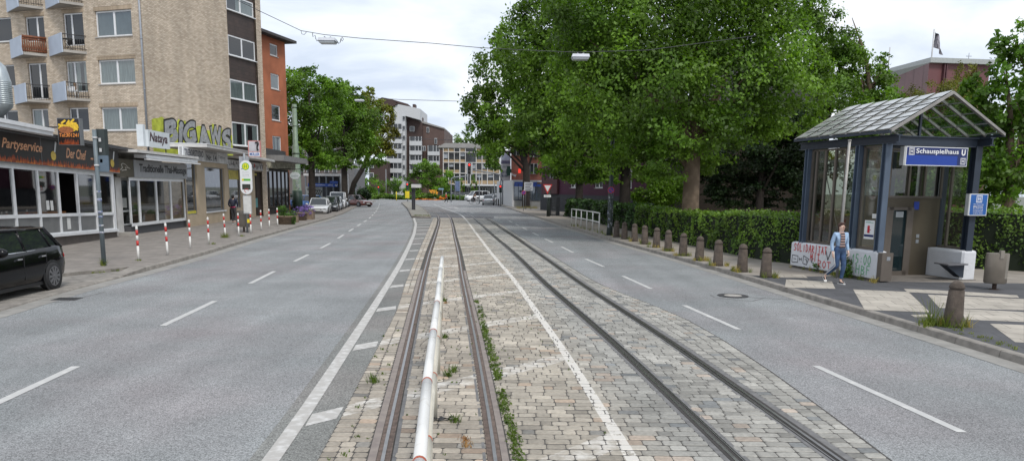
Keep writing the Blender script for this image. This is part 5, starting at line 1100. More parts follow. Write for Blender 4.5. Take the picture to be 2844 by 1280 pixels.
def car(name,label,kind,pm,L_,W_,H_,group=None,belt=False,spokes=10,cat='car'):
    K=KINDS[kind];r=thing(name,label,cat,(0,0,0),group);hw=W_/2
    def sec(y,zl,zb,w): return [(0,zl),(w*hw*.86,zl),(w*hw*.97,zl+.10),(w*hw,zl+.26),(w*hw*.995,(zl+zb)*.5+.05),(w*hw*.955,zb-.04),(w*hw*.88,zb+.0),(w*hw*.5,zb+.025),(0,zb+.035)]
    mb=MB();S=[]
    for t,zl,zb,w in K['st']:
        q=sec(t*L_,zl,zb,w);full=[(x,t*L_,z) for x,z in q]+[(-x,t*L_,z) for x,z in q[-2:0:-1]];S.append(full)
    n=len(S[0]);V=[p for s_ in S for p in s_];mb.smooth=True
    mb.add(V,[(i*n+j,(i+1)*n+j,(i+1)*n+(j+1)%n,i*n+(j+1)%n) for i in range(len(S)-1) for j in range(n)])
    mb.add(S[0],[tuple(range(n))]);mb.add(S[-1],[tuple(range(n))[::-1]]);mb.smooth=False
    body=mb.build('body',pm,r)
    y0,y1,y2,y3=[t*L_ for t in K['g']]
    zb=lambda t: float(np.interp(t,[s_[0] for s_ in K['st']],[s_[2] for s_ in K['st']]))
    za,zr_=zb(K['g'][0])-.02,zb(K['g'][3])-.03;HR=H_
    bw=hw*.90;tw=hw*(.74 if kind!='van' else .84)
    def ring(k,zt): # k=0 belt,1 roof
        return None
    mb=MB();m0=(y0+y3)/2
    B=[(-bw*.93,y0,za),(bw*.93,y0,za),(bw*1.0,y0+.25,za+.0),(bw*1.0,y3-.2,zr_),(bw*.9,y3,zr_),(-bw*.9,y3,zr_),(-bw*1.0,y3-.2,zr_),(-bw*1.0,y0+.25,za)]
    T_=[(-tw*.92,y1,HR-.055),(tw*.92,y1,HR-.055),(tw,y1+.15,HR-.04),(tw,y2-.15,HR-.045),(tw*.92,y2,HR-.06),(-tw*.92,y2,HR-.06),(-tw,y2-.15,HR-.045),(-tw,y1+.15,HR-.04)]
    mb.add(B+T_,[(i,(i+1)%8,(i+1)%8+8,i+8) for i in range(8)]);mb.build('window_glass',M_CGL,r)
    mb=MB();mb.smooth=True
    R0=[(x*1.03,y,z-.0) for x,y,z in T_];cy=(y1+y2)/2
    R1_=[(x*.8,cy+(y-cy)*.86,z+.05) for x,y,z in T_]
    R2_=[(x*.3,cy+(y-cy)*.4,H_) for x,y,z in T_]
    mb.add(R0+R1_+R2_,[(i,(i+1)%8,(i+1)%8+8,i+8) for i in range(8)]+[(8+i,8+(i+1)%8,(i+1)%8+16,i+16) for i in range(8)]+[tuple(range(16,24))]);mb.smooth=False
    for s_ in (1,-1):
        def pil(b,t,w0,w1): mb.tube([Vector(b)*1.0,Vector(t)],[w0,w1],5)
        pil((s_*bw*.93,y0,za),(s_*tw*.94,y1,HR-.05),.045,.04);pil((s_*bw*.92,y3,zr_),(s_*tw*.92,y2,HR-.06),.075,.06)
        ym=(y1+y2)/2-.05;pil((s_*(bw+.003),ym+.05,(za+zr_)/2),(s_*(tw+.003),ym,HR-.05),.032,.03)
        if kind in('hatch','van','mini'): pil((s_*(bw+.0),y3-.45,zr_),(s_*(tw+.0),y2-.25,HR-.05),.03,.03)
        mb.tube([(s_*(tw+.004),y1+.1,HR-.045),(s_*(tw+.004),y2-.12,HR-.05)],.03,5)
    mb.build('roof',pm,r)
    if belt:
        mb=MB()
        for s_ in (1,-1): mb.tube([(s_*bw*1.01,y0+.2,za+.03),(s_*bw*1.015,(y0+y3)/2,(za+zr_)/2+.02),(s_*bw*1.0,y3-.15,zr_+.02)],.014,5)
        mb.build('belt_trim',M_CHR,r)
    wr=.315 if kind!='van' else .33
    for ax in K['wb']:
        for s_ in (1,-1):
            y=ax*L_;mb=MB();mb.lathe([(wr+.045,-.02),(wr+.055,.004)],(s_*(hw-.006),y,wr),22,'x') if s_>0 else mb.lathe([(wr+.055,-.004),(wr+.045,.02)],(-(hw-.006),y,wr),22,'x')
            mb.build('wheel_arch',M_BLK,r)
            c=(s_*(hw-.09),y,wr);mb=MB();mb.lathe([(wr*.66,-.11),(wr*.93,-.11),(wr,-.08),(wr,.08),(wr*.93,.115),(wr*.66,.115)],c,24,'x');w_=mb.build('wheel',M_TYRE,r)
            mb=MB();xx_=s_*(hw+.028);c=(xx_,y,wr);mb.lathe([(wr*.12,-.01),(wr*.12,.012)],c,10,'x')
            for k in range(spokes):
                q=2*math.pi*k/spokes;a_=(math.cos(q),math.sin(q));t_=(-a_[1],a_[0]);P=[]
                for xk in (-.012,.006):
                    for rr_,ww in ((.10,.022),(.68,.030)):
                        for sg_ in (-1,1): P.append((xx_+xk*s_,y+a_[0]*wr*rr_+t_[0]*sg_*ww,wr+a_[1]*wr*rr_+t_[1]*sg_*ww))
                mb.hexa([P[0],P[1],P[3],P[2],P[4],P[5],P[7],P[6]])
            mb.lathe([(wr*.64,-.01),(wr*.70,.004),(wr*.70,-.02)],c,24,'x') if False else None
            for k in range(24):
                q0,q1=2*math.pi*k/24,2*math.pi*(k+1)/24
                mb.add([(xx_,y+wr*a*math.cos(q),wr+wr*a*math.sin(q)) for a,q in ((.64,q0),(.71,q0),(.71,q1),(.64,q1))],[(0,1,2,3)])
            mb.build('rim',M_RIM,w_)
    f0=K['st'][0];zl,zh=f0[1],f0[2]
    for s_ in (1,-1):
        mb=MB();mb.ball((s_*hw*.70,-.478*L_,zh+.02),.12,12,8,(1.35,.9,.62));mb.build('headlight',M_HL,r)
        mb=MB();mb.ball((s_*hw*.80,.482*L_,.72),.10,10,6,(1.1,.7,1.2));mb.build('tail_light',M_TL,r)
        k_=1.35 if kind=='mini' else 1;mb=MB();mb.ball((s_*(hw+.10),y0+.28,za+.10),.10*k_,12,8,(1.1,.7,.72));mb.tube([(s_*hw*.9,y0+.28,za+.04),(s_*(hw+.06),y0+.28,za+.08)],.02,5);mb.build('wing_mirror',pm,r)
        mb=MB()
        for yy in (.02,.24) : mb.cbox((s_*(hw*.995),yy*L_,.80),.035,.17,.03)
        mb.build('door_handle',M_CHR if belt else pm,r)
        for yy in (-.17,.06,.27): mb=MB();mb.box(min(s_*hw*.985,s_*hw*1.0015),max(s_*hw*.985,s_*hw*1.0015),yy*L_-.005,yy*L_+.005,.34,.86);mb.build('door_gap',M_BLK,r)
    mb=MB();mb.box(-hw*.42,hw*.42,-.503*L_,-.49*L_,zl+.16,zh-.02);mb.box(-hw*.6,hw*.6,-.502*L_,-.485*L_,zl-.03,zl+.07);mb.build('grille',M_BLK,r)
    mb=MB();mb.box(-.26,.26,-.508*L_,-.503*L_,zl+.08,zl+.19);mb.box(-.26,.26,.5*L_,.506*L_,.44,.55);mb.build('number_plate',M_PLATE,r)
    mb=MB();mb.box(-hw*.95,hw*.95,-.4*L_,.4*L_,.16,.24);mb.build('underbody',M_BLK,r)
    return r
def setcar(c,x,y,rz): place(c,x,y,0,rz)
P_BLK=mat('paint_black',(.004,.004,.005),.12,0,var=0,coat=0,spec=.3);P_WHT=paint('white',(.62,.63,.64));P_SIL=paint('silver',(.36,.38,.40),.5,.35);P_GRY=paint('grey',(.12,.13,.14),.4);P_DK=paint('dark',(.03,.033,.038),.3);P_RED=paint('wine',(.14,.035,.025),.2);P_BLU=paint('blue',(.02,.16,.50),.2)
mini=car('parked_car','glossy black compact hatchback with chrome belt line in the lay-by at the left edge','mini',P_BLK,3.98,1.74,1.44,None,True)
wv=G(0+580/927*240,580+885/927*240);
setcar(mini,wv.x-.80,wv.y-1.30,math.radians(3));mini.location.z=.045
GC='cars parked along the left kerb beyond the shops'
def kx(y,off=1.55): return LK(y)-off
w1=car('parked_car','white compact hatchback facing the camera, first of the row beyond the planters','hatch',P_WHT,4.3,1.78,1.44,GC);setcar(w1,(G(870,598).x+G(905,597).x)/2-.42,65.6,math.radians(9))
yy=71.2
for lab,k,p,L_,H_ in (('dark grey hatchback directly behind the white car in the parked row','hatch',P_DK,4.2,1.46),('silver hatchback, third in the parked row','hatch',P_SIL,4.3,1.48),('tall white people carrier, fourth in the parked row','van',P_WHT,4.6,1.85),('silver estate car behind the white people carrier, last of the parked row','hatch',P_SIL,4.4,1.5)):
    c=car('parked_car',lab,k,p,L_,1.78,H_,GC);setcar(c,kx(yy)-.05,yy,math.radians(10));yy+=5.4
c=car('car','dark wine-red car with lit headlamps nosing out at the end of the parked row','coupe',P_RED,4.4,1.8,1.42);g=G(965,578);setcar(c,g.x-.5,93.5,math.radians(52))
c=car('parked_car','bright blue car standing behind the parked white hatchback','hatch',P_BLU,4.2,1.76,1.5);g=AT(868,560,80);setcar(c,g.x,80,math.radians(60))
c=car('parked_car','darker blue car at the far left behind the green pole','hatch',paint('blue2',(.03,.10,.28),.2),4.2,1.76,1.45);g=AT(845,560,84);setcar(c,g.x-1.5,85,math.radians(75))
c=car('car','silver hatchback with red tail lamps seen from behind, waiting at the junction','hatch',P_SIL,4.1,1.74,1.48);g=G(1355,570);setcar(c,g.x,g.y+2,math.radians(3)+math.pi);c.rotation_euler.z=math.pi+math.radians(2)
# headlamps face away now: turn so that the tail looks at the camera
c=car('van','white panel van crossing the junction behind the cyclist','van',P_WHT,4.6,1.8,1.95,cat='van');g=AT(1325,560,140);setcar(c,g.x,140,math.radians(-60))
for i,(px,Y,k,p,lab,rz) in enumerate(((1384,128,'hatch',P_WHT,'white car on the junction just right of the silver hatchback',-20),(1400,118,'van',P_WHT,'white car right behind the red signal post at the junction',10),(1366,138,'hatch',P_DK,'dark car half hidden behind the silver hatchback roof',0),(1262,165,'hatch',P_GRY,'grey car seen over the roundabout planting, left one',-80),(1282,165,'hatch',P_GRY,'grey car seen over the roundabout planting, right one',-80))):
    c=car('car',lab,k,p,4.3,1.78,1.5);g=AT(px,560,Y);setcar(c,g.x,Y,math.radians(rz))
# ================================================================ stone bollards
M_STN=mat('bollard_stone',(.085,.067,.054),.92,var=.3,scale=9,bump=.6,bscale=45,detail=8)
def stonebollard():
    r=thing('stone_bollard','x','bollard')
    mb=MB();mb.lathe([(.165,0),(.160,.05),(.125,.655),(.108,.67),(.112,.685),(.128,.69),(.125,.72),(.10,.775),(.06,.81),(.01,.825)],n=20);mb.build('bollard_body',M_STN,r);return r
sb0=stonebollard()
b0_=G(2645,906,.12);bp=[(b0_.x,b0_.y)]+[(G(x*1.1045,y*1.1045,.12).x,G(x*1.1045,y*1.1045,.12).y) for x,y in ((1925,697),(1866,683),(1805,668),(1758,655),(1717,643),(1680,631),(1650,622),(1621,614),(1595,607),(1570,601),(1550,596))]
names=['nearest stone bollard, standing alone in grass tufts on the slab pavement by the bench','stone bollard nearest the shelter in the long row along the hedge','second stone bollard of the hedge row from the shelter, dry grass at its foot','third stone bollard of the hedge row from the shelter','fourth stone bollard of the hedge row from the shelter','fifth stone bollard of the hedge row from the shelter','sixth stone bollard of the hedge row from the shelter','seventh stone bollard of the hedge row, where the taller hedge bulges out','eighth stone bollard of the hedge row from the shelter','ninth stone bollard of the hedge row from the shelter','second stone bollard from the stickered dark pole','stone bollard directly beside the stickered dark pole']
for i,(x,y) in enumerate(bp):
    r=sb0 if i==0 else copytree(sb0);place(r,x,y,.12,RND.random()*6);r['label']=names[i];r['group']='stone bollards along the right kerb'
    r.rotation_euler.x=RND.uniform(-.02,.02);r.rotation_euler.y=RND.uniform(-.025,.025)
# stickered dark pole with a no-stopping sign
g=G(1100+2545*.2329,520+572*.2329,.12);t=thing('dark_pole','thick dark green pole covered in stickers at the far end of the bollard row','pole',g)
mb=MB();mb.tube([(g.x,g.y,.12),(g.x,g.y,.5),(g.x,g.y,2.6),(g.x,g.y,2.65),(g.x,g.y,7.5)],[.17,.145,.135,.105,.09],14);mb.build('pole',mat('pole_dark_green',(.03,.042,.038),.6,var=.3,scale=8),t)
mb=MB();rr=random.Random(8)
for k in range(46):
    z_=rr.uniform(.5,2.3);q=rr.uniform(math.pi,2*math.pi);dq=rr.uniform(.1,.3);h_=rr.uniform(.03,.12);r_=.152-.006*z_
    mb.add([(g.x+r_*math.cos(a),g.y+r_*math.sin(a),z) for a,z in ((q,z_),(q+dq,z_+.01),(q+dq,z_+h_),(q,z_+h_))],[(0,1,2,3)])
mb.build('sticker',MATS['sticker_mix'],t)
M_SBLU=mat('sign_deep_blue',(.05,.05,.30),.4)
def nostop(x,y,z,r_,label):
    t=thing('traffic_sign',label,'sign',(x,y,z));f=Face((x,y),(x+1,y))
    mb=MB();mb.prism([(r_*math.cos(i*math.pi/12),z+r_*math.sin(i*math.pi/12)) for i in range(24)],-.01,.01,lambda a,b,d:f.p(a,b,d));mb.build('sign_plate',M_SBLU,t)
    mb=MB();
    for i in range(24):
        q0,q1=i*math.pi/12,(i+1)*math.pi/12;mb.add([f.p(k*r_*math.cos(q),z+k*r_*math.sin(q),.013) for k,q in ((.80,q0),(1,q0),(1,q1),(.80,q1))],[(0,1,2,3)])
    mb.add([f.p(a*r_,z+b*r_,.016) for a,b in ((-.62,.48),(-.48,.62),(.62,-.48),(.48,-.62))],[(0,1,2,3)]);mb.build('red_ring',MATS['sign_red'],t);return t
zz_=AT(1690,528,g.y).z;nostop(g.x-.02,g.y-.20,zz_,.17,'round no-stopping sign with a red ring fixed to the stickered dark pole')
# white pedestrian railing
fp=[G(1100+x*.2329,520+y*.2329,.12) for x,y in ((2090,460),(2145,472),(2205,486),(2272,503),(2342,522),(2420,547))]
t=thing('pedestrian_railing','white tubular pedestrian railing with rusty feet at the right kerb','railing',fp[0])
for v in fp: mb=MB();mb.tube([(v.x,v.y,.12),(v.x,v.y,1.20)],.035,8);mb.build('post',M_POST,t)
for z_ in (.70,1.20): mb=MB();mb.tube([(v.x,v.y,z_) for v in fp],.035,8);mb.build('rail',M_POST,t)
# yield sign
g=G(1100+1800*.2329,520+350*.2329,.12);t=thing('yield_sign','red-edged white triangle yield sign with a small plate below on a narrow post','sign',g);f=Face((g.x,g.y),(g.x+1,g.y))
za,zb_=AT(1519,512,g.y).z,AT(1519,540,g.y).z;wd=.40
mb=MB();mb.tube([(g.x,g.y,.12),(g.x,g.y,za)],.035,8);mb.tube([(g.x+.12,g.y+.3,.12),(g.x+.12,g.y+.3,2.6)],.15,10);mb.build('post',MATS['pole_dark_green'],t)
mb=MB();mb.prism([(0,zb_),(wd,za),(-wd,za)],.04,.06,lambda a,b,d:f.p(a,b,d));mb.build('red_triangle',MATS['sign_red'],t)
mb=MB();mb.add([f.p(0,zb_+.22,.065),f.p(wd*.70,za-.09,.065),f.p(-wd*.70,za-.09,.065)],[(0,1,2)]);mb.build('white_field',MATS['sign_white'],t)
mb=MB();f.box(mb,-.30,.30,zb_-.24,zb_-.04,.04,.06);pp_=mb.build('small_plate',MATS['sign_white'],t);mb=MB();text(mb,'25 m',f.p,-.2,.2,zb_-.19,zb_-.09,.064);mb.build('lettering',M_DARK,pp_)
# no-stopping sign on its own post farther off, and the white notice board behind it
g=G(1100+1520*.2329,520+285*.2329,.12);zz_=AT(1453,535,g.y).z;t=nostop(g.x,g.y-.06,zz_,.21,'round blue and red no-stopping sign on a thin grey post before the glass shelter')
mb=MB();mb.tube([(g.x,g.y,.12),(g.x,g.y,zz_+.3)],.03,6);mb.build('post',M_GALV,t)
YB=86.;f=FY(1456,YB);a=f.q(1456,506);b=f.q(1480,530);t=thing('notice_board','white notice board with lines of black print on two posts before the street tree','sign',f.p(b[0]/2,.12))
mb=MB();f.box(mb,0,b[0],b[1],a[1],0,.05);pb=mb.build('board',M_WHITE,t)
mb=MB();
for k in range(5): f.quad(mb,.12,b[0]-.15-.1*(k%3),a[1]-.22-k*.17,a[1]-.15-k*.17,.054)
mb.build('print_lines',MATS['dark_print'],pb);mb=MB();mb.tube([f.p(.2,.12,-.03),f.p(.2,a[1],-.03)],.03,6);mb.tube([f.p(b[0]-.2,.12,-.03),f.p(b[0]-.2,a[1],-.03)],.03,6);mb.build('post',M_GREYM,t)
# ================================================================ station shelter
O=Vector((9.62,19.45,0));EU=Vector((.971,.241,0));EV=Vector((-.241,.971,0))
def SP(u,v,z): p=O+EU*u+EV*v;return (p.x,p.y,z)
def sbox(mb,u0,u1,v0,v1,z0,z1): mb.hexa([SP(u0,v0,z0),SP(u1,v0,z0),SP(u1,v1,z0),SP(u0,v1,z0),SP(u0,v0,z1),SP(u1,v0,z1),SP(u1,v1,z1),SP(u0,v1,z1)])
M_STEEL=mat('blue_grey_steel',(.085,.115,.16),.45,.15,var=.14,scale=2);M_STD=mat('dark_steel',(.025,.035,.052),.45,.15,var=.12,scale=2)
M_ANOD=mat('bronze_aluminium',(.15,.128,.108),.45,.45,var=.14,scale=2);M_RGL=clearglass('roof_glass',(.55,.62,.60),1.1);M_SGL=clearglass('shelter_glass',(.52,.56,.50),.8);M_BRZ=mat('bronze_panel',(.11,.092,.065),.38,.45,var=.16,scale=.9,detail=6)
M_WWALL=mat('whitewashed_concrete',(.60,.61,.63),.85,var=.06,scale=2,bump=.5,bscale=12)
sh=thing('lift_shelter','glass and steel lift entrance shelter with a gabled glass roof on white painted walls','shelter',SP(1.5,1.9,.12))
def roundwall(name,u0,u1,v0,v1,z0,z1,r=.06):
    mb=MB();P=[]
    def ringp(u0,u1,v0,v1,z,c=.05): return [SP(u0+c,v0,z),SP(u1-c,v0,z),SP(u1,v0+c,z),SP(u1,v1-c,z),SP(u1-c,v1,z),SP(u0+c,v1,z),SP(u0,v1-c,z),SP(u0,v0+c,z)]
    rs=[ringp(u0,u1,v0,v1,z0),ringp(u0,u1,v0,v1,z1-r),ringp(u0+r*.3,u1-r*.3,v0+r*.3,v1-r*.3,z1-r*.3),ringp(u0+r,u1-r,v0+r,v1-r,z1)]
    V=[p for q in rs for p in q];mb.add(V,[(i*8+j,i*8+(j+1)%8,(i+1)*8+(j+1)%8,(i+1)*8+j) for i in range(3) for j in range(8)]+[tuple(range(24,32))]);return mb.build(name,M_WWALL,sh)
lw=roundwall('left_wall',-.0,.34,.0,3.8,.2,.93)
rw=roundwall('right_wall',2.72,3.2,-.02,3.8,.14,.93)
mb=MB();sbox(mb,.05,.3,.1,3.75,.1,.21);sbox(mb,-.0,3.2,-.05,3.8,.11,.135);mb.build('plinth',mat('plinth_concrete',(.14,.125,.11),.9,var=.3,scale=4),sh)
# bronze box at the wall end
mb=MB();sbox(mb,.02,.36,-.16,-.0,.16,.90);bx=mb.build('call_panel',M_ANOD,sh);mb=MB();sbox(mb,.16,.27,-.166,-.161,.70,.80);mb.build('button_plate',M_GALV,bx)
# posts and beams
def ibeam(name,u,v,z0,z1,w=.16,m=M_STEEL):
    mb=MB();mb.m=0;sbox(mb,u-w/2,u+w/2,v-w/2,v-w/2+.025,z0,z1);sbox(mb,u-w/2,u+w/2,v+w/2-.025,v+w/2,z0,z1);sbox(mb,u-.012,u+.012,v-w/2+.025,v+w/2-.025,z0,z1);return mb.build(name,m,sh)
for u,v in ((.10,.10),(.10,1.12),(.10,3.34)): ibeam('post',u,v,.90,3.72,.17)
for u,v in ((2.92,.10),(3.06,1.3),(3.06,3.34)): ibeam('post',u,v,.90,3.72,.20,M_STD)
mb=MB();
for u in (.10,3.0): sbox(mb,u-.08,u+.08,-.3,3.75,3.90,3.93);sbox(mb,u-.02,u+.02,-.3,3.75,3.74,3.9);sbox(mb,u-.08,u+.08,-.3,3.75,3.71,3.74)
mb.build('eaves_beam',M_STD,sh)
mb=MB();sbox(mb,.19,2.9,.02,.18,3.90,3.93);sbox(mb,.19,2.9,.08,.12,3.71,3.9);sbox(mb,.19,2.9,.02,.18,3.68,3.71);mb.build('front_beam',M_STD,sh)
# glazing of the long sides: fixed glass with bronze mullions
zb0,zb1=.93,3.70
mb=MB()
for v in (.30,.98,1.28,1.72,2.18,2.62,3.02,3.22): sbox(mb,.14,.21,v-.035,v+.035,zb0,zb1)
sbox(mb,.14,.22,.2,3.3,zb0,zb0+.07);sbox(mb,.14,.22,.2,3.3,zb1-.05,zb1);mb.build('mullion',M_ANOD,sh)
mb=MB();mb.add([SP(.175,.25,zb0),SP(.175,3.25,zb0),SP(.175,3.25,zb1),SP(.175,.25,zb1)],[(0,1,2,3)]);mb.build('side_glass',M_SGL,sh)
mb=MB();mb.add([SP(3.05,.25,zb0),SP(3.05,3.7,zb0),SP(3.05,3.7,zb1),SP(3.05,.25,zb1)],[(0,1,2,3)]);mb.build('side_glass',M_SGL,sh)
mb=MB()
for v in (.35,.95,1.5,2.1,2.7): sbox(mb,3.02,3.09,v-.03,v+.03,zb0,zb1)
sbox(mb,3.0,3.1,.2,3.3,zb0,zb0+.06);mb.build('mullion',M_ANOD,sh)
mb=MB();mb.tube([SP(.22,2.75,3.2),SP(.22,1.75,.98)],.016,6);mb.build('brace_rod',M_GALV,sh)
mb=MB();mb.add([SP(.2,3.7,zb0),SP(3.05,3.7,zb0),SP(3.05,3.7,zb1),SP(.2,3.7,zb1)],[(0,1,2,3)]);mb.build('rear_glass',M_SGL,sh)
# lift front: bronze panels, glazed upper lights, glass door
VF=1.2
mb=MB();sbox(mb,.3,1.18,VF+.0,VF+.05,.93,2.32);sbox(mb,.3,1.18,VF,VF+.05,.13,.93);sbox(mb,2.08,2.70,VF,VF+.05,.13,2.32);sbox(mb,1.18,2.08,VF,VF+.05,2.06,2.32);sbox(mb,2.70,2.98,VF,VF+.05,.93,2.32);mb.build('lift_front',M_BRZ,sh)
mb=MB()
for u0,u1 in ((1.18,1.27),(1.99,2.08),(1.27,1.40),(1.86,1.99)): sbox(mb,u0,u1,VF-.03,VF+.02,.13,2.06)
sbox(mb,1.27,1.99,VF-.03,VF+.02,1.98,2.06);sbox(mb,1.27,1.99,VF-.03,VF+.02,.13,.26);dr=mb.build('lift_door',M_ANOD,sh)
mb=MB();sbox(mb,1.40,1.86,VF-.008,VF+.01,.26,1.98);mb.build('pane',mat('lift_dark_glass',(.012,.022,.025),.05,var=0,spec=.8),dr)
mb=MB();sbox(mb,1.5,1.75,VF-.014,VF-.009,1.78,1.94);mb.build('notice',mat('pale_notice',(.35,.37,.38),.6),dr)
mb=MB()
for u in (.33,1.2,1.85,2.38,2.95): sbox(mb,u-.03,u+.03,VF-.02,VF+.04,2.32,3.68)
sbox(mb,.3,2.98,VF-.03,VF+.05,2.32,2.38);sbox(mb,.3,2.98,VF-.03,VF+.05,3.62,3.68);mb.build('upper_frame',M_ANOD,sh)
mb=MB();mb.add([SP(.3,VF+.01,2.38),SP(2.98,VF+.01,2.38),SP(2.98,VF+.01,3.62),SP(.3,VF+.01,3.62)],[(0,1,2,3)]);mb.build('upper_glass',clearglass('upper_glass',(.5,.52,.5),.5),sh)
mb=MB();sbox(mb,2.25,2.35,VF-.012,VF-.001,1.05,1.15);sbox(mb,2.25,2.35,VF-.012,VF-.001,1.2,1.3);mb.build('push_button',M_GALV,sh)
mb=MB();sbox(mb,2.08,2.25,VF-.012,VF-.001,2.0,2.22);mb.build('blue_notice',mat('notice_blue',(.02,.05,.30),.5),sh)
# gable roof of overlapping glass
uL,uR,uM,zE,zRg=-.22,3.30,1.54,4.02,5.02
vf,vb=-.34,3.62
rf=MB();
for k in range(7):
    v0=vf+(vb-vf)*k/7;v1=vf+(vb-vf)*(k+1)/7-.01
    for side in (0,1):
        ue=uL if side==0 else uR
        q=[SP(ue,v0,zE),SP(ue,v1,zE+.0),SP(uM,v1,zRg+.0),SP(uM,v0,zRg)]
        if side: q=q[::-1]
        rf.add(q,[(0,1,2,3)])
roof=rf.build('roof_glass',M_RGL,sh)
mb=MB()
for k in range(8):
    v=vf+(vb-vf)*k/7;w_=.05 if 0<k<7 else .085
    for ue in (uL,uR):
        a=Vector(SP(ue,v,zE));b=Vector(SP(uM,v,zRg));d=(b-a).normalized();nz=Vector((0,0,1));q=EV*(w_/2)
        mb.hexa([a-q-nz*.05,a+q-nz*.05,b+q-nz*.05,b-q-nz*.05,a-q+nz*.02,a+q+nz*.02,b+q+nz*.02,b-q+nz*.02])
for t_ in (.02,.25,.5,.75):
    for ue in (uL,uR):
        u=ue+(uM-ue)*t_;z_=zE+(zRg-zE)*t_;sbox(mb,u-.02,u+.02,vf,vb,z_+.004,z_+.03)
mb.build('roof_frame',mat('roof_aluminium',(.30,.285,.265),.5,.35,var=.18,scale=5),roof)
# shingled upper sheets that step up along the near slope
mb=MB()
for k in range(7):
    v0=vf+(vb-vf)*k/7+.03;v1=v0+(vb-vf)/7-.06
    for j in range(6):
        t0,t1=j/6,(j+1)/6+.02
        a0,a1=uL+(uM-uL)*t0,uL+(uM-uL)*t1;z0_,z1_=zE+(zRg-zE)*t0,zE+(zRg-zE)*t1
        mb.add([SP(a0,v0,z0_+.055),SP(a0,v1,z0_+.03),SP(a1,v1,z1_+.01),SP(a1,v0,z1_+.035)],[(0,1,2,3)])
mb.build('glass_shingles',mat('frosted_shingle',(.33,.34,.33),.15,.0,var=.25,scale=3,spec=.8),roof)
mb=MB();sbox(mb,uL-.05,uL+.02,vf,vb,zE-.07,zE+.0);sbox(mb,uR-.02,uR+.05,vf,vb,zE-.07,zE+.0);sbox(mb,1.0,1.06,.06,.12,3.93,4.72);mb.build('gutter',M_STD,sh)
# blue station sign
def sfn(u,z,d): return SP(u,-.02-d,z)
def sgn_box(root,name,u0,u1,z0,z1,d0,d1,m):
    mb=MB();sbox(mb,u0,u1,-.02-d1,-.02-d0,z0,z1);return mb.build(name,m,root)
st=thing('station_sign','long blue illuminated station sign with white lettering hung under the shelter roof beam','sign',SP(1.5,-.1,3.2))
U0,U1,Z0_,Z1_=.52,2.52,3.17,3.66
sgn_box(st,'light_box',U0,U1,Z0_,Z1_,-.14,.0,mat('box_grey',(.42,.43,.43),.5))
sgn_box(st,'white_rim',U0+.06,U1,Z0_,Z1_,.0005,.004,MATS['sign_white'])
sgn_box(st,'blue_field',U0+.08,U1-.02,Z0_+.02,Z1_-.02,.0045,.008,mat('signal_blue',(.008,.045,.30),.35,var=.05));sgn_box(st,'navy_field',U0+.08,U1-.02,Z0_+(Z1_-Z0_)*.55,Z1_-.02,.0085,.010,mat('navy',(.008,.02,.11),.35))
sgn_box(st,'navy_field',U1-.32,U1-.02,Z0_+.02,Z0_+(Z1_-Z0_)*.549,.0085,.010,MATS['navy'])
mb=MB();text(mb,'Schauspielhaus',sfn,U0+.36,U1-.30,Z1_-.21,Z1_-.05,.013,offset=.018)
def uglyph(mb,fn,x,z,w,h,d):
    P=[(x,z+h)]+[(x,z+w/2)]+[(x+w/2-w/2*math.cos(q),z+w/2-w/2*math.sin(q)) for q in (.5,1.05,1.57,2.1,2.6)]+[(x+w,z+w/2),(x+w,z+h)]
    k=w*.30;I=[(x+k,z+h),(x+k,z+w/2)]+[(x+w/2-(w/2-k)*math.cos(q),z+w/2-(w/2-k)*math.sin(q)) for q in (.5,1.05,1.57,2.1,2.6)]+[(x+w-k,z+w/2),(x+w-k,z+h)]
    n=len(P);V=[fn(a,b,d) for a,b in P]+[fn(a,b,d) for a,b in I];mb.add(V,[(i,i+1,n+i+1,n+i) for i in range(n-1)])
uglyph(mb,sfn,U1-.21,Z1_-.21,.13,.16,.013)
def liftglyph(mb,fn,x,z,w,h,d):
    for a,b,c_,e in ((0,1,0,.08),(0,1,.92,1),(0,.08,.08,.92),(.92,1,.08,.92),(.2,.8,.12,.17),(.2,.8,.83,.88),(.2,.26,.17,.83),(.74,.8,.17,.83),(.33,.45,.35,.68),(.55,.67,.35,.68)): mb.add([fn(x+w*a,z+h*c_,d),fn(x+w*b,z+h*c_,d),fn(x+w*b,z+h*e,d),fn(x+w*a,z+h*e,d)],[(0,1,2,3)])
liftglyph(mb,sfn,U0+.14,Z1_-.22,.17,.18,.013);liftglyph(mb,sfn,U1-.22,Z0_+.05,.16,.17,.013)
mb.build('lettering',mat('sign_lettering_white',(.75,.75,.75),.5),st)
mb=MB();
for u in (.8,2.2): mb.tube([SP(u,.05,Z1_),SP(u,.05,3.69)],.02,6)
mb.build('hanger',M_STD,st)
# small blue lift sign on the right post
t=thing('lift_sign','small portrait blue lift sign with white text on the right shelter post','sign',SP(2.95,-.05,2.15));a_,b_=2.66,3.22
mb=MB();sbox(mb,a_-.05,b_,-.13,-.02,1.88,2.46);mb.build('light_box',MATS['box_grey'],t)
mb=MB();sbox(mb,a_-.02,b_-.0,-.134,-.1305,1.88,2.46);mb.build('white_rim',MATS['sign_white'],t);mb=MB();sbox(mb,a_,b_-.02,-.138,-.1345,1.90,2.44);mb.build('blue_field',mat('sign_mid_blue',(.015,.10,.34),.4),t)
f2=lambda u,z,d: SP(u,-.138-d,z)
mb=MB();liftglyph(mb,f2,(a_+b_)/2-.1,2.23,.19,.19,.003)
for s_,z_ in (('Richtung',2.165),('Berliner',2.12),('Platz',2.085),('Richtung',2.03),('Innenstadt',1.985),('andere Seite',1.93)): text(mb,s_,f2,(a_+b_)/2-.17-.0,(a_+b_)/2+.15,z_,z_+.03,.003,offset=.01)
mb.build('lettering',MATS['sign_lettering_white'],t)
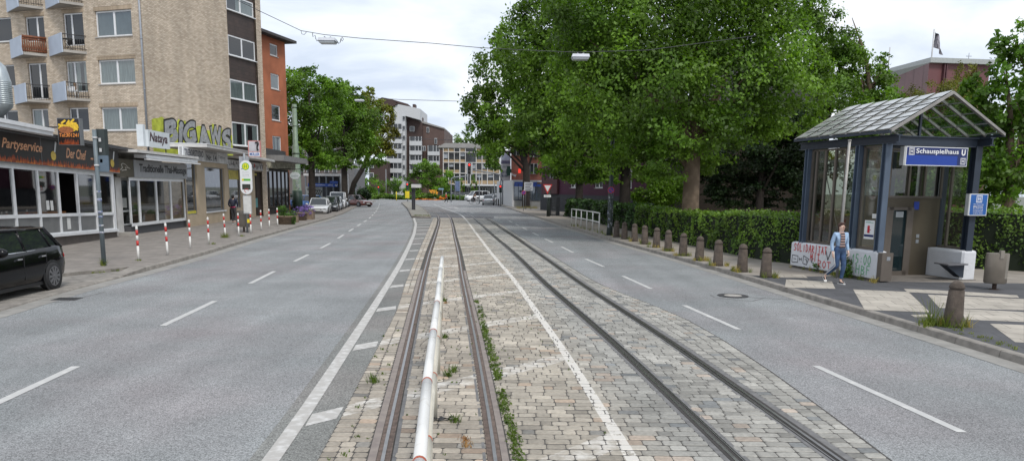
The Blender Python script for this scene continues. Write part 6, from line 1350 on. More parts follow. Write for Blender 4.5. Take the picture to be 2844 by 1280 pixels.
# poster on the glass, small paper
f3=lambda v,z,d:SP(.135-d,1.0-v,z)
t=thing('poster','white notice poster with a red door picture on the shelter side glass','poster',SP(.13,.5,1.4))
def f3q(mb,v0,v1,z0,z1,d): mb.add([f3(v0,z0,d),f3(v1,z0,d),f3(v1,z1,d),f3(v0,z1,d)],[(0,1,2,3)])
mb=MB();f3q(mb,.26,.64,1.22,1.72,0);mb.build('poster_sheet',MATS['sign_white'],t)
mb=MB();f3q(mb,.38,.47,1.38,1.58,.003);f3q(mb,.45,.52,1.46,1.48,.004);mb.build('red_picture',mat('poster_red',(.45,.015,.03),.5),t)
mb=MB();f3q(mb,.27,.63,1.28,1.34,.003);mb.build('navy_band',MATS['navy'],t);mb=MB();f3q(mb,.30,.60,1.655,1.665,.003);f3q(mb,.30,.5,1.675,1.685,.003);mb.build('green_print',mat('green_print',(.05,.3,.2),.5),t)
mb=MB();f3q(mb,.52,.70,1.78,1.90,0);tag(mb.build('paper_notice',MATS['paper']),'small torn white paper taped above the red door poster','notice')
# graffiti on the white wall: strokes following the letters
f4=lambda x,z,d:SP(-.003-d,3.8-x,z)
def strokes(lines,x0,x1,z0,z1,r,m,name,slant=0):
    mb=MB()
    for ln in lines:
        P=[Vector(f4(x0+(x1-x0)*(a+slant*b),z0+(z1-z0)*b,.004)) for a,b in ln]
        for A,B in zip(P[:-1],P[1:]):
            d=(B-A)
            if d.length<1e-5: continue
            n_=EU.cross(d.normalized())*r;e=d.normalized()*r*.5
            mb.add([A-n_-e,B-n_+e,B+n_+e,A+n_-e],[(0,1,2,3)])
    return mb.build(name,m,lw)
LT={'S':[[(1,.85),(.5,1),(.1,.8),(.4,.55),(.9,.35),(.6,.05),(0,.1)]],'O':[[(.5,1),(.1,.7),(.1,.3),(.5,0),(.9,.3),(.9,.7),(.5,1)]],'L':[[(.1,1),(.1,0),(.9,.05)]],'I':[[(.5,1),(.5,0)]],'D':[[(.1,1),(.1,0),(.6,.1),(.9,.5),(.6,.9),(.1,1)]],'A':[[(0,0),(.5,1),(1,0)],[(.2,.4),(.8,.4)]],'R':[[(.1,0),(.1,1),(.8,.9),(.8,.6),(.1,.5),(.9,0)]],'T':[[(0,1),(1,1)],[(.5,1),(.5,0)]],'M':[[(0,0),(.15,1),(.5,.4),(.85,1),(1,0)]],'1':[[(.3,.8),(.6,1),(.6,0)]],'5':[[(.9,1),(.2,1),(.15,.6),(.8,.55),(.8,.15),(.1,0)]],'0':[[(.5,1),(.1,.7),(.1,.3),(.5,0),(.9,.3),(.9,.7),(.5,1)]],'H':[[(.1,1),(.1,0)],[(.9,1),(.9,0)],[(.1,.5),(.9,.5)]],'B':[[(.1,0),(.1,1),(.8,.85),(.7,.55),(.1,.5),(.9,.3),(.7,.05),(.1,0)]],'F':[[(.9,1),(.1,1),(.1,0)],[(.1,.55),(.7,.55)]],'Z':[[(0,1),(1,1),(0,0),(1,0)]],':':[[(.5,.7),(.5,.6)],[(.5,.3),(.5,.2)]],'Ä':[[(0,0),(.5,.85),(1,0)],[(.2,.35),(.8,.35)],[(.3,1),(.3,.93)],[(.7,1),(.7,.93)]],'V':[[(0,1),(.5,0),(1,1)]],' ':[]}
def sprayword(w,x0,x1,z0,z1,r,m,name,seed=1,drop=0.):
    rr=random.Random(seed);n=len(w);L_=[]
    for i,ch in enumerate(w):
        dx=rr.uniform(-.08,.08);sc=rr.uniform(.9,1.1)
        for ln in LT[ch]: L_.append([((i+.12+.72*(a)+dx*.3)/n,b*sc+rr.uniform(-.04,.04)-drop*i/n) for a,b in ln])
    return strokes(L_,x0,x1,z0,z1,r,m,name)
M_GR=mat('spray_red',(.55,.05,.05),.8,var=.25,scale=20);M_GB=mat('spray_black',(.03,.032,.04),.8,var=.2,scale=20);M_GG=mat('spray_green',(.14,.42,.20),.8,var=.3,scale=20)
sprayword('SOLIDARITÄT',.18,1.78,.66,.88,.013,M_GR,'graffiti_red',3,.0);sprayword('MIT',1.0,1.48,.42,.66,.013,M_GR,'graffiti_red',4);sprayword('ROT',1.36,2.0,.27,.46,.013,M_GR,'graffiti_red',5)
sprayword('V',1.68,1.98,.52,.76,.016,M_GB,'graffiti_black',6)
sprayword('1  15:00',2.35,3.6,.54,.80,.012,M_GG,'graffiti_green',7);sprayword('HBF',3.0,3.62,.28,.50,.012,M_GG,'graffiti_green',8)
strokes([[(0,0),(.05,1),(1,.95),(1,.05),(0,0)],[(.3,.5),(.7,.5)]],.12,.42,.30,.52,.010,M_GB,'graffiti_black')
strokes([[(0,.8),(0,.2)],[(1,.8),(1,.2)],[(0,.5),(1,.5)]],.50,.60,.34,.50,.010,M_GB,'graffiti_black')
strokes([[(0,.1),(.05,1),(.9,.7),(.6,0),(0,.1)],[(.3,.6),(.6,.6),(.6,.3)]],.68,.98,.28,.54,.011,M_GB,'graffiti_black');strokes([[(.9,1),(.2,.8),(.1,.3),(.9,.1)],[(.1,.55),(.7,.55)]],1.06,1.2,.34,.50,.010,M_GB,'graffiti_black')
# leaning grey post before the shelter's left side
v=AT(2307,640,21.0)
a=AT(2360,392,19.9);b=AT(2330,700,20.2)
t=thing('thin_post','thin pale galvanised post rising against the shelter left side','pole',(b.x,b.y,.12));mb=MB();mb.tube([(b.x,b.y,.12),(a.x,a.y,a.z)],.038,8);mb.lathe([(.05,0),(.05,.03)],a,8);mb.build('post',mat('pale_post',(.33,.32,.30),.5,.3,var=.15,scale=8),t)
# folding seat on the right wall
t=thing('bench','grey metal seat on a tapering bracket fixed before the white shelter wall','bench',SP(2.35,.1,.5))
mb=MB();s_=[(2.02,-.28),(2.72,-.22),(2.72,.28),(2.10,.30)];mb.add([SP(u,v,.555) for u,v in s_]+[SP(u,v,.59) for u,v in s_],[(3,2,1,0),(4,5,6,7),(0,1,5,4),(1,2,6,5),(2,3,7,6),(3,0,4,7)]);mb.build('seat',mat('seat_grey',(.16,.16,.17),.4,.3,var=.15,scale=6),t)
mb=MB();mb.add([SP(2.1,-.1,.55),SP(2.72,-.1,.55),SP(2.72,-.1,.2),SP(2.62,-.1,.22),SP(2.1,.12,.55),SP(2.72,.12,.55),SP(2.72,.12,.2),SP(2.62,.12,.22)],[(0,1,2,3),(7,6,5,4),(0,3,7,4),(3,2,6,7),(1,0,4,5)]);mb.build('bracket',M_STD,t)
# bin to the right of the shelter
v=G(2160+1088*.552,220+1058*.552,.12);t=thing('litter_bin','tall oval grey-brown litter bin with a narrow ash chute, right of the shelter','litter bin',v)
zt_=AT(2160+1090*.552,220+875*.552,v.y).z;zb_=AT(2160+1085*.552,220+1025*.552,v.y).z
ovalbin(t,v.x,v.y,zb_,zt_,.27,.2,mat('bin_taupe',(.19,.165,.135),.5,.3,var=.12,scale=4),M_RUSTY)
mb=MB();mb.cbox((v.x-.02,v.y-.17,zt_-.02),.09,.08,.2);mb.cbox((v.x+.10,v.y-.15,(zt_+zb_)/2+.05),.15,.06,(zt_-zb_)*.8);mb.build('ash_chute',mat('bin_pale',(.27,.245,.21),.5,.3),t)
# ================================================================ people
def skinmesh(verts,edges,radii,name,m,parent,sub=1,root=0,label=None):
    me=bpy.data.meshes.new('skin');me.from_pydata([tuple(v) for v in verts],edges,[]);o=bpy.data.objects.new('skin',me);COL.objects.link(o)
    o.modifiers.new('s','SKIN');L_=me.skin_vertices[0].data
    for i,r in enumerate(radii):
        L_[i].radius=r if isinstance(r,tuple) else (r,r)
        L_[i].use_root=(i==root)
    mm=o.modifiers.new('u','SUBSURF');mm.levels=sub;mm.render_levels=sub
    bpy.context.view_layer.update();dg=bpy.context.evaluated_depsgraph_get();e=bpy.data.meshes.new_from_object(o.evaluated_get(dg))
    V=[tuple(v.co) for v in e.vertices];Fs=[tuple(p.vertices) for p in e.polygons];bpy.data.objects.remove(o);bpy.data.meshes.remove(me);bpy.data.meshes.remove(e)
    mb=MB();mb.smooth=True;mb.add(V,Fs);return mb.build(name,m,parent,label)
M_SKIN=mat('skin',(.62,.42,.33),.5,var=.05);M_HAIRB=mat('auburn_hair',(.06,.022,.014),.5,var=.3,scale=40);M_HAIRD=mat('dark_hair',(.012,.01,.01),.6)
def person(label,loc,H,pose,cloth,heading=0.,hair=M_HAIRD,ponytail=False,bag=None,detail=True,name='person'):
    """pose: joints in body axes (x right, y forward, z up), metres for a 1.70 m figure; built at the origin, then turned and set down"""
    k=H/1.70;R_=Matrix.Rotation(heading,3,'Z')
    W_=lambda p: (R_@(Vector(p)*k))+Vector(loc)
    root=thing(name,label,'person',loc)
    J=dict(pel=(0,0,.93),wai=(0,.0,1.07),che=(0,.01,1.27),nek=(0,.0,1.43),hed=(0,.02,1.52),crn=(0,.01,1.62))
    J.update(pose);g=lambda n:J[n]
    names_=['pel','wai','che','nek','hed','crn','shR','elR','wrR','haR','shL','elL','wrL','haL','hiR','knR','anR','toR','hiL','knL','anL','toL']
    E_=[('pel','wai'),('wai','che'),('che','nek'),('nek','hed'),('hed','crn'),('che','shR'),('shR','elR'),('elR','wrR'),('wrR','haR'),('che','shL'),('shL','elL'),('elL','wrL'),('wrL','haL'),('pel','hiR'),('hiR','knR'),('knR','anR'),('anR','toR'),('pel','hiL'),('hiL','knL'),('knL','anL'),('anL','toL')]
    rad=dict(pel=(.10,.075),wai=(.09,.07),che=(.10,.075),nek=.05,hed=(.076,.088),crn=(.066,.080),shR=.045,shL=.045,elR=.036,elL=.036,wrR=.024,wrL=.024,haR=(.036,.018),haL=(.036,.018),hiR=.07,hiL=.07,knR=.045,knL=.045,anR=.030,anL=.030,toR=.012,toL=.012)
    ix={n:i for i,n in enumerate(names_)}
    sc=lambda r:(r[0]*k,r[1]*k) if isinstance(r,tuple) else r*k
    skinmesh([W_(g(n)) for n in names_],[(ix[a],ix[b]) for a,b in E_],[sc(rad[n]) for n in names_],'body',M_SKIN,root,2)
    def grp(ns,es,rd,name,m,sub=2): 
        i_={n:i for i,n in enumerate(ns)};return skinmesh([W_(g(n)) if isinstance(n,str) else W_(n) for n in ns],[(i_[a],i_[b]) for a,b in es],[sc(r) for r in rd],name,m,root,sub)
    leg=['pel','hiR','knR','anR','hiL','knL','anL']
    lerp=lambda a,b,t: tuple(a[i]+(b[i]-a[i])*t for i in range(3))
    J['caR']=lerp(g('knR'),g('anR'),.35);J['caL']=lerp(g('knL'),g('anL'),.35);J['cuR']=lerp(g('knR'),g('anR'),.88);J['cuL']=lerp(g('knL'),g('anL'),.88);J.setdefault('wst',(0,0,1.08))
    J['thR']=lerp(g('hiR'),g('knR'),.4);J['thL']=lerp(g('hiL'),g('knL'),.4)
    grp(['pel','wst','hiR','thR','knR','caR','cuR','hiL','thL','knL','caL','cuL'],[('wst','pel'),('pel','hiR'),('hiR','thR'),('thR','knR'),('knR','caR'),('caR','cuR'),('pel','hiL'),('hiL','thL'),('thL','knL'),('knL','caL'),('caL','cuL')],[(.155,.115),(.150,.115),.10,.092,.066,.062,.046,.10,.092,.066,.062,.046],'trousers',cloth['legs'])
    J['hem']=cloth.get('hem',(0,.0,1.02));J['ucR']=lerp(g('shR'),g('elR'),.0)
    J['slR']=lerp(g('elR'),g('wrR'),.9);J['slL']=lerp(g('elL'),g('wrL'),.9)
    grp(['hem','wai','che','nk2','shR','elR','slR','shL','elL','slL'] if False else ['hem','wai','che','shR','elR','slR','shL','elL','slL'],[('hem','wai'),('wai','che'),('che','shR'),('shR','elR'),('elR','slR'),('che','shL'),('shL','elL'),('elL','slL')],[(.150,.118),(.135,.108),(.155,.115),.072,.052,.040,.072,.052,.040],'jacket',cloth['top'])
    for s_ in 'RL':
        a,t_=Vector(g('an'+s_)),Vector(g('to'+s_));d=(t_-a);heel=a-d*.25+Vector((0,0,-.05));mid=a+d*.45+Vector((0,0,-.03))
        i0=[tuple(heel),tuple(mid),tuple(t_+Vector((0,0,.0)))]
        skinmesh([W_(p) for p in i0],[(0,1),(1,2)],[sc(.045),sc((.045,.035)),sc((.035,.025))],'shoe',cloth['shoes'],root,1)
        mb=MB()
        P=[Vector(i0[0])-Vector((0,0,.035)),Vector(i0[2])-Vector((0,0,.022))]
        dd=(P[1]-P[0]).normalized();sd=Vector((-dd.y,dd.x,0)).normalized()*.042;up=Vector((0,0,.016))
        A,B=P[0]-dd*.03,P[1]+dd*.025;mb.hexa([W_(q) for q in (A-sd-up,B-sd*.8-up,B+sd*.8-up,A+sd-up,A-sd+up,B-sd*.8+up,B+sd*.8+up,A+sd+up)]);mb.build('sole',cloth.get('sole',M_WHITE),root)
        # hand: palm edge with four unequal fingers and a thumb
        w_,h_=Vector(g('wr'+s_)),Vector(g('ha'+s_));dd=(h_-w_).normalized();sd=Vector((0,1,0));sd=(sd-dd*sd.dot(dd)).normalized();inn=dd.cross(sd)*(-1 if s_=='R' else 1)
        Vv=[w_+dd*.02];Ee=[];rr_=[sc((.022,.015))];Vv.append(w_+dd*.075);Ee.append((0,1));rr_.append(sc((.030,.014)))
        for j,(o_,ln) in enumerate(((-.027,.062),(-.009,.072),(.009,.068),(.026,.054))):
            b0=len(Vv);Vv+=[w_+dd*.085-sd*o_,w_+dd*(.085+ln*.55)-sd*o_+inn*.010,w_+dd*(.085+ln)-sd*o_+inn*.028];Ee+=[(1,b0),(b0,b0+1),(b0+1,b0+2)];rr_+=[sc(.0095),sc(.009),sc(.0075)]
        b0=len(Vv);Vv+=[w_+dd*.045+sd*.030,w_+dd*.075+sd*.046+inn*.012];Ee+=[(0,b0),(b0,b0+1)];rr_+=[sc(.011),sc(.009)]
        skinmesh([W_(p) for p in Vv],Ee,rr_,'hand',M_SKIN,root,1)
    # head details
    hd=Vector(g('hed'));fw=Vector(J.get('look',(0,1,0))).normalized();rt=fw.cross(Vector((0,0,1))).normalized();up=Vector((0,0,1))
    def hp(r_,f_,u_): return W_(hd+rt*r_+fw*f_+up*u_)
    mb=MB();mb.smooth=True;R3=Matrix((rt,fw,up)).transposed()
    def blob(c,rx,ry,rz,n=12,m_=8):
        V=[];
        for i in range(m_+1):
            th=math.pi*i/m_
            for j in range(n):
                ph=2*math.pi*j/n;V.append(W_(hd+R3@(Vector(c)+Vector((rx*math.sin(th)*math.cos(ph),ry*math.sin(th)*math.sin(ph),rz*math.cos(th))))))
        mb.add(V,[(i*n+j,i*n+(j+1)%n,(i+1)*n+(j+1)%n,(i+1)*n+j) for i in range(m_) for j in range(n)])
    blob((0,-.040,.062),.084,.088,.088);blob((0,-.062,.0),.072,.048,.08);blob((0,.012,.112),.070,.062,.038)
    if ponytail: blob((-.03,-.12,-.03),.045,.05,.11);blob((-.05,-.13,-.12),.035,.035,.09)
    mb.build('hair',hair,root)
    mb=MB();mb.smooth=True;blob((0,.088,.012),.011,.018,.020,8,6);mb.build('nose',M_SKIN,root)
    mb=MB();mb.smooth=True;blob((0,.078,-.040),.022,.008,.007,8,6);mb.build('mouth',mat('lip_skin',(.48,.18,.15),.5),root)
    for s_ in (1,-1): mb=MB();mb.smooth=True;blob((.077*s_,.0,.0),.008,.018,.028,8,6);mb.build('ear',M_SKIN,root)
    mb=MB();mb.smooth=True;blob((.028,.079,.035),.012,.006,.006,8,6);mb.build('eye',M_DARK,root);mb=MB();mb.smooth=True;blob((-.028,.079,.035),.012,.006,.006,8,6);mb.build('eye',M_DARK,root)
    return root,W_,J
M_DEN=mat('light_denim',(.30,.42,.58),.9,var=.18,scale=14,bump=.2);M_JEAN=mat('blue_jeans',(.038,.075,.155),.9,var=.35,scale=9);M_BLKC=mat('black_cloth',(.014,.014,.017),.85);M_NAVY=mat('navy_cloth',(.012,.016,.035),.85,var=.2);M_WSOL=mat('white_sole',(.65,.65,.63),.6)
# woman walking towards the camera past the graffiti wall (her left is the camera's right)
fa=G(2160+300*.552,220+1030*.552,.12)
loc=(fa.x+.0,fa.y+.02,.12)
pose=dict(pel=(.02,.0,.94),wai=(.01,.0,1.08),che=(0,.0,1.28),nek=(0,.01,1.43),hed=(0,.03,1.535),crn=(0,.02,1.625),shL=(.165,.0,1.36),elL=(.215,-.04,1.10),wrL=(.20,.08,.89),haL=(.19,.12,.82),shR=(-.165,.0,1.36),elR=(-.215,-.05,1.10),wrR=(-.21,.02,.86),haR=(-.21,.04,.78),
 hiL=(.09,.0,.90),knL=(.09,.10,.50),anL=(.06,.05,.085),toL=(.07,.21,.045),hiR=(-.08,0,.90),knR=(-.06,.02,.50),anR=(-.20,-.30,.20),toR=(-.23,-.20,.09),look=(.22,1,0))
pose={k_:(-v_[0],v_[1],v_[2]) for k_,v_ in pose.items()}
wr_,W_,J=person('young woman in light denim jacket and blue jeans walking past the graffiti wall',loc,1.60,{**pose},dict(legs=M_JEAN,top=M_DEN,shoes=M_BLKC,sole=M_WSOL,hem=(0,.0,1.0)),heading=math.pi+.12,hair=M_HAIRB,ponytail=True)
# striped top showing in the open jacket, glasses, white side stripe, trainers' tick
M_STR=mat('striped_knit',(.02,.018,.02),.9);nt=M_STR.node_tree;N=nt.nodes;L=nt.links
tcx=N.new('ShaderNodeNewGeometry');sxx=N.new('ShaderNodeSeparateXYZ');L.new(tcx.outputs['Position'],sxx.inputs[0]);mth=N.new('ShaderNodeMath');mth.operation='MULTIPLY';mth.inputs[1].default_value=15.;L.new(sxx.outputs[2],mth.inputs[0]);fr=N.new('ShaderNodeMath');fr.operation='FRACT';L.new(mth.outputs[0],fr.inputs[0])
rpp=N.new('ShaderNodeValToRGB');rpp.color_ramp.interpolation='CONSTANT';L.new(fr.outputs[0],rpp.inputs[0]);rpp.color_ramp.elements[0].color=(.02,.016,.02,1);rpp.color_ramp.elements[1].position=.42;rpp.color_ramp.elements[1].color=(.40,.25,.21,1);e_=rpp.color_ramp.elements.new(.75);e_.color=(.22,.20,.22,1);L.new(rpp.outputs[0],N['Principled BSDF'].inputs['Base Color'])
mb=MB();mb.smooth=True
P=[]
for z_,w0,fy in ((1.43,.045,.062),(1.38,.055,.10),(1.27,.062,.122),(1.15,.068,.118),(1.05,.078,.125),(1.0,.085,.122)):
    for t_ in (-1,-.5,0,.5,1): P.append(W_((w0*t_,fy+.010*(1-t_*t_),z_)))
mb.add(P,[(i*5+j,i*5+j+1,(i+1)*5+j+1,(i+1)*5+j) for i in range(5) for j in range(4)]);mb.build('striped_top',M_STR,wr_)
mb=MB();hd=Vector(J['hed']);fwd=Vector(J['look']).normalized();rt=fwd.cross(Vector((0,0,1)))
for s_ in (-.03,.03): mb.tube([W_(hd+rt*(s_+.022*math.cos(q))+fwd*.092+Vector((0,0,.033+.016*math.sin(q)))) for q in [i*math.pi/5 for i in range(11)]],.0022,4)
mb.tube([W_(hd+rt*-.008+fwd*.092+Vector((0,0,.036))),W_(hd+rt*.008+fwd*.092+Vector((0,0,.036)))],.002,4);mb.build('glasses',mat('glasses_frame',(.25,.10,.06),.4),wr_)
mb=MB();hR,kR,cR=Vector(J['hiR']),Vector(J['knR']),Vector(J['cuR']);
S_=[hR+Vector((.098,.03,.0)),Vector(J['thR'])+Vector((.092,.03,0)),kR+Vector((.068,.03,0)),Vector(J['caR'])+Vector((.064,.03,0)),cR+Vector((.05,.02,0))]
mb.tube([W_(p) for p in S_],.010,5);mb.build('side_stripe',M_WSOL,wr_)
mb=MB();a=Vector(J['toL']);b=Vector(J['anL']);mb.tube([W_(b*.6+a*.4+Vector((-.045,0,-.02))),W_(a*.8+b*.2+Vector((-.04,0,.01)))],.007,4);mb.build('shoe_tick',M_WSOL,wr_)
# man with a rucksack walking away on the left pavement
g=G(400+805*.3106,320+972*.3106,.12)
walk=dict(shL=(.18,0,1.37),elL=(.25,-.02,1.12),wrL=(.20,.10,.95),haL=(.17,.14,.90),shR=(-.18,0,1.37),elR=(-.25,-.02,1.12),wrR=(-.20,.10,.95),haR=(-.17,.14,.90),hiL=(.09,0,.90),knL=(.10,.04,.50),anL=(.10,-.14,.12),toL=(.11,.0,.06),hiR=(-.09,0,.90),knR=(-.09,.10,.50),anR=(-.09,.12,.085),toR=(-.10,.28,.05))
mr_,W2,J2=person('man in a dark jacket with a rucksack walking away along the studio shop',(g.x,g.y,.12),1.80,walk,dict(legs=mat('grey_trousers',(.045,.045,.05),.9),top=M_NAVY,shoes=M_BLKC,sole=M_WSOL,hem=(0,0,1.0)),heading=.06)
mb=MB();mb.smooth=True;mb.ball(W2((0,-.17,1.20)),.17,12,8,(.85,.55,1.35));mb.build('rucksack',mat('rucksack_blue',(.02,.022,.04),.7),mr_)
mb=MB();mb.smooth=True;mb.ball(W2((0,-.02,.965)),.175,14,6,(1,.8,.30));mb.build('magenta_shirt_hem',mat('magenta_cloth',(.50,.04,.13),.8),mr_)
# pedestrian in red crossing far off
g=G(1000+1540*.1553,520+292*.1553)
walk2=dict(shL=(.16,0,1.37),elL=(.22,-.05,1.12),wrL=(.20,.10,.92),haL=(.19,.14,.85),shR=(-.16,0,1.37),elR=(-.22,-.05,1.12),wrR=(-.2,.08,.92),haR=(-.19,.12,.86),hiL=(.09,0,.90),knL=(.09,.18,.52),anL=(.09,.32,.11),toL=(.09,.46,.10),hiR=(-.09,0,.90),knR=(-.09,-.08,.50),anR=(-.09,-.34,.16),toR=(-.09,-.24,.07))
pr,W3,J3=person('person in a red coat and dark trousers striding across the far crossing',(g.x,g.y,0),1.68,walk2,dict(legs=M_BLKC,top=mat('red_coat',(.55,.05,.035),.8),shoes=M_WSOL,sole=M_WSOL,hem=(0,0,.86)),heading=-math.pi/2,hair=mat('white_cap',(.5,.45,.42),.8))
# cyclist on a dark bicycle
g0_,g1_=G(1000+1990*.1553,520+300*.1553),G(1000+2110*.1553,520+300*.1553)
bx,by=(g0_.x+g1_.x)/2+.0,g0_.y;bt=thing('bicycle','dark city bicycle with a rear basket being ridden across the junction','bicycle',(bx,by,0))
for s_ in (-.53,.53):
    mb=MB();mb.tube([(bx+s_+.34*math.cos(q),by,.35+.34*math.sin(q)) for q in [i*math.pi/10 for i in range(21)]],.022,6,False);w_=mb.build('wheel',M_TYRE,bt)
    mb=MB()
    for i in range(8): q=i*math.pi/8;mb.tube([(bx+s_-.33*math.cos(q),by,.35-.33*math.sin(q)),(bx+s_+.33*math.cos(q),by,.35+.33*math.sin(q))],.003,3)
    mb.build('spokes',M_GALV,w_)
mb=MB();A=lambda x,z:(bx+x,by,z)
for a,b in ((A(-.53,.35),A(-.08,.32)),(A(-.08,.32),A(.33,.72)),(A(-.08,.32),A(-.2,.82)),(A(-.53,.35),A(-.2,.78)),(A(-.18,.74),A(.33,.80)),(A(.33,.86),A(.53,.35)),(A(.33,.86),A(.30,1.02))): mb.tube([a,b],.02,6)
mb.tube([(bx+.30,by-.25,1.03),(bx+.30,by+.25,1.03)],.015,5);mb.build('frame',M_DARK,bt)
mb=MB();mb.ball((bx-.22,by,.88),.11,8,6,(1.2,.8,.4));mb.build('saddle',M_DARK,bt);mb=MB();mb.cbox((bx+.48,by,.95),.36,.34,.26);mb.build('basket',M_DARK,bt)
ride=dict(pel=(0,-.05,.0),wai=(0,.02,.14),che=(0,.16,.33),nek=(0,.25,.47),hed=(0,.31,.56),crn=(0,.32,.65),shL=(.17,.17,.42),elL=(.22,.32,.22),wrL=(.22,.48,.12),haL=(.22,.54,.12),shR=(-.17,.17,.42),elR=(-.22,.32,.22),wrR=(-.22,.48,.12),haR=(-.22,.54,.12),hiL=(.09,-.03,-.02),knL=(.10,.30,-.22),anL=(.10,.16,-.62),toL=(.10,.30,-.66),hiR=(-.09,-.03,-.02),knR=(-.10,.34,-.05),anR=(-.10,.16,-.36),toR=(-.10,.30,-.40),look=(0,1,0))
ride['wst']=(0,0,.08)
cyc,_w,_j=person('cyclist in a brown jacket leaning over the handlebar of the bicycle',(bx-.18,by,.95),1.7,ride,dict(legs=M_BLKC,top=mat('ochre_jacket',(.20,.10,.04),.8),shoes=M_BLKC,hem=(0,-.02,.06)),heading=-math.pi/2,name='person')
# ================================================================ far buildings
M_FWH=mat('far_white_cladding',(.50,.51,.52),.7,var=.06);M_FBR=mat('far_brown_cladding',(.055,.032,.027),.7,var=.15,scale=.4);M_FBR2=mat('far_brown_side',(.10,.062,.052),.7,var=.12,scale=.4)
M_FGL=mat('far_window',(.035,.04,.045),.15,var=.6,scale=.5,spec=.8);M_FGR=mat('far_grey',(.28,.27,.26),.8,var=.12,scale=.5);M_TAN=mat('tan_panel',(.33,.24,.14),.7,var=.12,scale=1)
def poly(mb,Y,D,pts):
    """upright slab at depth Y, D metres deep, outline given by its corners seen from the survey point"""
    P=[AT(x,y,Y) for x,y in pts];mb.prism([(p.x,p.z) for p in P],Y,Y+D,lambda x,z,d:(x,d,z))
def rectpx(mb,Y,D,x0,y0,x1,y1):
    a=AT((x0+x1)/2,y0,Y).z;b=AT((x0+x1)/2,y1,Y).z;mb.box(AT(x0,(y0+y1)/2,Y).x,AT(x1,(y0+y1)/2,Y).x,Y,Y+D,b,a)
def pp(Z,pts): return [(Z[0]+x*Z[2],Z[1]+y*Z[2]) for x,y in pts]
Z6=(1000,240,.32787);YF=215.
fb=thing('stepped_apartment_tower','stepped white and dark brown apartment tower with balconies at the end of the street','building',AT(1150,560,YF))
def B(name,m,Y,D,pts): mb=MB();poly(mb,Y,D,pp(Z6,pts));return mb.build(name,m,fb)
B('white_wing',M_FWH,YF,18,[(232,1000),(232,205),(325,152),(508,190),(508,285),(383,250),(383,1000)])
B('roof',M_FBR,YF-.5,14,[(142,165),(142,118),(185,94),(262,108),(318,150),(238,190)]);B('roof',M_FBR,YF+1,12,[(262,108),(405,150),(405,165),(325,148)])
B('brown_wing',M_FBR,YF+3,22,[(383,1000),(383,250),(528,310),(528,1000)]);B('brown_wing',M_FBR2,YF+4.2,30,[(528,1000),(528,305),(714,358),(714,1000)])
B('roof',M_FGR,YF+3.8,20,[(430,270),(495,285),(714,352),(714,362),(528,312)])
B('low_wing',M_FBR,YF-6,10,[(75,1000),(75,650),(232,640),(232,1000)])
mb=MB();rectpx(mb,YF+5,3,1000+445*.32787,240+152*.32787,1000+468*.32787,240+190*.32787);rectpx(mb,YF+5,2,1000+510*.32787,240+222*.32787,1000+518*.32787,240+290*.32787);rectpx(mb,YF+5,2,1000+508*.32787,240+265*.32787,1000+532*.32787,240+300*.32787);mb.build('chimney',M_FBR,fb)
def fwin(Z,root,Y,x0,y0,x1,y1,n=1,fr=True,m=None,gm=None):
    mb=MB();rectpx(mb,Y-.25,.3,Z[0]+x0*Z[2],Z[1]+y0*Z[2],Z[0]+x1*Z[2],Z[1]+y1*Z[2]);w_=mb.build('window',m or M_FWH,root)
    for i in range(n):
        a=x0+(x1-x0)*i/n;b=x0+(x1-x0)*(i+1)/n;k=(b-a)*.12;mb=MB();rectpx(mb,Y-.32,.06,Z[0]+(a+k)*Z[2],Z[1]+(y0+4)*Z[2],Z[0]+(b-k)*Z[2],Z[1]+(y1-4)*Z[2]);mb.build('pane',gm or M_FGL,w_)
def fbal(Z,root,Y,x0,y0,x1,y1,yt): # dark loggia over a white parapet
    mb=MB();rectpx(mb,Y-.2,.15,Z[0]+x0*Z[2],Z[1]+yt*Z[2],Z[0]+x1*Z[2],Z[1]+(y0+1)*Z[2]);lg=mb.build('loggia',M_FGL,root)
    mb=MB();rectpx(mb,Y-1.3,1.2,Z[0]+x0*Z[2],Z[1]+y0*Z[2],Z[0]+x1*Z[2],Z[1]+y1*Z[2]);mb.build('balcony',M_FWH,root)
    mb=MB();
    for t_ in (.02,.45,.72,.97): rectpx(mb,Y-1.2,.2,Z[0]+(x0+(x1-x0)*t_)*Z[2],Z[1]+yt*Z[2],Z[0]+(x0+(x1-x0)*t_+4)*Z[2],Z[1]+y0*Z[2])
    mb.build('posts',M_FWH,lg)
fwin(Z6,fb,YF,255,235,308,273,2);
for y in (250,332,415,498,580,662,745): fwin(Z6,fb,YF,360,y,382,y+36,1)
for y0,y1,yt in ((362,400,318),(447,482,405),(530,566,490),(612,648,572),(695,732,652),(778,800,738)): fbal(Z6,fb,YF,222,y0,355,y1,yt)
fwin(Z6,fb,YF+3,420,338,460,382,1);fwin(Z6,fb,YF+4.2,563,346,586,392,1);fwin(Z6,fb,YF+4.2,630,440,652,488,1)
for y0,y1,yt in ((463,502,425),(545,580,505),(625,660,588),(705,735,668)): fbal(Z6,fb,YF+3,418,y0,522,y1,yt)
fbal(Z6,fb,YF+3,572,552,672,585,500);fbal(Z6,fb,YF+3,572,632,672,665,590);fwin(Z6,fb,YF+3,520,506,555,548,2)
fwin(Z6,fb,YF-6,78,655,116,692,1);fwin(Z6,fb,YF-6,78,732,116,772,1)
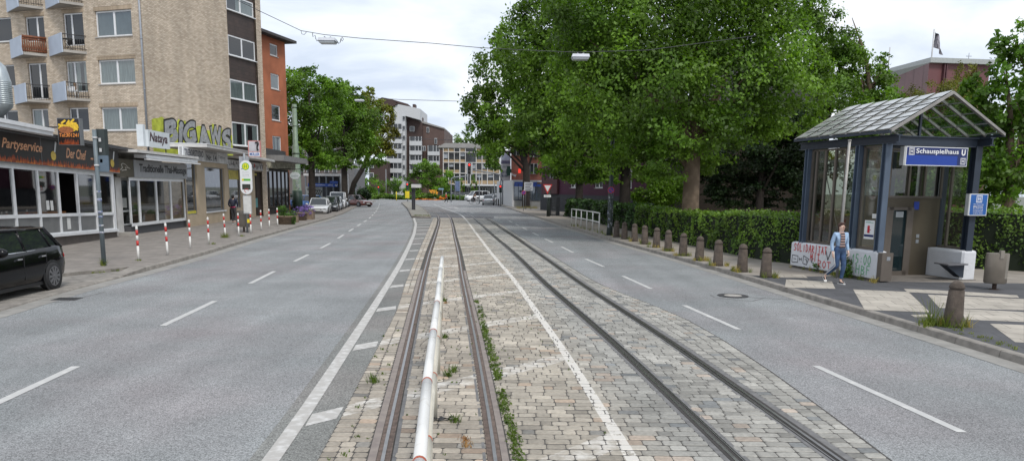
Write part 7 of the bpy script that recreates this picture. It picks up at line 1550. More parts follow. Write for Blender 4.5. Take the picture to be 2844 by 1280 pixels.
# grid-fronted house
Z7=(1220,340,.24165);YG=196.
gb=thing('grid_house','three-storey house with a white concrete grid front, tan panels and dark windows beyond the junction','building',AT(1320,560,YG))
mb=MB();poly(mb,YG+.6,14,pp(Z7,[(45,830),(45,285),(700,285),(700,830)]));mb.build('wall',M_FGL,gb)
mb=MB();poly(mb,YG-.2,15,pp(Z7,[(-30,290),(60,240),(330,240),(720,262),(720,290)]));mb.build('roof',M_FGR,gb)
cols=(45,107,172,236,300,425,490,555,625,695)
mb=MB()
for i,x in enumerate(cols): rectpx(mb,YG,.8,Z7[0]+(x-(5 if i%2 else 3))*Z7[2],Z7[1]+290*Z7[2],Z7[0]+(x+(5 if i%3==0 else 3))*Z7[2],Z7[1]+(720 if i<9 else 700)*Z7[2])
for y in (293,343,462,585,712): rectpx(mb,YG-.05,.8,Z7[0]+45*Z7[2],Z7[1]+(y-3)*Z7[2],Z7[0]+700*Z7[2],Z7[1]+(y+5)*Z7[2])
mb.build('concrete_grid',mat('grid_white',(.55,.53,.51),.7,var=.08),gb)
for j,(y0,y1,yt) in enumerate(((428,460,350),(545,580,475),(668,708,598))):
    for i in range(len(cols)-1):
        if (i+j)%9==4: continue
        mb=MB();rectpx(mb,YG+.25,.3,Z7[0]+(cols[i]+4)*Z7[2],Z7[1]+y0*Z7[2],Z7[0]+(cols[i+1]-4)*Z7[2],Z7[1]+y1*Z7[2]);mb.build('tan_panel',M_TAN,gb)
        if (i*7+j*3)%5<2: mb=MB();rectpx(mb,YG+.35,.1,Z7[0]+(cols[i]+6)*Z7[2],Z7[1]+(yt+3)*Z7[2],Z7[0]+(cols[i+1]-6)*Z7[2],Z7[1]+(yt+ (y0-yt)*(.5 if i%2 else .8))*Z7[2]);mb.build('blind',mat('grey_blind',(.30,.32,.35),.7),gb)
for i in range(0,3): mb=MB();rectpx(mb,YG+.25,.3,Z7[0]+(cols[i*2+(i>0)]+4)*Z7[2],Z7[1]+302*Z7[2],Z7[0]+(cols[i*2+2]-4)*Z7[2],Z7[1]+335*Z7[2]);mb.build('tan_panel',M_TAN,gb)
mb=MB();rectpx(mb,YG-2.2,3,Z7[0]+245*Z7[2],Z7[1]+715*Z7[2],Z7[0]+690*Z7[2],Z7[1]+730*Z7[2]);rectpx(mb,YG-1.5,2,Z7[0]+315*Z7[2],Z7[1]+730*Z7[2],Z7[0]+400*Z7[2],Z7[1]+745*Z7[2]);mb.build('canopy',M_FWH,gb)
for x0,x1 in ((315,375),(470,560),(570,690)): fwin(Z7,gb,YG+.4,x0,748,x1,825,3)
# billboard wall and pale pavilion wall on the right of the junction
Zb=(1240,380,.1726)
yb=112.;t=thing('billboard','tall narrow poster hoarding with a pale landscape print beside the red brick house','billboard',AT(1400,540,yb))
mb=MB();poly(mb,yb,.3,pp(Zb,[(870,900),(878,250),(1032,205),(1032,900)]));mb.build('hoarding',M_FWH,t)
def q_(n,m,x0,y0,x1,y1,root=t,Y=yb-.05,Z=Zb): mb=MB();rectpx(mb,Y,.04,Z[0]+x0*Z[2],Z[1]+y0*Z[2],Z[0]+x1*Z[2],Z[1]+y1*Z[2]);return mb.build(n,m,root)
q_('sky_print',mat('poster_sky',(.42,.47,.58),.6,var=.1),885,280,1020,375);q_('hill_print',mat('poster_hill',(.12,.12,.20),.6,var=.4,scale=2),882,385,1020,435);q_('text_print',mat('poster_text_grey',(.33,.35,.37),.6,var=.2,scale=6),895,462,1010,500);q_('bridge_print',mat('poster_bridge',(.10,.12,.16),.6,var=.5,scale=2.5,col2=(.42,.44,.46)),882,545,1018,645)
# red brick house with the pharmacy cross
M_BRR=brick('red_brick',(.30,.09,.06),(.22,.065,.045),(.17,.12,.10),.26,.09,.012,.85,.15,.2)
yr=101.;rb=thing('red_brick_house','red brick house above the glass pavilion, partly hidden by the street tree','building',AT(1480,560,yr))
mb=MB();poly(mb,yr,14,pp(Zb,[(1040,1080),(1040,-200),(1600,-200),(1600,1080)]));mb.build('wall',M_BRR,rb)
fwin(Zb,rb,yr,1340,430,1470,600,2);fwin(Zb,rb,yr,1340,150,1470,330,2);fwin(Zb,rb,yr,1070,130,1180,300,2)
q_('lit_panel',mat('red_lit_sign',(.6,.05,.04),.5,emit=(1,.05,.03),es=.6),1155,515,1198,585,rb,yr-.5)
t=thing('pharmacy_cross','dark green pharmacy cross sign projecting at the corner of the red brick house','sign',AT(1413,475,yr-1.5));f=FY(1413,yr-1.5)
mb=MB();z=AT(1413,475,yr-1.5).z;mb.box(AT(1406,475,yr-1.5).x,AT(1420,475,yr-1.5).x,yr-1.6,yr-1.3,z-.25,z+.25);x=AT(1413,475,yr-1.5).x;mb.box(x-.25,x+.25,yr-1.62,yr-1.28,z-.62,z+.62);mb.build('cross',mat('dark_cross_green',(.012,.05,.035),.4),t)
t=thing('shop_flag_sign','tilted white lettered sign on the red brick wall below the pharmacy cross','sign',AT(1428,486,yr-.8))
mb=MB();poly(mb,yr-.8,.06,pp(Zb,[(1050,580),(1128,608),(1110,645),(1045,610)]));mb.build('sign_plate',M_FWH,t)
mb=MB();P=pp(Zb,[(1062,598),(1112,618)]);A_,B_=AT(*P[0],yr-.82),AT(*P[1],yr-.82);text(mb,'Shop',lambda u,v_,d:(A_.x+(B_.x-A_.x)*u,yr-.82-d,A_.z+(B_.z-A_.z)*u+v_),0,1,-.1,.2,.01);mb.build('lettering',MATS['sign_red'],t)
# glass pavilion at street level with blue band
yp=93.5;pv=thing('station_pavilion','low glass station pavilion with a white end wall and blue band on the right pavement','pavilion',AT(1450,580,yp))
g0,g1=G(1100+1385*.2329,520+245*.2329),G(1100+1200*.2329,520+200*.2329)
zt_=AT(1425,500,g0.y).z
mb=MB();d_=(g1-g0).normalized();n_=Vector((d_.y,-d_.x,0))*.25
mb.hexa([g0,g0+n_*1.0,g1+n_,g1]+[p+Vector((0,0,zt_)) for p in (g0,g0+n_,g1+n_,g1)]);mb.build('end_wall',mat('white_render',(.55,.55,.55),.8,var=.06),pv)
Xa=g0.x+.05;Yp_=g0.y;Xb=AT(1504,540,Yp_).x
mb=MB();mb.box(Xa,Xb,Yp_+.1,Yp_+6.5,zt_-.22,zt_+.0);mb.build('roof_slab',mat('white_render',None) if False else MATS['white_render'],pv)
mb=MB();mb.box(Xa+.1,Xb,Yp_+.12,Yp_+.3,.1,1.0);mb.build('low_wall',mat('pavilion_grey_wall',(.25,.25,.24),.8,var=.1),pv)
mb=MB();mb.box(Xa+.1,Xb,Yp_+.15,Yp_+.2,1.0,3.1);mb.build('glass',clearglass('pavilion_glass',(.6,.65,.68),.8),pv)
mb=MB();mb.box(Xa+.1,Xb,Yp_+3.4,Yp_+3.5,.1,3.2);mb.build('rear_panel',mat('pavilion_inner',(.33,.36,.38),.7,var=.3,scale=.8),pv)
mb=MB();mb.box(Xa+.2,Xb-.6,Yp_+.02,Yp_+.1,3.05,zt_-.25);mb.box(Xa+.2,Xb,Yp_+.02,Yp_+.1,2.75,3.02);mb.build('blue_band',mat('pavilion_blue',(.02,.06,.30),.5,var=.3,scale=.6),pv)
mb=MB()
for k in range(7): x=Xa+.15+(Xb-Xa-.2)*k/6;mb.box(x-.04,x+.04,Yp_+.0,Yp_+.12,1.0,3.1)
mb.box(Xa+.1,Xb,Yp_+.0,Yp_+.12,1.0,1.08);mb.build('posts',mat('pavilion_steel',(.04,.06,.09),.5),pv)
mb=MB();c_=[(Xa+1.6,2.0),(Xa+1.7,1.6),(Xa+2.1,1.5),(Xa+2.5,1.7)];mb.tube([(a,Yp_+3.3,b) for a,b in c_],.05,5);mb.tube([(Xa+1.3+.15*math.cos(q*.6),Yp_+3.3,1.2+.15*math.sin(q*.6)) for q in range(12)],.03,5);mb.build('drawn_emblem',M_DARK,pv)
# purple house behind the hedges
A_,B_=AT(1503,560,84.),AT(1876,560,60.);FP=Face((A_.x,84.),(B_.x,60.))
pu=thing('purple_house','plum-purple rendered house with a dark stone base behind the street trees','building',(A_.x,84.,0))
M_PUR=mat('purple_render',(.065,.018,.040),.85,var=.12,scale=.5)
ws_=[(2+i*5.2,3.6+i*5.2,2.6+3.3*j,4.4+3.3*j) for i in range(int(FP.L/5.2)) for j in range(3)]
ws_=[w_ for w_ in ws_ if w_[1]<FP.L-2.2]
mb=MB();FP.wall(mb,0,FP.L,1.9,13.5,ws_);FP.box(mb,0,FP.L,12.5,13.5,-10,-.2)
mb.build('wall',M_PUR,pu)
mb=MB();FP.box(mb,-.05,FP.L+.02,0,1.9,-9,.08);mb.build('plinth',mat('slate_plinth',(.035,.038,.045),.8,var=.2),pu)
for w_ in ws_: window(FP,pu,*w_,2,.08,None,.09)
mb=MB();FP.box(mb,-.4,FP.L+.4,13.5,13.9,-10,.5);mb.build('roof',M_ROOFD,pu)
mb=MB();FP.box(mb,.9,4.6,1.95,3.6,.09,.3);mb.build('entrance_panel',mat('maroon_panel',(.07,.025,.03),.7),pu)
# lattice gate and stone post by the yield sign
g=AT(1535,580,66);t=thing('garden_gate','dark iron lattice gate between dark stone posts at the hedge start','gate',(g.x,66,.12))
xa,xb=AT(1532,580,66).x,AT(1543,580,66).x
mb=MB();
for k in range(5): x=xa+(xb-xa)*k/4;mb.box(x-.02,x+.02,65.97,66.03,.15,1.7)
for k in range(6): z=.2+.29*k;mb.box(xa,xb,65.95,65.99,z-.015,z+.015)
mb.build('lattice',mat('gate_iron',(.10,.105,.11),.6,.3),t);mb=MB();mb.box(xb+.05,xb+.35,65.8,66.2,.1,1.75);mb.box(xa-.35,xa-.05,65.8,66.2,.1,1.75);mb.build('post',MATS['slate_plinth'],t)
# dim garden house behind the big plane tree
t=thing('garden_house','dim brown rendered house in the deep shade behind the plane tree','building',AT(2070,560,52))
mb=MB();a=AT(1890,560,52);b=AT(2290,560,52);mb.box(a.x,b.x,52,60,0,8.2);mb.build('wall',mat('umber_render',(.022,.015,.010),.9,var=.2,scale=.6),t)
mb=MB();P=[(a.x-.4,8.2),(b.x+.4,8.2),((a.x+b.x)/2,11.6)];mb.prism(P,51.6,60.4,lambda x,z,d:(x,d,z));mb.build('roof',M_ROOFD,t)
t=thing('tiled_outhouse','small tiled outhouse roof showing between the purple house and the plane tree','building',AT(1881,560,66));
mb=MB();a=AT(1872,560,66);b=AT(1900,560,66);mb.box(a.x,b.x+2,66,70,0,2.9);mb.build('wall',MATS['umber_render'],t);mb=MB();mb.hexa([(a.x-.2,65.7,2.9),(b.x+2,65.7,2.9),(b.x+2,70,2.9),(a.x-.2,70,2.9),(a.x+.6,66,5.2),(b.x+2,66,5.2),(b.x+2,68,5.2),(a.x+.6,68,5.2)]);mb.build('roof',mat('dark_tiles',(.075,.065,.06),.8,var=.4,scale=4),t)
# theatre with flag
C_=AT(2581,176,96.);CL=AT(2484,206,118.);CR=AT(2750,182,99.)
th=thing('theatre','large maroon clad theatre block with a pale roof edge above the trees on the right','building',(C_.x,96,0))
M_MAR=mat('maroon_cladding',(.135,.052,.054),.6,var=.12,scale=.3)
def facade(P,Q,zp,zq,n,root,m):
    mb=MB();mb.add([(P[0],P[1],0),(Q[0],Q[1],0),(Q[0],Q[1],zq),(P[0],P[1],zp)],[(0,1,2,3)]);w_=mb.build('wall',m,root)
    mb=MB();d=Vector((Q[0]-P[0],Q[1]-P[1],0));L_=d.length;d.normalize();nn=Vector((d.y,-d.x,0))
    if nn.y>0: nn=-nn
    for k in range(n):
        t_=(k+.5)/n;c=Vector((P[0],P[1],0))+d*L_*t_;zt=zp+(zq-zp)*t_
        for o_ in (-.35,.0): 
            e=c+d*o_;mb.hexa([e,e+d*.18,e+d*.18+nn*.35,e+nn*.35]+[v+Vector((0,0,zt)) for v in (e,e+d*.18,e+d*.18+nn*.35,e+nn*.35)])
    mb.build('ribs',mat('maroon_rib',(.085,.03,.035),.6),w_)
facade((C_.x,96),(CL.x,118),C_.z,CL.z+.3,4,th,M_MAR);facade((C_.x,96),(CR.x,99),C_.z,CR.z,2,th,M_MAR)
mb=MB()
T0=[(CL.x-.6,118),(C_.x-.2,95.4),(CR.x+.5,98.4),(CR.x+.5,125),(CL.x,125)];zz=[CL.z+.3,C_.z,CR.z,CR.z,CL.z]
V=[(a[0],a[1],z) for a,z in zip(T0,zz)]+[(a[0],a[1],z+.6) for a,z in zip(T0,zz)];mb.add(V,[(4,3,2,1,0),(5,6,7,8,9)]+[(i,(i+1)%5,(i+1)%5+5,i+5) for i in range(5)]);mb.build('roof',mat('zinc_edge',(.36,.38,.37),.6,.2,var=.1),th)
def flagpole(px0,py0,px1,py1,Y,label,flag):
    a,b=AT(px0,py0,Y),AT(px1,py1,Y);t=thing('flagpole',label,'flagpole',(a.x,Y,a.z));mb=MB();mb.tube([(a.x,Y,a.z-2),(a.x,Y,b.z)],.09,8);mb.build('pole',mat('pole_white',(.5,.5,.5),.5),t)
    if flag:
        mb=MB();n=8;m_=6;V=[]
        P0,P1=AT(2597,88,Y),AT(2597,130,Y)
        for i in range(n+1):
            for j in range(m_+1):
                u,v_=i/n,j/m_;x=a.x+.15+u*(.6+.7*v_)+.15*math.sin(u*9+v_*3);z=P0.z-(P0.z-P1.z)*v_*1.0-u*(.6+.5*v_);V.append((x,Y+.35*math.sin(u*8+v_*2),z))
        mb.add(V,[(i*(m_+1)+j,(i+1)*(m_+1)+j,(i+1)*(m_+1)+j+1,i*(m_+1)+j+1) for i in range(n) for j in range(m_)]);mb.smooth=True;mb.build('flag',mat('flag_print',(.35,.33,.36),.8,col2=(.02,.02,.025),scale=1.0,c2=.5),t)
flagpole(2586,175,2596,82,100,'tall white flagpole with a black and white flag on the theatre roof',True);flagpole(2465,210,2474,132,112,'thin bare flagpole rising behind the tree crown at the theatre','')
t=thing('roof_antenna','small cross-shaped antenna on the theatre roof','antenna',AT(2689,175,98));a=AT(2689,175,98);mb=MB();mb.tube([(a.x,98,a.z-.5),(a.x,98,a.z+1.2)],.04,5);mb.tube([(a.x-.35,98,a.z+.8),(a.x+.35,98,a.z+.8)],.04,5);mb.build('mast',M_GALV,t)
# left: second station pavilion and the grey house behind it
Z5=(780,220,.34516);yq=96.
lp=thing('station_pavilion','low glass station pavilion with a white frame and blue signs behind the parked cars','pavilion',AT(900,540,yq))
def zz5(x,y): return Z5[0]+x*Z5[2],Z5[1]+y*Z5[2]
a=AT(*zz5(183,755),yq);b=AT(*zz5(480,765),yq);c=AT(*zz5(527,790),yq-2)
mb=MB();mb.box(a.x,b.x+.16,yq-.1,yq+4,b.z-.25,b.z+.05);mb.build('roof_slab',MATS['white_render'],lp)
mb=MB();mb.box(b.x,b.x+.15,yq-.15,yq+4,0,b.z-.251);mb.build('end_wall',MATS['white_render'],lp)
mb=MB();mb.box(a.x,b.x-.01,yq+3.4,yq+3.5,.1,b.z-.26);mb.build('rear_panel',mat('pavilion_dark',(.06,.065,.075),.7,var=.4,scale=.6),lp)
mb=MB();
for k in range(6): x=a.x+.2+(b.x-a.x-.3)*k/5;mb.box(x-.08,x+.08,yq,yq+.2,.1,b.z-.26)
mb.build('posts',mat('pavilion_post',(.16,.18,.20),.5),lp)
mb=MB();p0,p1=AT(*zz5(200,865),yq-.3),AT(*zz5(335,945),yq-.3);mb.box(p0.x,p1.x,yq-.3,yq-.2,p1.z-.3,p0.z);gp_=mb.build('graffiti_panel',mat('panel_pale',(.30,.33,.33),.6,var=.2,scale=1),lp)
mb=MB();f=Face((p0.x,yq-.31),(p1.x,yq-.31));rr=random.Random(3)
for k in range(7):
    x=.2+k*(f.L-.4)/7;mb.tube([f.p(x+rr.uniform(-.1,.1),p0.z-.3,.02),f.p(x+.35,p0.z-.5,.02),f.p(x+.05,p0.z-1.1,.02),f.p(x+.4,p0.z-1.6+rr.uniform(-.2,.2),.02)],.05,4)
mb.build('graffiti',M_DARK,gp_)
t=thing('station_sign','blue station name sign across the front of the left pavilion','sign',AT(*zz5(290,852),yq-.5))
p0,p1=AT(*zz5(218,838),yq-.5),AT(*zz5(458,866),yq-.5);f=Face((p0.x,yq-.5),(p1.x,yq-.5));h_=p0.z-p1.z
mb=MB();f.box(mb,0,f.L,p1.z,p0.z,0,.1);bd=mb.build('sign_panel',mat('station_blue',(.02,.07,.32),.5),t);mb=MB();text(mb,'Schauspielhaus',f.p,.6,f.L*.58,p1.z+h_*.25,p0.z-h_*.2,.105,offset=.01);text(mb,'U35',f.p,f.L*.68,f.L*.84,p1.z+h_*.3,p0.z-h_*.25,.105,offset=.01);uglyph(mb,f.p,f.L*.92,p1.z+h_*.2,.3,h_*.6,.105);mb.build('lettering',M_FWH,bd)
t=thing('direction_sign','smaller blue direction sign above the station name sign on the left pavilion','sign',AT(*zz5(430,828),yq-.6));p0,p1=AT(*zz5(395,820),yq-.6),AT(*zz5(460,838),yq-.6);f=Face((p0.x,yq-.6),(p1.x,yq-.6));mb=MB();f.box(mb,0,f.L,p1.z,p0.z,0,.1);mb.build('sign_panel',MATS['station_blue'],t);mb=MB();text(mb,'Bus  Tram',f.p,.15,f.L-.2,p1.z+.12,p0.z-.12,.105);mb.build('lettering',M_FWH,t)
gh=thing('grey_house','grey-brown house with a row of pale windows behind the left trees and pavilion','building',AT(880,540,118))
mb=MB();a=AT(795,560,118);b=AT(948,560,118);mb.box(a.x-6,b.x,118,128,0,AT(880,380,118).z);mb.build('wall',mat('grey_brown_wall',(.13,.11,.105),.8,var=.15,scale=.5),gh)
for r_,(y0,y1) in enumerate(((685,752),(560,625),(450,510))):
    for x in (150,205,275,350,415): fwin(Z5,gh,118,x,y0,x+36,y1,1)
mb=MB();mb.box(a.x-6,b.x,117.6,118,AT(880,459,118).z-.2,AT(880,459,118).z);mb.build('string_course',M_FGR,gh)
g=AT(966,560,112);t=thing('angled_house','pale grey angled house gable behind the leaning trunk','building',(g.x,112,0));mb=MB();poly(mb,112,8,[(958,560),(958,470),(972,452),(984,470),(984,560)]);mb.build('wall',mat('pale_grey_wall',(.15,.15,.155),.8),t)
# ================================================================ junction furniture
def tl(px,py0,py1,pyl,Y,label,lit='red',arm=None):
    a=AT(px,py1,Y);g=AT(px,pyl,Y);t=thing('traffic_light',label,'traffic light',(g.x,Y,0));mb=MB();mb.tube([(g.x,Y,0),(g.x,Y,AT(px,py0,Y).z)],.07,8);mb.build('pole',M_GALV,t)
    mb=MB();z=g.z;mb.box(g.x-.18,g.x+.18,Y-.35,Y-.1,z-.85,z+.2);h=mb.build('signal_head',mat('signal_green_housing',(.012,.045,.035),.5),t)
    cs={'red':(M_RL,M_OFF,M_OFF),'green':(M_OFF,M_OFF,M_GLn),'off':(M_OFF,)*3}[lit]
    for i,m in enumerate(cs): mb=MB();mb.ball((g.x,Y-.36,z-.32*i),.125,12,8,(1,.5,1));mb.build('signal_lens',m,h)
    return t
M_RL=mat('red_light',(.6,.02,.02),.4,emit=(1,.04,.03),es=1.2);M_OFF=mat('unlit_lens',(.02,.02,.02),.2,var=0);M_GLn=mat('green_light',(.02,.5,.35),.4,emit=(.05,1,.7),es=.8)
t=tl(1132,505,560,512,126,'traffic light showing red over a yellow plate on the island tip')
mb=MB();g=AT(1132,540,126);mb.box(g.x-.35,g.x+.35,125.6,125.68,AT(1132,550,126).z,AT(1132,531,126).z);mb.build('yellow_plate',MATS['yellow_box'],t)
tl(1390,470,560,518,104,'traffic light showing red before the billboard at the right kerb');tl(988,500,560,502,108,'traffic light showing green at the left kerb beside the hedge','green')
tl(1052,520,545,520,150,'small traffic light showing red on the far side of the junction','red')
# mast arm signals
def mast(px,pyt,Y,arm,label,heads):
    g=AT(px,560,Y);t=thing('signal_mast',label,'signal mast',(g.x,Y,0));mb=MB();P=[(g.x,Y,0),(g.x,Y,AT(px,pyt+12,Y).z)]+[tuple(AT(x,y,Y)) for x,y in arm];mb.tube(P,.09,8);mb.build('mast_arm',M_GALV,t)
    for (x,y,w_,h_,col,lit) in heads:
        c=AT(x,y,Y);mb=MB();mb.box(c.x-w_/2,c.x+w_/2,Y-.2,Y-.1,c.z-h_/2,c.z+h_/2);b_=mb.build('backboard',M_FWH,t);mb=MB();mb.box(c.x-w_*.22,c.x+w_*.22,Y-.4,Y-.21,c.z-h_*.44,c.z+h_*.44);s_=mb.build('signal_head',M_DARK,b_)
        for k in range(3): mb=MB();mb.ball((c.x,Y-.42,c.z+h_*(.28-.28*k)),.15,10,6,(1,.4,1));mb.build('signal_lens',M_RL if (k==0 and lit) else M_OFF,s_)
mast(1395,490,108,[(1393,500),(1388,486),(1375,482),(1310,472)],'tall curved mast with a long arm holding a white-backed red signal over the junction',[(1304,468,.9,1.75,None,True)])
mast(1253,500,130,[(1254,496),(1262,492),(1300,489)],'slimmer mast left of the van with an arm holding a white-backed unlit signal',[(1303,497,.6,1.7,None,False)])
# info column on the island, direction board, posts, roundabout lettering
g=G(1000+960*.1553,520+402*.1553,.12);Y=g.y;t=thing('platform_column','dark double-post column with a boxy white top standing on the traffic island','column',(g.x,Y,.12))
zt_=AT(1150,520,Y).z
mb=MB();x0,x1=AT(1144,560,Y).x,AT(1153,560,Y).x;mb.box(x0,x0+(x1-x0)*.42,Y-.15,Y+.15,.12,zt_);mb.box(x0+(x1-x0)*.55,x1,Y-.15,Y+.15,.12,zt_);mb.build('posts',mat('column_dark',(.03,.03,.038),.5,var=.15),t)
mb=MB();x0,x1=AT(1144,515,Y).x,AT(1169,515,Y).x;za=AT(1156,512,Y).z;mb.box(x0,x1,Y-.5,Y+.4,zt_-.05,za);mb.build('white_top',mat('column_white',(.62,.62,.6),.6),t)
mb=MB();mb.box(x0+.02,x1-.02,Y-.45,Y+.35,za,za+.08);mb.build('roof',MATS['column_dark'],t)
t=thing('direction_board','large blue-grey direction board on two posts beyond the roundabout planting','sign',AT(1270,560,150));mb=MB();rectpx(mb,150,.1,1265,503,1277,531);mb.build('board',mat('board_blue_grey',(.08,.11,.19),.6,var=.5,scale=1.2),t);mb=MB();
for px in (1264,1277): a=AT(px,560,150);mb.tube([(a.x,150.2,0),(a.x,150.2,AT(px,502,150).z)],.07,6)
mb.build('post',M_GALV,t)
for px,py,Y,lab in ((1073,470,158,'slim grey street pole left of the roundabout trees'),(1331,486,120,'thin grey pole standing before the grid house, left one'),(1373,508,118,'thin grey pole standing before the grid house, right one')):
    a=AT(px,560,Y);t=thing('street_pole',lab,'pole',(a.x,Y,0));mb=MB();mb.tube([(a.x,Y,0),(a.x,Y,AT(px,py,Y).z)],[.09,.06],8);mb.build('pole',M_GALV,t)
for px,Y,lab in ((1101,140,'white and yellow marker post at the far kerb'),(1378,110,'short dark bollard by the right-hand signal, left one'),(1384,107,'short dark bollard by the right-hand signal, right one')):
    a=AT(px,560,Y);t=thing('marker_post',lab,'post',(a.x,Y,0));mb=MB();mb.lathe([(.09,0),(.09,1.6 if Y==140 else .9),(.05,1.65 if Y==140 else 1.0)],(a.x,Y,0),8);mb.build('post',MATS['yellow_box'] if Y==140 else M_DARK,t)
t=thing('letter_sculpture','big orange and yellow painted letters standing in the roundabout planting','sculpture',AT(1205,545,155));f=Face((AT(1192,540,155).x,155),(AT(1216,540,155).x,155))
mb=MB();z0,z1=AT(1200,544,155).z,AT(1200,527,155).z;text(mb,'YOUr',f.p,0,f.L,z0,z1,.0,offset=.05,extrude=.0);mb2=MB();V=mb.v;n=len(V);mb2.add([(a,b+.0,c) for a,b,c in V]+[(a,b+.5,c) for a,b,c in V],mb.f+[tuple(i+n for i in q)[::-1] for q in mb.f]);mb2.build('letters',mat('letter_orange',(.75,.33,.03),.6,var=.25,scale=1),t)
t=thing('street_name_sign','small pale blue street name sign on a thin post beside the orange letters','sign',AT(1228,540,152));mb=MB();rectpx(mb,152,.05,1218,523,1232,527);mb.build('plate',mat('plate_pale_blue',(.2,.33,.45),.5),t);mb=MB();a=AT(1229,545,152);mb.tube([(a.x,152.1,0),(a.x,152.1,AT(1229,523,152).z)],.05,6);mb.build('post',M_GALV,t)
# ================================================================ trees, hedges, weeds
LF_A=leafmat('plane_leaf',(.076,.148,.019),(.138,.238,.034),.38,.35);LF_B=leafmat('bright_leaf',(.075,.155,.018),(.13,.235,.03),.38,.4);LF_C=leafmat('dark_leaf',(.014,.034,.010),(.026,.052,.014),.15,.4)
LF_D=leafmat('olive_leaf',(.16,.135,.022),(.155,.185,.028),.38,.22);LF_E=leafmat('ochre_leaf',(.11,.12,.02),(.17,.16,.03),.35,.5)
M_BARK=mat('plane_bark',(.115,.082,.055),.9,var=.3,scale=3,bump=.6,bscale=10,col2=(.19,.14,.095),c2=.58);M_BARKD=mat('dark_bark',(.028,.022,.018),.95,var=.3,scale=4)
def tree(name,label,Y,base,top,tr,crown,leaf,size,dens,bark=M_BARK,group=None,seed=1,limbs=7,lean=0,minz=2.0,depth=.85):
    """base: ground position pixel column; crown: list of (px,py,rx_px,ry_px,dY) lumps"""
    size*=.66;rng=np.random.default_rng(seed);rr=random.Random(seed)
    b=AT(base,560,Y);t=thing(name,label,'tree',(b.x,Y,.0),group)
    lumps=[]
    for px,py,rx,ry,dy in crown:
        yy=Y+dy;c=AT(px,py,yy);k=yy/F*1.02;lumps.append((c,rx*k,rx*k*depth,ry*k))
    zc=sum(c.z for c,*_ in lumps)/len(lumps);xc=sum(c.x for c,*_ in lumps)/len(lumps);yc=sum(c.y for c,*_ in lumps)/len(lumps)
    zt=max(c.z for c,*_ in lumps);lo=min(c.z-rz for c,rx,ry,rz in lumps)
    fk=max(lo+.25*(zt-lo)*.5,2.4)
    mb=MB();mb.tube([(b.x,Y,0),(b.x,Y,.25),(b.x+lean*.3,Y,fk*.5),(b.x+lean,Y,fk),(b.x*.6+xc*.4+lean*.5,Y*.6+yc*.4,fk+(zt-fk)*.5),(xc,yc,fk+(zt-fk)*.85)],[tr*1.35,tr*1.08,tr*.95,tr*.85,tr*.4,tr*.08],12)
    for i in range(limbs):
        c,rx,ry,rz=lumps[i%len(lumps)];q=Vector((c.x+rr.uniform(-.6,.6)*rx,c.y+rr.uniform(-.6,.6)*ry,c.z+rr.uniform(-.2,.5)*rz));h=fk*(.85+.5*rr.random());s=Vector((b.x+lean,Y,min(h,fk+.3*(zt-fk))))
        m_=(s+q)/2+Vector((rr.uniform(-.5,.5),rr.uniform(-.5,.5),rr.uniform(-.3,.9)));mb.tube([s,s*.5+m_*.5,m_,m_*.4+q*.6,q],[tr*.34,tr*.27,tr*.2,tr*.11,tr*.03],7)
        for _ in range(2):
            e=m_+Vector((rr.uniform(-1,1)*rx*.6,rr.uniform(-1,1)*ry*.5,rr.uniform(-.2,.7)*rz));mb.tube([m_,(m_+e)/2+Vector((0,0,.3)),e],[tr*.13,tr*.08,tr*.02],6)
    mb.build('trunk',bark,t)
    cl=[]
    for c,rx,ry,rz in lumps:
        area=rx*rz*3.14+rx*ry*1.5;n=int(area*dens*4.6/(size*size))
        cl.append(leafcloud(rng,(c.x,c.y,c.z),(rx,ry,rz),n,size,.35,clump=95,shell=.45,csig=.135))
    V=[];T_=[]
    for v,tn in cl:
        v=v.reshape(-1,4,3);keep=v[:,0,2]>minz;V.append(v[keep].reshape(-1,3));T_.append(tn[keep])
    leafobj('crown',leaf,t,list(zip(V,T_)));return t
GR='plane trees along the right pavement'
# the big plane tree beside the shelter
tree('plane_tree','huge bright green plane tree with a mottled trunk behind the hedge, left of the shelter',35.,1918,0,.42,
 [(1840,60,190,160,0),(2010,40,170,150,1),(1700,110,150,150,1),(2140,150,120,120,1),(1800,250,190,130,-1),(2010,240,180,120,0),(1660,290,130,110,1),(2180,260,110,70,1),(1900,360,150,70,-1),(1740,400,110,70,1),(2060,350,130,60,1),(1630,200,110,100,2),(1950,-60,230,110,1),(2090,60,130,110,2),(2250,190,60,60,3),(1800,445,120,45,0),(1950,440,90,40,1),(1640,10,120,90,0),(2180,330,90,50,2),(1850,500,60,24,-1)],LF_A,.26,1.25,seed=11,limbs=14,minz=2.9)
tree('plane_tree','tall plane tree leaning its crown over the roadway, second from the shelter',47.,1735,0,.38,
 [(1560,90,140,130,0),(1640,20,150,120,2),(1480,190,110,110,0),(1590,240,130,110,0),(1680,320,120,90,1),(1530,330,110,80,0),(1640,400,120,60,0),(1560,420,80,50,0),(1460,110,80,80,1),(1520,30,90,90,1),(1740,200,130,130,3),(1620,470,110,40,1),(1720,480,90,45,0),(1610,495,50,28,0),(1800,330,110,120,4),(1700,520,50,24,-1)],LF_A,.32,1.2,bark=M_BARKD,seed=12,limbs=10,minz=2.9)
tree('plane_tree','plane tree whose crown hangs lowest at the left edge of the right-hand foliage',64.,1608,0,.34,
 [(1400,200,80,80,0),(1350,290,62,60,0),(1430,310,90,80,0),(1390,380,80,55,0),(1340,360,50,40,0),(1480,380,70,44,0),(1390,110,55,50,0),(1450,130,70,70,1),(1540,300,90,110,1),(1550,440,50,40,0),(1600,470,50,40,0),(1640,450,70,60,2),(1330,300,46,60,0),(1590,380,90,90,2),(1350,240,40,40,0)],LF_A,.40,1.2,bark=M_BARKD,seed=13,limbs=8,minz=3.0)
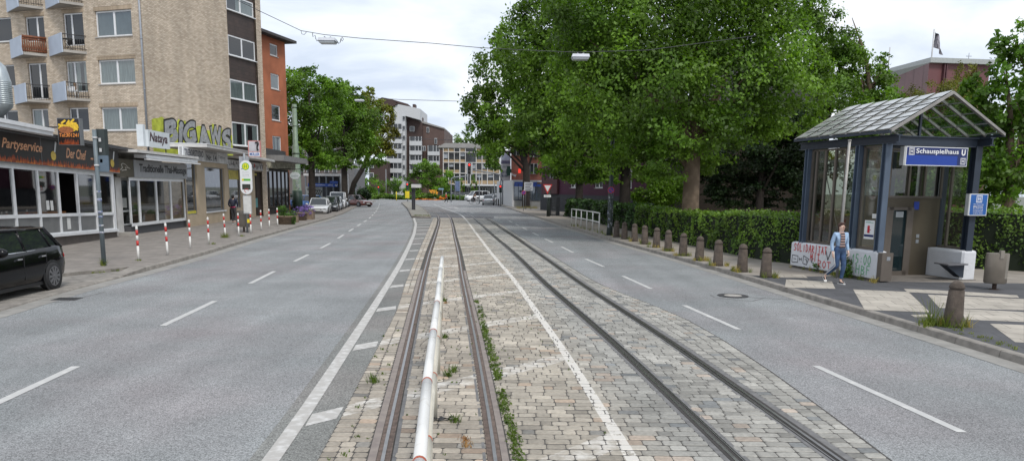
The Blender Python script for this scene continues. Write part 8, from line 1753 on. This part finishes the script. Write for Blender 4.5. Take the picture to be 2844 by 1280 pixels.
tree('street_tree','street tree with a forked dark trunk in front of the glass pavilion on the right',95.,1461,0,.50,
 [(1500,330,80,60,0),(1440,375,55,38,-1),(1372,430,26,50,0),(1530,400,50,50,0),(1350,400,50,35,0),(1440,330,70,50,0),(1400,350,50,40,0),(1375,455,26,34,0)],LF_A,.5,1.15,bark=M_BARKD,seed=14,limbs=6,minz=4.8)
tree('yew_tree','dark yew-like tree filling the shade between the plane tree and the shelter',43.,2110,0,.25,
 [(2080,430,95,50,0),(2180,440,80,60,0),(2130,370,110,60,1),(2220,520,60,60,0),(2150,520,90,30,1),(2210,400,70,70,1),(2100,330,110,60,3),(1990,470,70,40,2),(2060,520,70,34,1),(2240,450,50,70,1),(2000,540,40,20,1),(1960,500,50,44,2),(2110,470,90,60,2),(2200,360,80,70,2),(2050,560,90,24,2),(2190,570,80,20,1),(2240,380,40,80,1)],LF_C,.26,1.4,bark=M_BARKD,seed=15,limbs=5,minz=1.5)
tree('garden_tree','mid-green garden tree filling the gap directly behind the shelter roof',40.,2440,0,.22,
 [(2380,330,80,70,0),(2310,350,70,60,0),(2470,380,90,90,0),(2400,450,90,80,1),(2330,270,70,60,1),(2440,290,60,50,0),(2540,420,80,90,1),(2620,420,70,90,1),(2310,430,50,70,1),(2500,330,70,50,1),(2640,340,60,50,1),(2560,520,90,50,1),(2450,530,80,50,1),(2660,520,60,60,1)],LF_A,.28,1.2,bark=M_BARKD,seed=16,limbs=7,minz=1.6)
tree('maple_tree','big-leaved maple tree rising to the picture edge right of the shelter roof',30.,2800,0,.26,
 [(2790,180,70,70,0),(2830,120,50,70,0),(2740,240,60,50,0),(2800,300,90,70,0),(2740,340,60,50,0),(2820,400,80,70,0),(2760,440,80,60,0),(2700,420,50,50,1),(2820,500,80,60,0),(2740,520,70,40,0),(2870,250,70,120,0),(2700,250,34,30,1),(2710,310,50,50,0),(2770,560,70,30,0),(2860,420,60,120,0),(2775,130,30,34,0)],LF_B,.30,1.1,seed=17,limbs=9,minz=1.2)
tree('young_tree','light feathery yellow-green young tree in front of the theatre wall',62.,2610,0,.12,
 [(2600,262,60,36,0),(2560,280,50,40,0),(2660,245,50,45,0),(2680,205,30,34,0),(2520,290,40,30,0),(2620,310,80,40,0),(2700,270,40,50,0)],LF_E,.22,.8,seed=18,limbs=8,minz=3)
tree('garden_tree','olive-tinged tree crown at the right end of the plane foliage, before the theatre',52.,2400,0,.25,
 [(2330,190,75,60,0),(2400,230,65,50,0),(2280,240,70,60,1),(2440,270,45,40,0),(2462,160,18,14,0),(2440,190,30,25,0),(2300,140,40,35,1),(2280,60,60,60,0),(2330,120,60,50,0),(2370,170,56,45,0),(2250,10,60,60,1),(2430,235,50,40,0),(2330,270,80,60,0),(2240,140,80,90,2),(2460,300,50,40,0)],LF_A,.28,1.3,seed=19,limbs=8,minz=3)
tree('garden_tree','broad green tree filling the space behind the litter bin at the right edge',46.,2720,0,.25,
 [(2620,440,80,80,0),(2720,420,80,90,0),(2820,420,80,90,0),(2680,340,70,60,0),(2770,330,70,60,1),(2600,520,90,50,0),(2720,520,90,50,0),(2840,520,80,50,0)],LF_A,.30,1.1,seed=20,limbs=6,minz=1.2)
# left row
GLt='street trees beyond the orange house'
tree('street_tree','bright green street tree directly right of the orange house',72.,868,0,.35,
 [(830,250,55,60,2),(860,300,60,60,0),(820,340,50,60,0),(880,370,50,50,0),(840,420,50,45,0),(920,240,40,38,3),(800,230,40,40,3),(905,330,45,50,2),(810,420,34,60,2),(850,200,30,20,3),(880,455,40,22,0),(835,465,34,18,1),(920,440,40,24,0),(900,270,60,50,4)],LF_B,.36,1.5,bark=M_BARKD,group=None,seed=21,limbs=6,minz=4)
tree('street_tree','darker green street tree in the middle of the left crowns, with a straight trunk',86.,958,0,.38,
 [(930,290,55,55,0),(960,350,55,55,0),(920,400,55,45,0),(970,420,48,36,0),(990,330,40,50,2),(900,440,40,30,1),(950,245,30,25,2),(985,270,30,26,2),(930,455,40,24,0),(975,455,34,16,0),(890,465,30,14,0),(1000,380,40,60,2),(900,360,50,60,2),(960,310,70,60,3),(1000,350,60,70,4),(1030,440,40,24,4)],LF_A,.42,1.5,bark=M_BARKD,seed=22,limbs=6,minz=4.5)
tree('street_tree','brownish-green street tree at the right end of the left crowns, with a leaning trunk',98.,968,0,.36,
 [(1010,320,48,45,0),(1040,370,50,45,0),(1000,400,45,42,0),(1050,420,42,34,0),(1025,290,35,30,0),(1085,380,22,34,0),(1020,262,22,18,0),(1070,325,28,34,0),(980,440,34,26,0),(1075,430,24,26,0),(960,330,40,50,2),(1015,450,36,20,0)],LF_D,.40,2.2,bark=M_BARKD,seed=23,limbs=6,minz=6.5,lean=2.6)
# roundabout trees
tree('willow_bush','wide feathery bright tree on the roundabout before the white tower',160.,1190,0,.25,
 [(1195,490,48,30,0),(1160,505,35,26,0),(1235,500,34,28,0),(1190,465,35,22,1),(1220,520,34,18,0),(1170,470,25,20,1),(1150,530,26,14,0)],LF_B,.55,1.1,seed=31,limbs=6,minz=.8)
tree('roundabout_tree','loose green tree left of the white tower foot, behind the far hedge',165.,1075,0,.2,
 [(1075,520,30,18,0),(1095,505,22,20,0),(1050,540,25,14,0),(1110,530,24,18,0)],LF_B,.5,1.0,seed=32,limbs=4,minz=.6)
tree('kerb_tree','soft round green tree at the left kerb before the junction',140.,1010,0,.2,
 [(1010,490,30,34,0),(985,480,22,28,0),(1030,510,22,26,0),(1000,530,36,18,0)],LF_B,.45,1.1,seed=33,limbs=4,minz=.5)
tree('hill_tree','distant dark green treetop above the grid house roof',260.,1292,0,.4,
 [(1290,388,26,22,0),(1310,400,22,20,0),(1275,400,16,14,0)],LF_A,.8,1.2,seed=34,limbs=4,minz=4)
for i,(px,py,h_,lab) in enumerate(((1283,520,16,'dark ivy-clad shrub on the grid house front, left one'),(1316,520,24,'slender columnar tree before the grid house door'))):
    tree('columnar_tree',lab,170.,px,0,.12,[(px,py-8,9,h_,0),(px,py+10,8,14,0)],LF_A,.5,1.2,seed=40+i,limbs=2,minz=.5)
# flower and shrub beds of the roundabout
def bed(name,label,cat,pts,Y,r,mats,n,size,kind=None):
    a=AT(pts[0][0],555,Y);t=thing(name,label,cat,(a.x,Y,0))
    cl=[]
    for px,py,rx,ry in pts:
        c=AT(px,py,Y);k=Y/F;cl.append(leafcloud(NR,tuple(c),(rx*k,r,ry*k),n,size,.5,clump=20,shell=.3))
    leafobj('foliage',mats,t,cl);return t
bed('hedge','low clipped dark hedge along the far side of the junction, left part','hedge',[(1030,547,25,7),(1070,545,25,7),(1110,548,30,6)],150,1.2,LF_A,1500,.35)
bed('shrub_bed','low mixed green shrubs around the roundabout','shrubs',[(1180,545,35,9),(1240,548,30,8),(1290,550,28,6),(1150,550,20,6)],153,1.5,LF_A,1400,.35)
bed('flower_bed','low bed of orange blossoms on the roundabout edge','flowers',[(1180,554,24,2.4),(1228,551,9,5.5),(1160,556,10,2.0),(1210,556,20,1.8)],151.5,.8,leafmat('orange_blossom',(.45,.09,.015),(.60,.24,.02),.1,.25),500,.3)
bed('shrub_bed','yellowish shrubs beside the white van','shrubs',[(1310,552,20,4)],152,.8,LF_E,600,.3)
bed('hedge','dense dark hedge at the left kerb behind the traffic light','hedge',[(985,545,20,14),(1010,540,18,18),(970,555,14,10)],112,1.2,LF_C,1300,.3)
# clipped hedges along the right pavement: solid core with small leaves over it
def hedge(name,label,path,h,w,mats,seed,dens=260,size=.085,bump=.12):
    P=[Vector((x,y,0)) for x,y in path];t=thing(name,label,'hedge',P[0]);rng=np.random.default_rng(seed)
    mb=MB();V=[];
    for i,p in enumerate(P):
        d=(P[min(i+1,len(P)-1)]-P[max(i-1,0)]).normalized();n_=Vector((-d.y,d.x,0));hi=h[i] if isinstance(h,list) else h
        if n_.x<0: n_=-n_
        a=p+n_*.10;b=p+n_*(w-.1);V+=[(a.x,a.y,.1),(a.x,a.y,hi-.10),(b.x,b.y,hi-.10),(b.x,b.y,.1)]
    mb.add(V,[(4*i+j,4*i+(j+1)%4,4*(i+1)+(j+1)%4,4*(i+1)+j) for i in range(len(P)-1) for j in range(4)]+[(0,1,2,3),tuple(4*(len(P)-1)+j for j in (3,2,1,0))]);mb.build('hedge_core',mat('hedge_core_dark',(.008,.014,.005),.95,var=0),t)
    pts=[];nrm=[]
    for i in range(len(P)-1):
        A,B=P[i],P[i+1];L_=(B-A).length;d=(B-A)/L_;n_=Vector((-d.y,d.x,0))
        if n_.x<0: n_=-n_
        h0,h1=(h[i],h[i+1]) if isinstance(h,list) else (h,h)
        dist=max(12,((A+B)/2).length);dn=dens*min(1,(26/dist)**1.2)
        nf=int(L_*(h0+h1)/2*dn);nt_=int(L_*w*dn)
        u=rng.random(nf);zz=.1+(rng.random(nf)**.85)*((h0+(h1-h0)*u)-.1);bb=rng.normal(0,.03,nf)+.09*np.sin(u*L_*2.1+zz*2.3)+.07*np.sin(u*L_*5.3-zz*3.1)
        for k in range(nf): q=A+d*(u[k]*L_)+n_*(.02+bb[k]);pts.append((q.x,q.y,zz[k]));nrm.append((-n_.x,-n_.y,.35))
        u=rng.random(nt_);ww=rng.random(nt_);bb=rng.normal(0,.045,nt_)+.06*np.sin(u*L_*1.7+ww*2)
        for k in range(nt_): q=A+d*(u[k]*L_)+n_*(ww[k]*w);pts.append((q.x,q.y,h0+(h1-h0)*u[k]+bb[k]-.02));nrm.append((0,0,1))
    # the end facing the shelter
    A=P[0];d=(P[1]-P[0]).normalized();n_=Vector((-d.y,d.x,0));n_=-n_ if n_.x<0 else n_;nf=int(w*1.4*dens)
    for k in range(nf): q=A+n_*(rng.random()*w)-d*rng.normal(0,.04);pts.append((q.x,q.y,.1+rng.random()*((h[0] if isinstance(h,list) else h)-.1)));nrm.append((-d.x,-d.y,.3))
    P_=np.array(pts);N_=np.array(nrm);n=len(P_);nr=N_*.8+rng.normal(size=(n,3))*.6;nr/=np.linalg.norm(nr,axis=1)[:,None];tt=np.cross(nr,rng.normal(size=(n,3)));tt/=np.linalg.norm(tt,axis=1)[:,None];b_=np.cross(nr,tt)
    far=np.maximum(1,np.linalg.norm(P_[:,:2],axis=1)/26)[:,None];s=size*far*rng.uniform(.6,1.4,n)[:,None]
    V=np.stack([P_-tt*s*.5,P_-b_*s*.35,P_+tt*s*.5,P_+b_*s*.35],axis=1).reshape(-1,3)
    leafobj('foliage',mats,t,[(V,rng.uniform(.65,1.35,n)*(1+.25*np.sin(P_[:,0]*1.9+P_[:,1]*1.3+P_[:,2]*2.7)))])
LF_H=leafmat('privet_leaf',(.078,.148,.029),(.142,.232,.035),.3,1.2)
hedge('privet_hedge','long clipped privet hedge behind the stone bollards, left of the shelter',[(9.15,24.0),(8.55,25.3),(8.2,27.5),(7.95,30),(7.5,33),(7.1,36),(6.9,39),(6.7,41)],[1.62,1.70,1.66,1.55,1.5,1.5,1.5,1.62],1.5,LF_H,5)
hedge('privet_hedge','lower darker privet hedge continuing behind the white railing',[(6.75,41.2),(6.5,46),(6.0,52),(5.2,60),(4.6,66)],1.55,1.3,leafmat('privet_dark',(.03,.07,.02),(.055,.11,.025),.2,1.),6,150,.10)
hedge('privet_hedge','dense privet hedge behind the shelter and bin, running to the right picture edge',[(13.3,24.6),(15.0,23.0),(17.5,21.6),(21,20.8)],[1.95,1.95,1.9,1.9],1.4,LF_H,7,230)
hedge('privet_hedge','privet hedge seen through the glass behind the shelter',[(9.5,24.4),(11.2,25.4),(13.2,25.6)],[1.75,1.8,1.85],1.3,LF_H,8,150)
# bright bush by the purple house
v=AT(1850,520,50);t=thing('bush','bright yellow-green round bush before the purple house','bush',(v.x,50,0));leafobj('foliage',leafmat('lime_leaf',(.10,.20,.015),(.15,.27,.02),.4,.5),t,[leafcloud(NR,(v.x,50,v.z-.2),(1.25,1.1,1.0),3500,.16,clump=40),leafcloud(NR,(v.x-.9,50,v.z-.7),(1.4,1.1,.7),2500,.16,clump=40)])
# climbing weed on the graffiti wall, and tufts everywhere in the joints
def tuft(V,T_,x,y,z,r,h,n,rng,w=.006):
    for _ in range(n):
        a=rng.uniform(0,6.28);q=rng.random()*r;bx,by=x+q*math.cos(a),y+q*math.sin(a);hh=h*rng.uniform(.4,1.1);dx,dy=rng.normal(0,.35,2)*hh;sx,sy=math.cos(a+1.5)*w,math.sin(a+1.5)*w
        V.append([(bx-sx,by-sy,z),(bx+sx,by+sy,z),(bx+dx+sx*.3,by+dy+sy*.3,z+hh),(bx+dx-sx*.3,by+dy-sy*.3,z+hh)]);T_.append(rng.uniform(.7,1.4))
def tufts(name,label,cat,lst,m,kind=None):
    rng=np.random.default_rng(hash(label)%1000 if False else len(label));V=[];T_=[]
    for a in lst: tuft(V,T_,*a,rng)
    o=leafobj(name,m,None,[(np.array(V).reshape(-1,3),np.array(T_))]);
    return tag(o,label,cat,kind=kind)
LF_W=leafmat('weed_leaf',(.10,.14,.02),(.17,.19,.035),.3,3);LF_W2=leafmat('moss_green',(.06,.10,.015),(.10,.15,.025),.3,3);LF_DRY=leafmat('dry_grass',(.30,.24,.06),(.38,.30,.10),.2,3)
rr=random.Random(77);L_=[];M_=[]
for y in np.arange(4.2,16.0,.06):
    dn=.9 if (5<y<8.6 or 9.3<y<13) else .4
    if rr.random()<dn*.98:
        x=R2(y)+.17+rr.uniform(-.02,.05);L_.append((x,y,.006,.035,rr.uniform(.02,.075),rr.randint(6,16)))
for v in ((1045+3,935),): pass
tufts('rail_weeds','weeds and moss growing along the right side of the left track','weeds',L_,LF_W2,'stuff')
cl=[]
for a in L_[::2]: cl.append(leafcloud(NR,(a[0]+.02,a[1],.025),(.06,.07,.028),20,.036,.8))
o=leafobj('rail_moss',LF_W2,None,cl);tag(o,'broad-leaved weeds sprouting between the right rail of the left track and the setts','weeds',kind='stuff')
L_=[]
for y in np.arange(4,14,.5): 
    if rr.random()<.6: L_.append((rr.uniform(LB(y)+.0,R1(y)-.2),y,.008,.05,.03,14))
L_+=[(-1.75,9.1,.01,.10,.10,60)]
for px,py in ((1100+320*.509,690+950*.509),(1100+312*.509,690+675*.509),(1100+265*.509,690+490*.509),(1100+265*.509,690+290*.509),(1100+285*.509,690+700*.509)):
    g=G(px,py);L_.append((g.x,g.y,.01,.07,.09,45))
for _ in range(150):
    y=rr.uniform(4,20);L_.append((rr.uniform(LB(y),WLn(y)),y,.008,.02,.025,5))
tufts('sett_weeds','small tufts of grass in the joints of the setts','weeds',L_,LF_W2,'stuff')
L_=[]
for i,(px,py) in enumerate(((1100+375*.509,690+1050*.509),(1100+385*.509,690+1080*.509),(1100+270*.509,690+300*.509))):
    g=G(px,py);L_.append((g.x,g.y,.01,.08,.04,40))
tufts('dead_weeds','brown dried weeds under the barrier','weeds',L_,leafmat('dead_leaf',(.22,.10,.04),(.30,.17,.07),.1,3),'stuff')
L_=[];D_=[]
for x,y in bp:
    near=max(1,20/y)
    for _ in range(7 if y<30 else 3):
        q=rr.uniform(2.6,6.4);r_=rr.uniform(.17,.32);(L_ if rr.random()<.55 else D_).append((x+r_*math.cos(q),y+r_*math.sin(q),.125,.10,rr.uniform(.08,.22),26))
for _ in range(14): L_.append((bp[0][0]-.3+rr.uniform(-.3,.25),bp[0][1]+rr.uniform(-.2,.25),.13,.12,rr.uniform(.1,.34),22))
for k in range(40):
    y=rr.uniform(8.5,13.5);L_.append((RK(y)+.2+rr.uniform(0,.25),y,.13,.08,.04,16))
for k in range(26):
    y=rr.uniform(38,48);L_.append((RK(y)+.25+rr.uniform(0,.4),y,.125,.12,rr.uniform(.1,.22),12))
for k in range(30): u=rr.uniform(0,3.8);p=SP(-.05-rr.uniform(0,.08),u,.12);(L_ if k%2 else D_).append((p[0],p[1],.125,.06,rr.uniform(.05,.18),10))
g=SP(-.25,1.15,.12);L_.append((g[0],g[1],.125,.2,.22,120));g=SP(-.2,-.2,.12);D_.append((g[0],g[1],.125,.1,.2,40))
tufts('kerb_grass','green grass tufts round the stone bollards and along the right kerb','grass',L_,LF_W,'stuff');tufts('dry_kerb_grass','straw-coloured grass tufts at the feet of the stone bollards','grass',D_,LF_DRY,'stuff')
L_=[]
v=ft[4];L_.append((v.x,v.y-.05,.125,.22,.24,150));v=ft[0];L_.append((v.x,v.y,.125,.12,.06,60));v=sp_.location;L_.append((v.x,v.y-.05,.125,.10,.22,70))
for i in (3,5): v=ft[i];L_.append((v.x+.2,v.y-.1,.125,.15,.08,60))
for _ in range(26): y=rr.uniform(17.5,21);L_.append((INN(y)+rr.uniform(-.02,.1),y,.05,.06,.05,16))
v=ft[-1]
for _ in range(20): y=rr.uniform(60,66);L_.append((LK(y)-rr.uniform(2.8,3.6),y,.125,.2,.4,16))
tufts('left_kerb_grass','grass tufts at the posts and in the lay-by kerb on the left pavement','grass',L_,LF_W,'stuff')
L_=[]
q=[G(1000+x*.1553,520+y*.1553,.12) for x,y in [(960,515),(1250,515),(1215,460)]]
for k in range(60): t_=rr.random();a=q[0]*(1-t_)+q[1]*t_;L_.append((a.x,a.y,.125,.15,.12,8))
tufts('island_grass','grass edge on the traffic island','grass',L_,LF_W,'stuff')
L_=[]
for k in range(60): L_.append((rr.uniform(.5,3),rr.uniform(88,93),.12,.4,.3,10))
tufts('pavilion_grass','straw-yellow grass at the foot of the glass pavilion','grass',L_,LF_DRY,'stuff')
# leafy weed climbing before the wall
g=SP(-.12,.95,.5);t=thing('wall_weed','leafy weed climbing in front of the green graffiti on the white wall','plant',SP(-.12,.95,.12))
leafobj('foliage',LF_BUSH,t,[leafcloud(NR,SP(-.14,.95,.45),(.14,.20,.28),420,.055,clump=14),leafcloud(NR,SP(-.10,1.05,.66),(.08,.12,.12),90,.05,clump=10),leafcloud(NR,SP(-.13,1.2,.25),(.12,.2,.12),120,.05,clump=10)]);mb=MB()
for k in range(5): mb.tube([SP(-.12,.9+.05*k,.12),SP(-.14,.85+.07*k,.45),SP(-.12,.8+.09*k,.72)],.004,4)
mb.build('stems',MATS['dark_bark'],t)
g=SP(-.10,2.3,.2);t=thing('wall_weed','small weed at the foot of the white wall under the black graffiti','plant',SP(-.1,2.3,.12));leafobj('foliage',LF_BUSH,t,[leafcloud(NR,SP(-.12,2.35,.26),(.1,.14,.14),110,.05,clump=10)])
t=thing('tall_grass_weed','tall feathery grass weed growing before the nearest stone bollard','plant',(bp[0][0]-.3,bp[0][1],.12));V=[];T_=[];rng=np.random.default_rng(3);tuft(V,T_,bp[0][0]-.34,bp[0][1]+.05,.13,.12,.52,40,rng,.006);tuft(V,T_,bp[0][0]+.22,bp[0][1]-.02,.13,.06,.30,18,rng,.005);leafobj('blades',LF_W,t,[(np.array(V).reshape(-1,3),np.array(T_))])
# every thing rests: drop any unused source meshes
for me in list(bpy.data.meshes):
    if me.users==0: bpy.data.meshes.remove(me)
